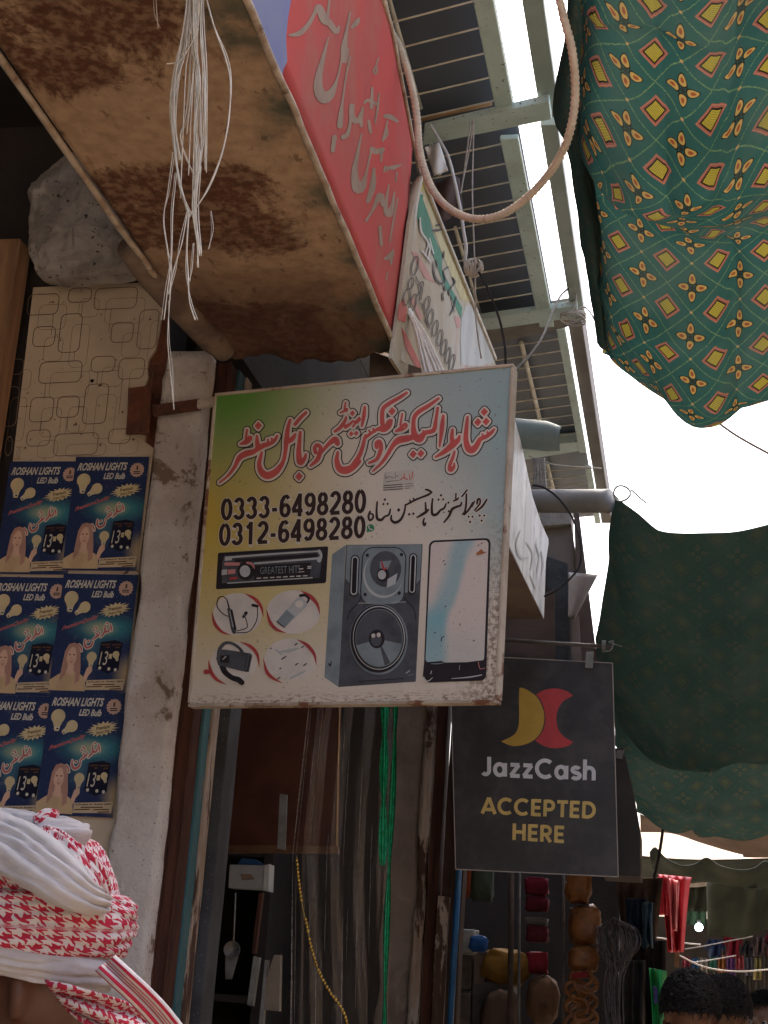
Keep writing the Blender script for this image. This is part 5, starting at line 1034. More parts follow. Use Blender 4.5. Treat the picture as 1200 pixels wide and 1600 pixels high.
def ribbon(px, wpx, y0, y1, seed, Y):
    c = cat(px, 8)
    def f(u, v):
        i = min(int(v * (len(c) - 1)), len(c) - 2); t = v * (len(c) - 1) - i; x = c[i][0] + (c[i + 1][0] - c[i][0]) * t; y = c[i][1] + (c[i + 1][1] - c[i][1]) * t
        tw = math.sin(v * 9 + seed) ; return at(x + (u - .5) * wpx * (.45 + .55 * abs(tw)), y, Y=Y + .012 * math.sin(u * 9 + seed) + .01 * tw * (u - .5))
    return B().grid(f, 10, 50)
obj('foil_ribbon', ribbon([(602, 1070), (601, 1150), (599, 1250), (598, 1352)], 14, 0, 0, .3, 4.8), GFOIL, label='short green foil ribbon, left of the pair under the sign', cat_='ribbon')
obj('foil_ribbon', ribbon([(619, 1070), (615, 1200), (608, 1350), (603, 1480), (600, 1640)], 11, 0, 0, 1.7, 4.79), GFOIL, label='long green foil ribbon, right of the pair under the sign', cat_='ribbon')

# ------------------------------------------------------------------ second shop: hanging goods in the dark
obj('blue_pole', B().tube([at(718, 1340, Y=7.0), at(701, 1640, Y=7.0)], .014, 10), M('blue pole paint', (.02, .10, .22), (.015, .07, .16), 8, rough=.45), label='bright blue pole at the edge of the farther shop', cat_='pole')
def blobthing(name, px0, py0, px1, py1, Y, mat, lab, cat_, rough=.25, seed=1, dy=.06, squ=.75):
    c = at((px0 + px1) / 2, (py0 + py1) / 2, Y=Y); a = at(px0, (py0 + py1) / 2, Y=Y); t = at((px0 + px1) / 2, py0, Y=Y); rx, rz = abs(a.x - c.x), abs(t.z - c.z)
    b = B(); nu, nv = 24, 16; vs = []
    for j in range(nv + 1):
        th = math.pi * j / nv
        for i in range(nu):
            ph = 2 * math.pi * i / nu; d = V((math.sin(th) * math.cos(ph), math.sin(th) * math.sin(ph), math.cos(th)))
            p = V([math.copysign(abs(k) ** squ, k) for k in d]); k = 1 + rough * .5 * noise.noise(d * 2.4 + V((seed, seed * .7, 0))) + rough * .25 * noise.noise(d * 7 + V((seed, 0, 3)))
            vs.append(c + V((p.x * rx, p.y * dy, p.z * rz)) * k)
    b.add(vs, [(j * nu + i, (j + 1) * nu + i, (j + 1) * nu + (i + 1) % nu, j * nu + (i + 1) % nu) for j in range(nv) for i in range(nu)]); b.smooth = True
    return obj(name, b, mat, label=lab, cat_=cat_)
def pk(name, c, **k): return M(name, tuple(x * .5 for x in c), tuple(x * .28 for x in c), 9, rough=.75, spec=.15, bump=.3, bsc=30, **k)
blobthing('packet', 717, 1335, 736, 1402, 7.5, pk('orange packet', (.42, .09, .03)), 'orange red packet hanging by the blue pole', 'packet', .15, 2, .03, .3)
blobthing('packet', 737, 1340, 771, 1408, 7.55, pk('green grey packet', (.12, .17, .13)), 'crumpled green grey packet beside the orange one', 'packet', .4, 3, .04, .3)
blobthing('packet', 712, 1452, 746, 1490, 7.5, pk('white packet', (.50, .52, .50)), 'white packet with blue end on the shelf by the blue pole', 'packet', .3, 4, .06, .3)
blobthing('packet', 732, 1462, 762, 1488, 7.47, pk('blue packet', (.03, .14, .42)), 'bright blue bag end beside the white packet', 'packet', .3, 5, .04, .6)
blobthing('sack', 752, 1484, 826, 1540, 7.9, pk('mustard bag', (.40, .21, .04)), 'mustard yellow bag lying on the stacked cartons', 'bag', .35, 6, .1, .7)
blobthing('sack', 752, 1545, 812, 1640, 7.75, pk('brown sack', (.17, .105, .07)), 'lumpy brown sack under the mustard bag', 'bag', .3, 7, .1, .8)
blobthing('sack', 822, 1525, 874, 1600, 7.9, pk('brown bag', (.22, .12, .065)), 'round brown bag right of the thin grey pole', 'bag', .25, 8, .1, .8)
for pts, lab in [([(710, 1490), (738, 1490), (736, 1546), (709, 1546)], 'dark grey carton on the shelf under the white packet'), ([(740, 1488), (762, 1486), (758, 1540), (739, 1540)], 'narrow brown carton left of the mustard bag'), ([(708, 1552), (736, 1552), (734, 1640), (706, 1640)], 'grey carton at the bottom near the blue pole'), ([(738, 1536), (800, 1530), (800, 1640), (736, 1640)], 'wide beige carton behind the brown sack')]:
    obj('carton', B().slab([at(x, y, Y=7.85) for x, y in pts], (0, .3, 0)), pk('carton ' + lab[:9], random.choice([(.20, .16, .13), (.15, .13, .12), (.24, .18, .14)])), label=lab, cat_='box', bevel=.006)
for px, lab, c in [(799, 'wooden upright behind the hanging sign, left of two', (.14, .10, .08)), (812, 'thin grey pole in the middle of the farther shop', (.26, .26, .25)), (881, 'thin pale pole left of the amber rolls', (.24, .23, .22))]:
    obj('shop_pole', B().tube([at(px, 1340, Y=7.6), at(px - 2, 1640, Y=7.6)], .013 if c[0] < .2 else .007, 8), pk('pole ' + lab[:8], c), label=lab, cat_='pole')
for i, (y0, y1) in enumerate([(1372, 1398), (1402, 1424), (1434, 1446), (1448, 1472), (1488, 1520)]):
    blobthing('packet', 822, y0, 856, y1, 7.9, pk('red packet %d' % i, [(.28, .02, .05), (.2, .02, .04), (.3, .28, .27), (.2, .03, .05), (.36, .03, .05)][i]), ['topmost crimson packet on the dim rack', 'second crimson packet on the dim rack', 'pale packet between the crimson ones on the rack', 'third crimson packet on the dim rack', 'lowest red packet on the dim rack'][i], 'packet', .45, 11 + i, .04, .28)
AMB = M('amber plastic wrap', (.22, .085, .022), (.13, .045, .014), 14, rough=.45, spec=.3, bump=.25, bsc=50)
for i, (a, c, d, e_, lab) in enumerate([(884, 1352, 924, 1412, 'uppermost amber roll, just under the payment sign'), (890, 1416, 940, 1476, 'fat amber wrapped roll, second from the top'), (888, 1478, 935, 1520, 'third amber roll of the hanging column')]):
    blobthing('amber_roll', a, c, d, e_, 7.5, AMB, lab, 'roll', .4, 20 + i, .07, .6)
b = B()
for i in range(11):
    c = at(908 + 8 * math.sin(i * 2.1), 1528 + i * 9, Y=7.45); b.tube([c + V((.05 * math.cos(t), .02 * math.sin(t + i), .035 * math.sin(t))) for t in [j * .45 for j in range(15)]], .011, 6)
bg_ = obj('bangle_bunch', b, AMB, label='bunch of amber bangles with a red top below the rolls', cat_='bangles')
obj('red_top', B().slab([at(x, y, Y=7.4) for x, y in [(893, 1520), (918, 1518), (919, 1527), (893, 1529)]], (0, .06, 0)), pk('red cap', (.35, .03, .03)), bg_)
CAB = M('dusty grey cable', (.16, .13, .125), (.10, .08, .08), 30, rough=.6)
b = B()
for i in range(46):
    a = random.uniform(-1, 1); top = (958 + a * 10, 1432 + abs(a) * 6 + random.random() * 4); wd = 26 * a + random.uniform(-5, 5); bot = (966 + a * 14, 1506 + random.uniform(-14, 14))
    q = cat([top, (top[0] + wd * .8 + 4, 1452), (966 + wd * 1.15, 1478), bot], 6); b.tube([at(x, y, Y=7.35 + random.uniform(-.02, .06) + .02 * math.sin(k * .4)) for k, (x, y) in enumerate(q)], .0028, 4)
obj('cable_bundle', b, CAB, label='tangled bundle of grey cables hanging right of the amber rolls', cat_='cable')
b = B()
for i in range(16):
    x = 948 + i * 2; q = cat([(x + random.uniform(-4, 4), 1500), (x - 6 + random.uniform(-5, 5), 1545), (x - 2 + random.uniform(-6, 6), 1610)], 6); b.tube([at(a, c, Y=7.36 + random.uniform(0, .05)) for a, c in q], .003, 4)
obj('cable_bundle', b, CAB, label='loose cable ends trailing below the tangled bundle', cat_='cable')
def drape(name, px0, px1, py0, py1, Y, mat, lab, cat_, folds=5, amp=.03, taper=0.0, lean=0.0, nu=40, nv=24, seed=0):
    def f(u, v):
        w_ = 1 - taper * v; x = (px0 + px1) / 2 + (px1 - px0) * (u - .5) * w_ + lean * v; y = py0 + (py1 - py0) * v + 3 * math.sin(u * 7 + seed) * v
        return at(x, y, Y=Y + amp * math.sin(u * folds * 6.28 + 1.4 * math.sin(v * 3 + seed)) * (.3 + .7 * v) + amp * noise.noise(V((u * 3, v * 3, seed))))
    return obj(name, B().grid(f, nu, nv), mat, label=lab, cat_=cat_, solid=.003)
drape('brown_cloth', 962, 1036, 1372, 1470, 8.4, pk('brown drape', (.13, .075, .045)), 'brown cloth draped under the black box sign', 'cloth', 4, .03, .3)
drape('blue_cloth', 978, 1012, 1404, 1480, 8.2, pk('navy drape', (.03, .05, .08)), 'dark blue cloth hanging behind the cable bundle', 'cloth', 3)
drape('blue_cloth', 1004, 1020, 1410, 1480, 8.1, pk('slate blue drape', (.11, .20, .27)), 'narrow slate blue cloth left of the red garment', 'cloth', 2)
drape('dark_cloth', 985, 1040, 1470, 1640, 8.3, pk('black brown drape', (.045, .03, .026)), 'black cloth hanging below the blue ones', 'cloth', 4)
drape('dark_cloth', 968, 1008, 1500, 1640, 7.9, pk('grey brown drape', (.10, .085, .08)), 'grey cloth hanging right of the cable ends', 'cloth', 3)

# ------------------------------------------------------------------ patterned cloth canopies over the lane
def cloth_mat(name, dark=1.0, transl=.35, show=1.0):
    g = NG(name); uv = g.coord('UV')
    wob = g.noise(uv, 3.0, 2); U, W_, _ = g.sep(uv)
    fr = lambda s, o: g.math('SUBTRACT', g.math('FRACT', g.math('ADD', s, o)), .5)
    ab = lambda s: g.math('ABSOLUTE', s)
    x, y = fr(U, 0.0), fr(W_, 0.0); x2, y2 = fr(U, .5), fr(W_, .5)
    d1 = g.math('ADD', ab(x), ab(y))
    lt = lambda s, v, e=.008: g.ramp(s, v + e, v - e)
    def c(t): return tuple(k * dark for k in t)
    col = g.mix(g.noise(uv, 5, 4, .6), c((.027, .092, .083)), c((.036, .112, .098)))
    ln = lt(ab(g.math('SUBTRACT', d1, .5)), .014, .01); col = g.mix(g.math('MULTIPLY', ln, g.ramp(g.noise(uv, 38, 2), .35, .6)), col, c((.17, .27, .12)))
    col = g.mix(lt(d1, .275), col, c((.31, .11, .08))); col = g.mix(lt(ab(g.math('SUBTRACT', d1, .252)), .008, .005), col, c((.42, .20, .14)))
    col = g.mix(lt(d1, .205), col, c((.015, .014, .012)))
    hatch = g.math('GREATER_THAN', g.math('SINE', g.math('MULTIPLY', g.math('ADD', x, y), 150.0)), .1); hatch2 = g.math('GREATER_THAN', g.math('SINE', g.math('MULTIPLY', g.math('SUBTRACT', x, y), 150.0)), .1)
    col = g.mix(lt(d1, .168), col, g.mix(g.math('MULTIPLY', hatch, hatch2), c((.42, .34, .05)), c((.10, .12, .03))))
    def petal(a, b_):
        p = g.math('DIVIDE', g.math('SUBTRACT', ab(a), .178), .108); q = g.math('DIVIDE', b_, .066)
        tip = g.math('ADD', 1.0, g.math('MULTIPLY', p, .35)); q = g.math('MULTIPLY', q, tip)
        return g.math('ADD', g.math('MULTIPLY', p, p), g.math('MULTIPLY', q, q))
    pt = g.math('MINIMUM', petal(x2, y2), petal(y2, x2))
    col = g.mix(lt(pt, 1.45, .15), col, c((.02, .025, .02))); col = g.mix(lt(pt, .9, .1), col, c((.46, .31, .10))); col = g.mix(lt(pt, .22, .1), col, c((.30, .08, .03)))
    r2 = g.math('SQRT', g.math('ADD', g.math('MULTIPLY', x2, x2), g.math('MULTIPLY', y2, y2)))
    col = g.mix(lt(r2, .045, .01), col, c((.03, .035, .03)))
    nr = g.math('SQRT', g.math('ADD', g.math('MULTIPLY', ab(g.math('SUBTRACT', ab(x), .5)), ab(g.math('SUBTRACT', ab(x), .5))), g.math('MULTIPLY', y, y)))
    col = g.mix(lt(nr, .028, .008), col, c((.45, .30, .13)))
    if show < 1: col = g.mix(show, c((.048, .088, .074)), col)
    col = g.mix(g.math('MULTIPLY', g.ramp(g.noise(uv, .55, 5, .6), .38, .72), .38), col, c((.12, .15, .125)))
    nm = g.bump(g.math('ADD', g.noise(g.scale(uv, (1.0, .35, 1)), 2.6, 6, .6, .8), g.math('MULTIPLY', g.noise(uv, 90, 2), .25)), .6, .03)
    d = g.n('BsdfDiffuse'); g.set(d.inputs[0], col); g.t.links.new(nm, d.inputs['Normal'])
    t = g.n('BsdfTranslucent'); g.set(t.inputs[0], col)
    m = g.n('MixShader'); m.inputs[0].default_value = transl; g.t.links.new(d.outputs[0], m.inputs[1]); g.t.links.new(t.outputs[0], m.inputs[2])
    return g.done(m.outputs[0])
CLOTH1 = cloth_mat('green block print cloth', .52, .2); CLOTH2 = cloth_mat('green block print cloth shade-toned reverse', .42, .08, .09); CLOTH3 = cloth_mat('green block print cloth thin', .40, .14, .14)  # reverse side: faint print, with shade put into its darker tone
def net(rows, nu, nv, wr=.012, seed=0.0, fr=3.0, cre=.015):
    R_ = [cat([(*at(px, py, Y=y),) for px, py, y in r], 12) for r in rows]
    C = [cat([R_[j][i] for j in range(len(R_))], 12) for i in range(len(R_[0]))]
    nI, nJ = len(C) - 1, len(C[0]) - 1
    def f(u, v):
        a = u * nI; i = min(int(a), nI - 1); s = a - i; b_ = v * nJ; j = min(int(b_), nJ - 1); t = b_ - j
        p = V(C[i][j]) * (1 - s) * (1 - t) + V(C[i + 1][j]) * s * (1 - t) + V(C[i][j + 1]) * (1 - s) * t + V(C[i + 1][j + 1]) * s * t
        w_ = wr * noise.noise(V((p.x * fr + seed, p.y * fr * .7, p.z * fr))) + wr * .35 * noise.noise(V((p.x * fr * 3 + seed, p.y * fr * 2, p.z * fr * 3)))
        n_ = noise.noise(V((p.x * 2.2 + seed, p.y * 1.1 + p.z * .6, seed * 2))); n2 = noise.noise(V((p.x * 1.3 - p.y * 1.6 + seed, p.y * 1.9 + p.x, p.z + seed)))
        w_ += cre * (1 - min(1, abs(n_) * 3.5)) ** 2 - cre * .7 * (1 - min(1, abs(n2) * 4.5)) ** 2
        return p + V((w_ * .3, w_ * .4, w_))
    return f
rows1 = [[(850, -190, 3.25), (905, -200, 3.2), (1000, -210, 3.15), (1100, -210, 3.15), (1220, -210, 3.15), (1420, -200, 3.2), (1835, -200, 3.2), (2250, -200, 3.2)],
         [(906, 0, 3.75), (928, 5, 3.66), (1000, 0, 3.62), (1100, 0, 3.6), (1220, 0, 3.6), (1420, 0, 3.65), (1835, 0, 3.65), (2250, 0, 3.65)],
         [(902, 150, 4.05), (922, 165, 3.95), (1000, 165, 3.9), (1100, 160, 3.88), (1220, 160, 3.9), (1420, 150, 3.95), (1835, 150, 3.95), (2250, 150, 3.95)],
         [(906, 225, 4.3), (928, 265, 4.2), (1000, 312, 4.1), (1100, 325, 4.05), (1220, 285, 4.1), (1420, 280, 4.15), (1835, 280, 4.15), (2250, 280, 4.15)],
         [(922, 320, 4.6), (945, 340, 4.5), (1000, 368, 4.5), (1100, 385, 4.5), (1220, 350, 4.45), (1420, 350, 4.5), (1835, 350, 4.5), (2250, 350, 4.5)],
         [(938, 460, 4.95), (955, 470, 4.8), (1010, 490, 4.75), (1100, 500, 4.7), (1220, 490, 4.7), (1420, 470, 4.75), (1835, 470, 4.75), (2250, 470, 4.75)],
         [(948, 538, 5.2), (962, 552, 5.08), (1030, 598, 5.0), (1110, 640, 4.95), (1205, 602, 4.95), (1420, 540, 5.0), (1835, 540, 5.0), (2250, 540, 5.0)],
         [(945, 545, 5.35), (968, 566, 5.3), (1040, 612, 5.25), (1110, 656, 5.2), (1205, 615, 5.2), (1420, 550, 5.25), (1835, 550, 5.25), (2250, 550, 5.25)],
         [(955, 480, 5.7), (980, 490, 5.7), (1050, 520, 5.7), (1110, 540, 5.7), (1210, 520, 5.7), (1420, 460, 5.7), (1835, 460, 5.7), (2250, 460, 5.7)]]
can1 = obj('patterned_canopy', B().grid(net(rows1, 0, 0, .016, 2.0, 3.2, .034), 150, 190, 0, .160), CLOTH1, label='green block printed cloth with yellow diamonds sagging overhead at upper right', cat_='cloth')
hemr = [[(848, -190, 3.4), (880, -190, 3.35), (925, -190, 3.4)], [(886, 0, 3.82), (898, 0, 3.76), (925, 5, 3.8)], [(864, 150, 4.15), (885, 155, 4.05), (920, 165, 4.1)], [(868, 195, 4.3), (892, 205, 4.2), (925, 265, 4.3)], [(886, 250, 4.5), (902, 262, 4.4), (935, 330, 4.5)], [(908, 380, 4.85), (922, 390, 4.75), (948, 440, 4.85)], [(922, 470, 5.1), (934, 490, 5.0), (952, 520, 5.08)], [(931, 540, 5.3), (944, 546, 5.22), (962, 556, 5.3)]]
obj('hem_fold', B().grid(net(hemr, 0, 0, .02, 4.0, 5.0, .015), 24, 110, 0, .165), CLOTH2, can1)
rows2 = [[(958, 776, 6.5), (1000, 792, 6.5), (1050, 822, 6.5), (1120, 838, 6.5), (1200, 822, 6.5), (1420, 780, 6.5), (1640, 780, 6.5), (1860, 780, 6.5)],
         [(948, 870, 6.62), (1000, 885, 6.6), (1050, 905, 6.65), (1120, 915, 6.7), (1200, 905, 6.65), (1420, 880, 6.6), (1640, 880, 6.6), (1860, 880, 6.6)],
         [(934, 975, 6.85), (985, 985, 6.85), (1050, 1000, 6.95), (1120, 1005, 7.0), (1200, 1000, 6.95), (1420, 980, 6.9), (1640, 980, 6.9), (1860, 980, 6.9)],
         [(932, 1030, 7.05), (980, 1060, 7.1), (1050, 1090, 7.2), (1120, 1090, 7.25), (1200, 1090, 7.2), (1420, 1070, 7.1), (1640, 1070, 7.1), (1860, 1070, 7.1)],
         [(958, 1110, 7.4), (1005, 1145, 7.4), (1060, 1175, 7.45), (1125, 1160, 7.5), (1200, 1165, 7.45), (1420, 1150, 7.4), (1640, 1150, 7.4), (1860, 1150, 7.4)],
         [(985, 1175, 7.7), (1025, 1200, 7.65), (1085, 1216, 7.65), (1150, 1180, 7.7), (1205, 1192, 7.7), (1420, 1180, 7.7), (1640, 1180, 7.7), (1860, 1180, 7.7)],
         [(1000, 1120, 8.1), (1040, 1130, 8.1), (1090, 1140, 8.1), (1150, 1110, 8.1), (1210, 1110, 8.1), (1420, 1100, 8.1), (1640, 1100, 8.1), (1860, 1100, 8.1)]]
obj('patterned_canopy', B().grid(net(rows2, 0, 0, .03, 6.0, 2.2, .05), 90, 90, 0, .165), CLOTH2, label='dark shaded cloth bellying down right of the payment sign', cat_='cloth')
rows3 = [[(930, 985, 8.2), (980, 1000, 8.2), (1060, 1010, 8.2), (1200, 1010, 8.2), (1420, 1000, 8.2), (1640, 1000, 8.2), (1860, 1000, 8.2)], [(950, 1080, 8.5), (1000, 1110, 8.5), (1070, 1130, 8.55), (1200, 1130, 8.5), (1420, 1120, 8.5), (1640, 1120, 8.5), (1860, 1120, 8.5)],
         [(966, 1170, 8.9), (1010, 1200, 8.9), (1080, 1215, 8.95), (1200, 1215, 8.9), (1420, 1200, 8.9), (1640, 1200, 8.9), (1860, 1200, 8.9)], [(984, 1235, 9.2), (1020, 1262, 9.2), (1080, 1280, 9.2), (1200, 1290, 9.2), (1420, 1280, 9.2), (1640, 1280, 9.2), (1860, 1280, 9.2)], [(1000, 1268, 9.5), (1040, 1290, 9.5), (1090, 1302, 9.5), (1200, 1312, 9.5), (1420, 1300, 9.5), (1640, 1300, 9.5), (1860, 1300, 9.5)], [(1010, 1230, 10.0), (1040, 1240, 10.0), (1090, 1250, 10.0), (1200, 1260, 10.0), (1420, 1250, 10.0), (1640, 1250, 10.0), (1860, 1250, 10.0)]]
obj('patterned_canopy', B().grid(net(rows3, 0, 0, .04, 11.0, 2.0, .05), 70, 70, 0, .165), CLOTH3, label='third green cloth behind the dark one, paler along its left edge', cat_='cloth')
DGRN = M('dark olive canvas', (.038, .045, .032), (.027, .033, .024), 4, rough=.9); BRC = M('brown canvas', (.13, .095, .078), (.10, .075, .06), 4, rough=.9); CRM = None
g = NG('cream canvas'); co = g.coord(); cc = g.mix(g.noise(co, 4, 4), (.80, .75, .70), (.74, .68, .62)); d_ = g.n('BsdfDiffuse'); g.set(d_.inputs[0], cc); t_ = g.n('BsdfTranslucent'); g.set(t_.inputs[0], cc); m_ = g.n('MixShader'); m_.inputs[0].default_value = .6
g.t.links.new(d_.outputs[0], m_.inputs[1]); g.t.links.new(t_.outputs[0], m_.inputs[2]); CRM = g.done(m_.outputs[0])
def sheet(name, top, bot, Y0, Y1, mat, lab, cat_, nu=60, nv=20, amp=.05, seed=0):
    T_ = cat(top, 10); Bo = cat(bot, 10)
    def pk_(c, u): a = u * (len(c) - 1); i = min(int(a), len(c) - 2); s = a - i; return c[i][0] * (1 - s) + c[i + 1][0] * s, c[i][1] * (1 - s) + c[i + 1][1] * s
    def f(u, v):
        a, c = pk_(T_, u), pk_(Bo, u); return at(a[0] + (c[0] - a[0]) * v, a[1] + (c[1] - a[1]) * v, Y=Y0 + (Y1 - Y0) * v + amp * math.sin(u * 18 + v * 2 + seed) + amp * noise.noise(V((u * 5, v * 2, seed))))
    return obj(name, B().grid(f, nu, nv), mat, label=lab, cat_=cat_, solid=.004)
sheet('brown_canopy', [(1000, 1272), (1050, 1292), (1100, 1298), (1200, 1305), (1600, 1310)], [(1001, 1300), (1050, 1302), (1100, 1318), (1160, 1335), (1205, 1340), (1600, 1340)], 10.2, 10.8, BRC, 'brown strip of canvas below the green cloths', 'cloth')
sheet('scalloped_canopy', [(1015, 1332), (1024, 1324), (1040, 1340), (1064, 1352), (1085, 1350), (1104, 1340), (1125, 1352), (1155, 1359), (1178, 1356), (1197, 1345), (1225, 1356), (1290, 1350)],
      [(1018, 1358), (1030, 1368), (1050, 1374), (1070, 1380), (1090, 1379), (1104, 1378), (1125, 1382), (1155, 1385), (1178, 1388), (1197, 1388), (1225, 1388), (1290, 1386)], 13.0, 13.2, DGRN, 'dark olive awning with scalloped top far down the lane', 'awning', 80, 10, .04)
sheet('scalloped_canopy', [(1104, 1377), (1125, 1381), (1155, 1384), (1178, 1387), (1197, 1387), (1225, 1387), (1290, 1385)], [(1106, 1462), (1125, 1462), (1155, 1466), (1178, 1460), (1197, 1452), (1225, 1450), (1290, 1445)], 13.25, 13.6, DGRN, 'dark olive curtain hanging from the scalloped awning', 'curtain', 60, 16, .05, 2)
sheet('cream_canopy', [(990, 1290), (1060, 1290), (1130, 1300), (1290, 1310)], [(990, 1400), (1060, 1390), (1130, 1375), (1290, 1375)], 16, 16.6, CRM, 'sunlit cream canvas at the far end of the lane', 'cloth', 50, 12, .03)
line('canopy_pole', [(1036, 1296), (1030, 1335), (1022, 1372)], 10.5, .01, BLK, 'dark slanting pole at the end of the cloths', 'pole')
line('stray_wire', [(1115, 655), (1150, 680), (1200, 708), (1300, 760)], 6.0, .005, GREYS, 'single wire crossing the white sky below the patterned cloth', 'wire')
obj('added_shade_canopy', B().grid(lambda u, v: (-2.4 + 4.6 * u, 13.7 + 3.6 * v, 3.02 + .08 * noise.noise(V((u * 3, v * 3, 0)))), 30, 20), DGRN, label='hidden dark canvas added over the far stalls to darken them', cat_='canopy', solid=.004)  # hidden sheet added to keep light off the far stalls
# ------------------------------------------------------------------ far end of the lane
FARW = M('far dark stalls', (.07, .062, .056), (.045, .04, .037), 2, rough=.9)
fb = thing('far_stalls', (.8, 17.5, 0), 'dark stalls closing the far end of the lane', 'stall')
obj('wall', B().box(-2.5, 5.0, 17.4, 17.7, 0, 2.75), FARW, fb)
for i, px in enumerate((1118, 1131, 1152, 1166, 1172, 1183, 1196)): obj('post', B().tube([at(px, 1470, Y=16.8), at(px + 1, 1640, Y=16.8)], .018, 6), pk('post %d' % i, (.16, .14, .12)), fb)
REDC = M('red satin', (.48, .03, .045), (.36, .02, .035), 5, rough=.45, spec=.4)
PINK = M('pink panel satin', (.62, .16, .17), (.52, .12, .13), 14, rough=.45)
rg = thing('red_garment', at(1055, 1490, Y=11), 'long red garment with a pink front panel hanging over the lane', 'garment')
def garm(x0, x1, x0b, x1b, y0, y1, Y, folds): 
    def f(u, v):
        a = x0 + (x1 - x0) * u; c = x0b + (x1b - x0b) * u; return at(a + (c - a) * v ** .7, y0 + (y1 - y0) * v + 5 * u * (1 - v), Y=Y + .05 * math.sin(u * folds) + .03 * noise.noise(V((u * 4, v * 3, x0))))
    return B().grid(f, 30, 20)
obj('body', garm(1029, 1080, 1044, 1068, 1366, 1488, 11, 14), REDC, rg, solid=.004); obj('front_panel', garm(1045, 1062, 1050, 1058, 1372, 1455, 10.9, 5), PINK, rg, solid=.003); obj('sleeve', garm(1029, 1046, 1020, 1046, 1370, 1430, 11.05, 5), REDC, rg, solid=.004)
obj('hanger_tag', B().slab([at(x, y, Y=11) for x, y in [(1054, 1488), (1062, 1488), (1061, 1512), (1053, 1511)]], (0, .01, 0)), pk('tan tag', (.5, .3, .2)), rg)
GRN = M('bright green knit', (.05, .50, .13), (.035, .36, .1), 12, rough=.7)
gg = thing('green_garment', at(1030, 1600, Y=7.75), 'bright green child garment with violet print at the lane edge', 'garment')
obj('body', garm(1014, 1042, 1022, 1040, 1512, 1640, 7.75, 8), GRN, gg, solid=.004); obj('violet_print', garm(1020, 1036, 1022, 1035, 1540, 1568, 7.67, 3), pk('violet print', (.25, .2, .55)), gg)
sheet('green_stall_roof', [(1064, 1420), (1085, 1422), (1104, 1424)], [(1066, 1444), (1085, 1445), (1104, 1446)], 15.5, 15.8, pk('sea green sheet', (.13, .32, .24)), 'sea green striped sheet behind the red garment', 'sheet', 20, 8, .04)
sheet('pale_sheet', [(1072, 1379), (1090, 1378), (1112, 1380)], [(1066, 1386), (1090, 1386), (1112, 1383)], 15, 15.1, CRM, 'sliver of pale sheet under the scalloped awning', 'sheet', 16, 4, .02)
sheet('dark_sheet', [(1062, 1385), (1085, 1386), (1106, 1385)], [(1062, 1422), (1085, 1424), (1106, 1424)], 15.3, 15.4, DGRN, 'dark sheet between red garment and olive curtain', 'sheet', 16, 6, .03)
for name, a, c, d, e_, col, lab in [('hanging_shirt', 1104, 1468, 1130, 1496, (.06, .10, .22), 'small blue shirt on the far line, leftmost'), ('hanging_shirt', 1132, 1460, 1158, 1497, (.45, .035, .06), 'small red shirt on the far line'), ('hanging_shirt', 1160, 1474, 1174, 1492, (.06, .06, .07), 'small dark shirt right of the red one on the far line'), ('hanging_shirt', 1174, 1464, 1198, 1494, (.22, .15, .14), 'brownish shirt at the right end of the far line'), ('hanging_shirt', 1196, 1458, 1215, 1494, (.42, .05, .07), 'red shirt cut by the photo edge')]:
    t = thing(name, at((a + d) / 2, e_, Y=14), lab, 'shirt', 'shirts on the far line')
    m_ = pk(lab, col); f_ = lambda u, v, a=a, c=c, d=d, e_=e_: at(a + 3 + (d - a - 6) * u, c + (e_ - c) * v, Y=14 + .05 * math.sin(u * 12 + v * 2) + .03 * noise.noise(V((u * 4, v * 4, a))))
    obj('body', B().grid(f_, 16, 12), m_, t, solid=.006)
    for s in (0, 1):
        fs = lambda u, v, s=s, a=a, c=c, d=d: at((a + 4 if s == 0 else d - 4) + (-1 if s == 0 else 1) * (5 * v + 1), c + 2 + 10 * u + 6 * v, Y=14 + .02 * math.sin(u * 5)); obj('sleeve', B().grid(fs, 5, 5), m_, t, solid=.006)
for i in range(9):
    px = 1072 + i * 14; c3 = [(.30, .05, .08), (.06, .16, .34), (.42, .36, .3), (.08, .28, .2), (.40, .16, .05), (.2, .08, .26), (.45, .1, .12), (.1, .1, .14), (.36, .3, .12)][i]
    f3 = lambda u, v, px=px, i=i: at(px + (10 + 3 * v) * (u - .5), 1494 + 3 * math.sin(i) + (22 + 6 * (i % 3)) * v, Y=15.2 + .04 * math.sin(u * 11 + i) + .03 * noise.noise(V((u * 4, v * 4, i))))
    obj('hanging_cloth', B().grid(f3, 12, 10), M('far garment %d' % i, c3, tuple(x * .6 for x in c3), 9), label=['wine red', 'blue', 'beige', 'sea green', 'orange', 'violet', 'pinkish red', 'charcoal', 'mustard'][i] + ' cloth in the low row of garments at the far stalls', cat_='garment', group='garments at the far stalls', solid=.006)
WL = M('white clothes line', (.5, .47, .43), (.42, .4, .36), 20)
line('clothes_line', [(1020, 1466), (1034, 1466), (1066, 1473), (1095, 1476)], 12, .006, WL, 'pale line behind the red garment, upper one', 'line')
line('clothes_line', [(1070, 1483), (1100, 1478), (1140, 1470), (1176, 1463)], 13.7, .005, WL, 'pale line carrying the small shirts', 'line')
line('clothes_line', [(1060, 1492), (1090, 1507), (1120, 1515), (1160, 1518), (1210, 1514)], 11.5, .006, WL, 'lowest pale line above the two dark heads', 'line')
line('clothes_line', [(1080, 1504), (1110, 1500), (1150, 1493)], 13, .005, WL, 'faint line dipping left of the red shirt', 'line')
lamp = thing('lit_bulb', at(1092, 1454, Y=14.5), 'glowing round bulb hanging far down the lane', 'lamp')
g = NG('bulb glow'); e = g.n('Emission'); e.inputs[0].default_value = (.75, .92, 1, 1); e.inputs[1].default_value = 6
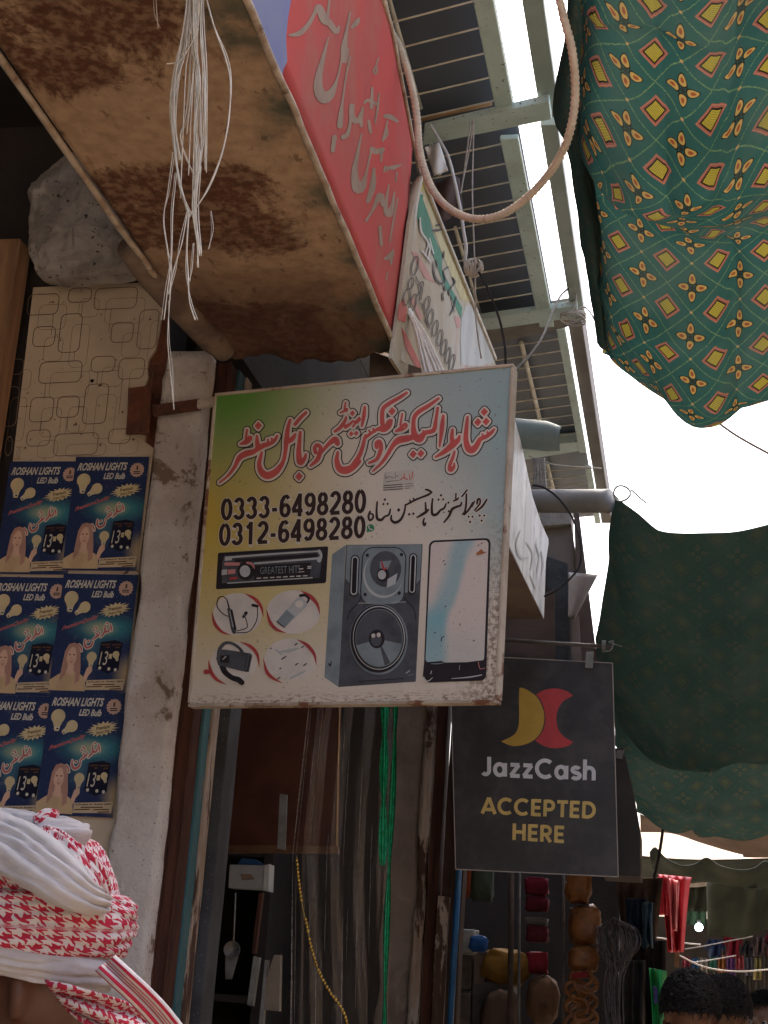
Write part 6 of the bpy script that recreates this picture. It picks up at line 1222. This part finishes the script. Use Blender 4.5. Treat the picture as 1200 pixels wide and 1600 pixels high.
obj('globe', B().ball(at(1092, 1449, Y=14.5), .034), g.done(e.outputs[0]), lamp); obj('cap', B().tube([at(1092, 1443, Y=14.5), at(1092, 1436, Y=14.5)], .015, 8), STEEL, lamp)

# ------------------------------------------------------------------ people
def skin_mat(name, c): 
    g = NG(name); co = g.coord(); col = g.mix(g.noise(co, 14, 4), c, tuple(k * .75 for k in c))
    return g.done(g.bsdf(col, .5, 0, .35, g.bump(g.noise(co, 220, 3), .12, .001)))
def body_mesh(H, voxel):
    """one continuous standing figure facing -Y, built from overlapping volumes and voxel-remeshed"""
    b = B(); k = H / 1.75
    def T(p, r, n=12): b.tube([V(q) * k for q in p], [x * k for x in r], n)
    def E(c, rx, ry, rz): b.ball(V(c) * k, rx * k, ry * k, rz * k, nu=24, nv=16)
    E((0, .012, 1.655), .077, .095, .098); E((0, -.02, 1.60), .062, .078, .085); E((0, -.048, 1.555), .042, .042, .035)           # skull, face, chin
    T([(0, -.098, 1.645), (0, -.113, 1.62), (0, -.122, 1.598), (0, -.104, 1.588)], [.010, .013, .016, .012], 8)                      # nose
    for s in (-1, 1):
        E((s * .033, -.088, 1.662), .026, .016, .010); E((s * .045, -.078, 1.603), .024, .024, .024)
        T([(s * .076, .004, 1.655), (s * .086, .016, 1.66), (s * .088, .02, 1.635), (s * .081, .008, 1.606)], [.012, .014, .014, .010], 8)   # ear
        T([(s * .02, .012, 1.45), (s * .10, .015, 1.425), (s * .18, .01, 1.40)], [.06, .06, .055])
        T([(s * .185, .01, 1.395), (s * .225, .015, 1.24), (s * .245, .0, 1.10)], [.056, .047, .04]); T([(s * .245, 0, 1.10), (s * .25, -.04, .97), (s * .25, -.075, .86)], [.042, .036, .027])
        E((s * .25, -.085, .81), .022, .038, .05)
        for f, (dx, L) in enumerate([(-.03, .085), (-.010, .095), (.010, .09), (.028, .075)]): T([(s * .25 + 0, -.085 + dx, .785), (s * .25 - s * .004, -.088 + dx, .785 - L * .55), (s * .25 - s * .018, -.084 + dx, .785 - L)], [.0105, .0095, .008], 8)
        T([(s * .245, -.115, .83), (s * .24, -.135, .80), (s * .232, -.142, .765)], [.013, .011, .009], 8)
        T([(s * .085, 0, .93), (s * .095, -.005, .70), (s * .1, .0, .50)], [.085, .075, .055]); T([(s * .1, 0, .50), (s * .102, .015, .33), (s * .105, .02, .08)], [.055, .055, .038])
        T([(s * .105, .05, .045), (s * .11, -.03, .04), (s * .118, -.14, .03)], [.04, .042, .03])
    T([(0, .02, 1.40), (0, .012, 1.50), (0, .002, 1.58)], [.062, .055, .055])
    b.tube([V(q) * k for q in [(0, .01, .88), (0, .01, 1.0), (0, .01, 1.12), (0, .015, 1.28), (0, .015, 1.40)]], [x * k for x in [.155, .15, .14, .165, .13]], 20, flat=.68)
    me = bpy.data.meshes.new('body'); me.from_pydata([tuple(v) for v in b.v], [], b.f)
    o = bpy.data.objects.new('t', me); SC.collection.objects.link(o)
    md = o.modifiers.new('r', 'REMESH'); md.mode = 'VOXEL'; md.voxel_size = voxel
    md = o.modifiers.new('s', 'SMOOTH'); md.factor = .5; md.iterations = 4
    dg = bpy.context.evaluated_depsgraph_get(); dg.update(); m2 = bpy.data.meshes.new_from_object(o.evaluated_get(dg))
    bpy.data.objects.remove(o); bpy.data.meshes.remove(me); m2.polygons.foreach_set('use_smooth', [True] * len(m2.polygons)); return m2, k
BODY, _k = body_mesh(1.75, .0085)
_nrm = [v.normal.copy() for v in BODY.vertices]; _co = [v.co.copy() for v in BODY.vertices]
def clothes_mesh():
    keep = [p for p in BODY.polygons if .06 < p.center.z < (1.475 - .05 * max(0, -p.center.y * 8)) and not (p.center.z < .90 and abs(p.center.x) > .215)]
    idx = {}; vs = []; fs = []
    for p in keep:
        f = []
        for i in p.vertices:
            if i not in idx:
                idx[i] = len(vs); c = _co[i]; loose = .012 + .02 * max(0, min(1, (1.35 - c.z) / .5)) + .006 * noise.noise(c * 9); vs.append(c + _nrm[i] * loose)
            f.append(idx[i])
        fs.append(f)
    me = bpy.data.meshes.new('clothes'); me.from_pydata([tuple(v) for v in vs], [], fs); me.polygons.foreach_set('use_smooth', [True] * len(fs)); return me
CLO = clothes_mesh()
def person(x, y, H, yaw, skin, cloth, label, z=0.0):
    k = H / 1.75; o = bpy.data.objects.new('person', BODY.copy()); SC.collection.objects.link(o); o.data.materials.clear(); o.data.materials.append(skin)
    o.location = (x, y, z); o.rotation_euler = (0, 0, yaw); o.scale = (k, k, k); tag(o, label, 'person')
    c = bpy.data.objects.new('clothes', CLO.copy()); SC.collection.objects.link(c); c.data.materials.append(cloth); c.parent = o
    for s in (-1, 1):
        for nm, dx, rr, mt in (('eye', 0, .0115, EYEW), ('pupil', -.0075, .006, EYEB)):
            b = B().ball(V((s * .033, -.0915 + dx, 1.646)), rr); me = bpy.data.meshes.new(nm); me.from_pydata([tuple(v) for v in b.v], [], b.f); me.materials.append(mt)
            e = bpy.data.objects.new(nm, me); SC.collection.objects.link(e); e.parent = o
    b = B(); b.tube([(-.026, -.094, 1.572), (-.012, -.102, 1.574), (.012, -.102, 1.574), (.026, -.094, 1.572)], .0065, 8); me = bpy.data.meshes.new('mouth'); me.from_pydata([tuple(v) for v in b.v], [], b.f); me.materials.append(LIPS)
    e = bpy.data.objects.new('mouth', me); SC.collection.objects.link(e); e.parent = o
    return o
EYEW = flat('eye white', (.55, .52, .48), .3); EYEB = flat('eye dark', (.015, .01, .01), .2); LIPS = flat('lips', (.22, .09, .07), .5)
HAIRB = M('black hair', (.012, .010, .010), (.022, .018, .016), 60, rough=.55, spec=.4)
def hair(o, n=900, seed=1, beard=False, low=1.60, puff=1.0):
    rnd = random.Random(seed); b = B()
    def shell(u, v):
        a = u * 6.2832; t = v * 1.75; d = V((math.sin(t) * math.cos(a), math.sin(t) * math.sin(a), math.cos(t)))
        if d.y < -.35 and t > .95: d = V((d.x, d.y * .3, d.z))
        k = 1 + .16 * noise.noise(d * 3.5 + V((seed, 0, 0))) + .06 * noise.noise(d * 9 + V((seed, 0, 0))); return V((0, .014, 1.662)) + V((d.x * .083, d.y * .10, d.z * .108)) * puff * k
        return V((d.x * .085 * puff, .014 + d.y * .104 * puff, 1.662 + d.z * .112 * puff)) * 1 + V((0, 0, 0)) + d * .006 * noise.noise(d * 9) * k
    b.grid(shell, 30, 14)
    for i in range(n):
        a = rnd.random() * 6.2832; t = math.acos(1 - rnd.random() * 1.15)
        d = V((math.sin(t) * math.cos(a), math.sin(t) * math.sin(a), math.cos(t)))
        if d.y < -.5 and d.z < .45: continue
        p = V((d.x * .083 * puff, .014 + d.y * .102 * puff, 1.662 + d.z * .11 * puff)); tg = V((rnd.gauss(0, 1), rnd.gauss(0, 1), rnd.gauss(0, .6) - .3)); tg = (tg - d * tg.dot(d)).normalized()
        q = [p, p + d * .013 + tg * .008, p + d * .018 + tg * .020, p + d * .014 + tg * .034]; b.tube(q, [.0016, .0016, .0012, .0004], 3)
    if beard:
        for i in range(700):
            a = rnd.uniform(-1.9, 1.9); z = rnd.uniform(1.53, 1.60); r_ = .068; p = V((r_ * math.sin(a) * .95, -.03 - .062 * math.cos(a), z - .01 * math.cos(a))); d = V((math.sin(a), -math.cos(a), -.4)).normalized()
            if abs(a) < .35 and z > 1.56: continue
            b.tube([p, p + d * .010, p + d * .016 + V((0, 0, -.012))], [.003, .0022, .0005], 4)
    me = bpy.data.meshes.new('hair'); me.from_pydata([tuple(v) for v in b.v], [], b.f); me.polygons.foreach_set('use_smooth', [True] * len(b.f)); me.materials.append(HAIRB)
    h = bpy.data.objects.new('hair', me); SC.collection.objects.link(h); h.parent = o; return h
SK = skin_mat('brown skin', (.20, .10, .06)); SK2 = skin_mat('tan skin', (.36, .21, .14))
def at_head(px, py, Y, H): p = at(px, py, Y=Y); return p.x
p1 = person(at(1076, 1540, Y=6.2).x, 6.2, 1.785, R(200), SK, M('tan tunic', (.34, .22, .14), (.27, .17, .11), 6, rough=.9), 'person with thick black hair seen from behind, in a tan tunic'); hair(p1, 2600, 3, puff=1.06)
p2 = person(at(1134, 1550, Y=6.5).x, 6.5, 1.79, R(150), SK, M('dark tunic', (.05, .04, .04), (.035, .03, .03), 6, rough=.9), 'person with dark hair beside the first, wearing dark clothes'); hair(p2, 2600, 5, puff=1.0)
p3 = person(at(1196, 1560, Y=7.6).x, 7.6, 1.775, R(-25), SK2, M('grey tunic', (.14, .13, .13), (.1, .095, .095), 6, rough=.9), 'bearded person in grey at the right edge of the photo, facing the camera'); hair(p3, 2200, 8, True)

# turbaned person at lower left, facing left
tm = person(-.955, 2.335, 1.695, R(-90), skin_mat('shade-darkened brown skin', (.115, .048, .026)), M('white tunic', (.55, .52, .48), (.45, .42, .38), 5, rough=.9), 'person at lower left in a red and white checked turban, facing left')  # skin tone lowered to carry the shade on the face
g = NG('red white checked scarf'); uv = g.coord('UV'); wv = g.noise(uv, .35, 3)
U, W_, _ = g.sep(uv); U = g.math('ADD', U, g.math('MULTIPLY', wv, 1.6)); W_ = g.math('ADD', W_, g.math('MULTIPLY', g.noise(uv, .5, 2), 1.2))
A, Bq = g.math('FRACT', U), g.math('FRACT', W_)
a_ = g.math('LESS_THAN', A, .5); b_ = g.math('LESS_THAN', Bq, .5); dg_ = g.math('LESS_THAN', g.math('FRACT', g.math('MULTIPLY', g.math('ADD', U, W_), 2.0)), .5)
both = g.math('MULTIPLY', a_, b_); xor = g.math('ABSOLUTE', g.math('SUBTRACT', a_, b_))
redm = g.math('MAXIMUM', both, g.math('MULTIPLY', xor, dg_))
cr = g.mix(g.noise(uv, 2, 3), (.50, .035, .07), (.40, .025, .05)); cw = g.mix(g.noise(uv, 1, 3), (.66, .60, .58), (.56, .5, .48))
weave = g.bump(g.noise(g.scale(uv, (9, 9, 1)), 3, 3), .35, .002)
KEF = g.done(g.bsdf(g.mix(redm, cw, cr), .9, 0, .1, weave))
g = NG('white scarf cotton'); co = g.coord('UV'); WKEF = g.done(g.bsdf(g.mix(g.noise(co, 1.2, 4), (.62, .58, .56), (.50, .46, .45)), .92, 0, .1, g.bump(g.noise(g.scale(co, (1, 8, 1)), 2.2, 4), .5, .006)))
g = NG('red stripe scarf border'); uv = g.coord('UV'); U, W_, _ = g.sep(uv)
st1 = g.math('GREATER_THAN', g.math('SINE', g.math('MULTIPLY', U, 6.5)), .45)
SKEF = g.done(g.bsdf(g.mix(st1, (.62, .57, .55), (.46, .03, .06)), .9, 0, .1))
SCARF = [KEF, WKEF, SKEF]
tb = thing('turban', (-.97, 2.34, 1.60), 'red and white checked scarf wound as a turban with its tail hanging right', 'turban')
TC = V((-.968, 2.345, 1.71))
def wrap(pts, wd, th, m, name, k=10, pleat=3, twist=0.0, seed=0.0, pa=.0035):
    """a pleated fold of cloth along 3-D points; bulges away from the head centre"""
    q = [V(p) for p in cat([tuple(p) for p in pts], k)]; n = len(q); NS = 64
    wds = wd if isinstance(wd, (list, tuple)) else [wd, wd]
    vs = []; uvs = []; L = 0
    for i, p in enumerate(q):
        f = i / (n - 1) * (len(wds) - 1); j = min(int(f), len(wds) - 2); W = wds[j] + (wds[j + 1] - wds[j]) * (f - j)
        t = (q[min(i + 1, n - 1)] - q[max(i - 1, 0)]).normalized(); out_ = (p - TC); out_ = (out_ - t * out_.dot(t)).normalized(); up = t.cross(out_).normalized()
        if up.z < 0: up = -up
        if i: L += (p - q[i - 1]).length
        e = min(1, min(i, n - 1 - i) / 4 * .5 + .5)
        for s in range(NS):
            a = 2 * math.pi * s / NS; c, sn = math.cos(a), math.sin(a)
            x = sn * pleat * 1.3 + .55 * noise.noise(V((L * 9, seed, sn * .8))) * pleat + seed
            rdg = abs(math.sin(x * 1.9)) ** .6 - .6
            o_ = th * math.copysign(abs(c) ** .7, c) * e + (pa * rdg * 1.6 * max(0, c) ** .5 if c > 0 else 0) + .005 * noise.noise(V((L * 22 + seed, sn * 2.0, c))) + .002 * noise.noise(V((L * 70 + seed, sn * 6.0, c)))
            vs.append(p + up * (W / 2 * sn * e * (1 + .07 * noise.noise(V((L * 14, seed, 2))))) + out_ * o_); uvs.append((L / .020, a * (W * .5 + th * .4) / .020))
    b = B(); b.add(vs, [(i * NS + s, i * NS + (s + 1) % NS, (i + 1) * NS + (s + 1) % NS, (i + 1) * NS + s) for i in range(n - 1) for s in range(NS)] + [tuple(range(NS)), tuple(range((n - 1) * NS, n * NS))], 0, uvs); b.smooth = True
    return obj(name, b, SCARF[m], tb)
def ringpts(rx, ry, z, tx, ty, a0=-200, a1=160, n=14, rise=0.0):
    return [TC + V((rx * math.cos(R(a)), ry * math.sin(R(a)), z - TC.z + tx * math.cos(R(a)) + ty * math.sin(R(a)) + rise * i / n)) for i in range(n + 1) for a in [a0 + (a1 - a0) * i / n]]
b = B(); nU, nV = 40, 24; vs = []; uvs = []
for j in range(nV + 1):
    th = math.pi * j / nV
    for i in range(nU + 1):
        ph = 2 * math.pi * i / nU; d = V((math.sin(th) * math.cos(ph), math.sin(th) * math.sin(ph), math.cos(th))); k = 1 + .06 * noise.noise(d * 3); vs.append(TC + V((0, 0, .005)) + V((d.x * .132 * k, d.y * .108 * k, d.z * .125 * k))); uvs.append((ph * 7, th * 7))
b.add(vs, [(j * (nU + 1) + i, (j + 1) * (nU + 1) + i, (j + 1) * (nU + 1) + i + 1, j * (nU + 1) + i + 1) for j in range(nV) for i in range(nU)], 0, uvs); b.smooth = True
obj('crown', b, KEF, tb)
wrap(ringpts(.116, .098, 1.640, -.012, .0), .050, .024, 1, 'white_band', pleat=2.2, seed=1, pa=.005)
wrap(ringpts(.124, .104, 1.694, .002, .004), .094, .032, 0, 'checked_band', pleat=3.4, seed=2, pa=.005)
wrap(ringpts(.108, .092, 1.748, -.03, -.0), .050, .026, 0, 'checked_band', pleat=2.5, seed=5, pa=.004)
wrap([at(-60, 1290, Y=2.30), at(-20, 1306, Y=2.235), at(30, 1330, Y=2.205), at(75, 1358, Y=2.195), at(112, 1386, Y=2.20), at(138, 1404, Y=2.225), at(156, 1412, Y=2.28)], [.098, .092, .085, .072, .05, .03], .022, 1, 'white_fold', pleat=2.6, seed=3, pa=.006)
wrap([at(64, 1306, Y=2.27), at(94, 1326, Y=2.240), at(122, 1348, Y=2.228), at(145, 1376, Y=2.235), at(150, 1402, Y=2.26)], [.03, .045, .046, .04], .020, 0, 'checked_knot', pleat=2.2, seed=4, pa=.004)
wrap([at(-40, 1282, Y=2.37), at(20, 1290, Y=2.31), at(70, 1300, Y=2.285), at(108, 1304, Y=2.295), at(128, 1312, Y=2.33)], [.05, .05, .042, .03], .022, 1, 'white_fold', pleat=1.8, seed=6, pa=.004)
wrap([at(46, 1298, Y=2.245), at(70, 1312, Y=2.222), at(96, 1326, Y=2.222), at(108, 1336, Y=2.235)], .012, .010, 2, 'striped_edge', seed=7, pleat=1)
wrap([at(56, 1290, Y=2.27), at(72, 1276, Y=2.28), at(90, 1280, Y=2.29)], .020, .012, 0, 'checked_tuft', seed=9, pleat=1.5)
def tailf(u, v):
    c = cat([(84, 1540, 2.215), (130, 1552, 2.21), (180, 1570, 2.24), (225, 1592, 2.28), (270, 1640, 2.33), (300, 1720, 2.37)], 8); a = v * (len(c) - 1); i = min(int(a), len(c) - 2); s = a - i
    x, y, Y_ = [c[i][j] * (1 - s) + c[i + 1][j] * s for j in range(3)]; wd = 50 + 70 * min(1, v * 1.6); return at(x + 40 * (u - .35), y + wd * (u - .15), Y=Y_ - .012 * math.sin(u * 14 + v * 5) + .03 * u)
obj('hanging_tail', B().grid(tailf, 30, 40, 0, .023), KEF, tb, solid=.004)
def tail2(u, v):
    c = cat([(165, 1505, 2.235), (190, 1528, 2.215), (220, 1556, 2.235), (250, 1588, 2.265), (290, 1640, 2.31)], 8); a = v * (len(c) - 1); i = min(int(a), len(c) - 2); s = a - i
    x, y, Y_ = [c[i][j] * (1 - s) + c[i + 1][j] * s for j in range(3)]; return at(x + 30 * (u - .5), y - 22 * (u - .5), Y=Y_ - .01 * math.sin(u * 9))
obj('striped_border', B().grid(tail2, 14, 30, 0, .012), SKEF, tb, solid=.004)
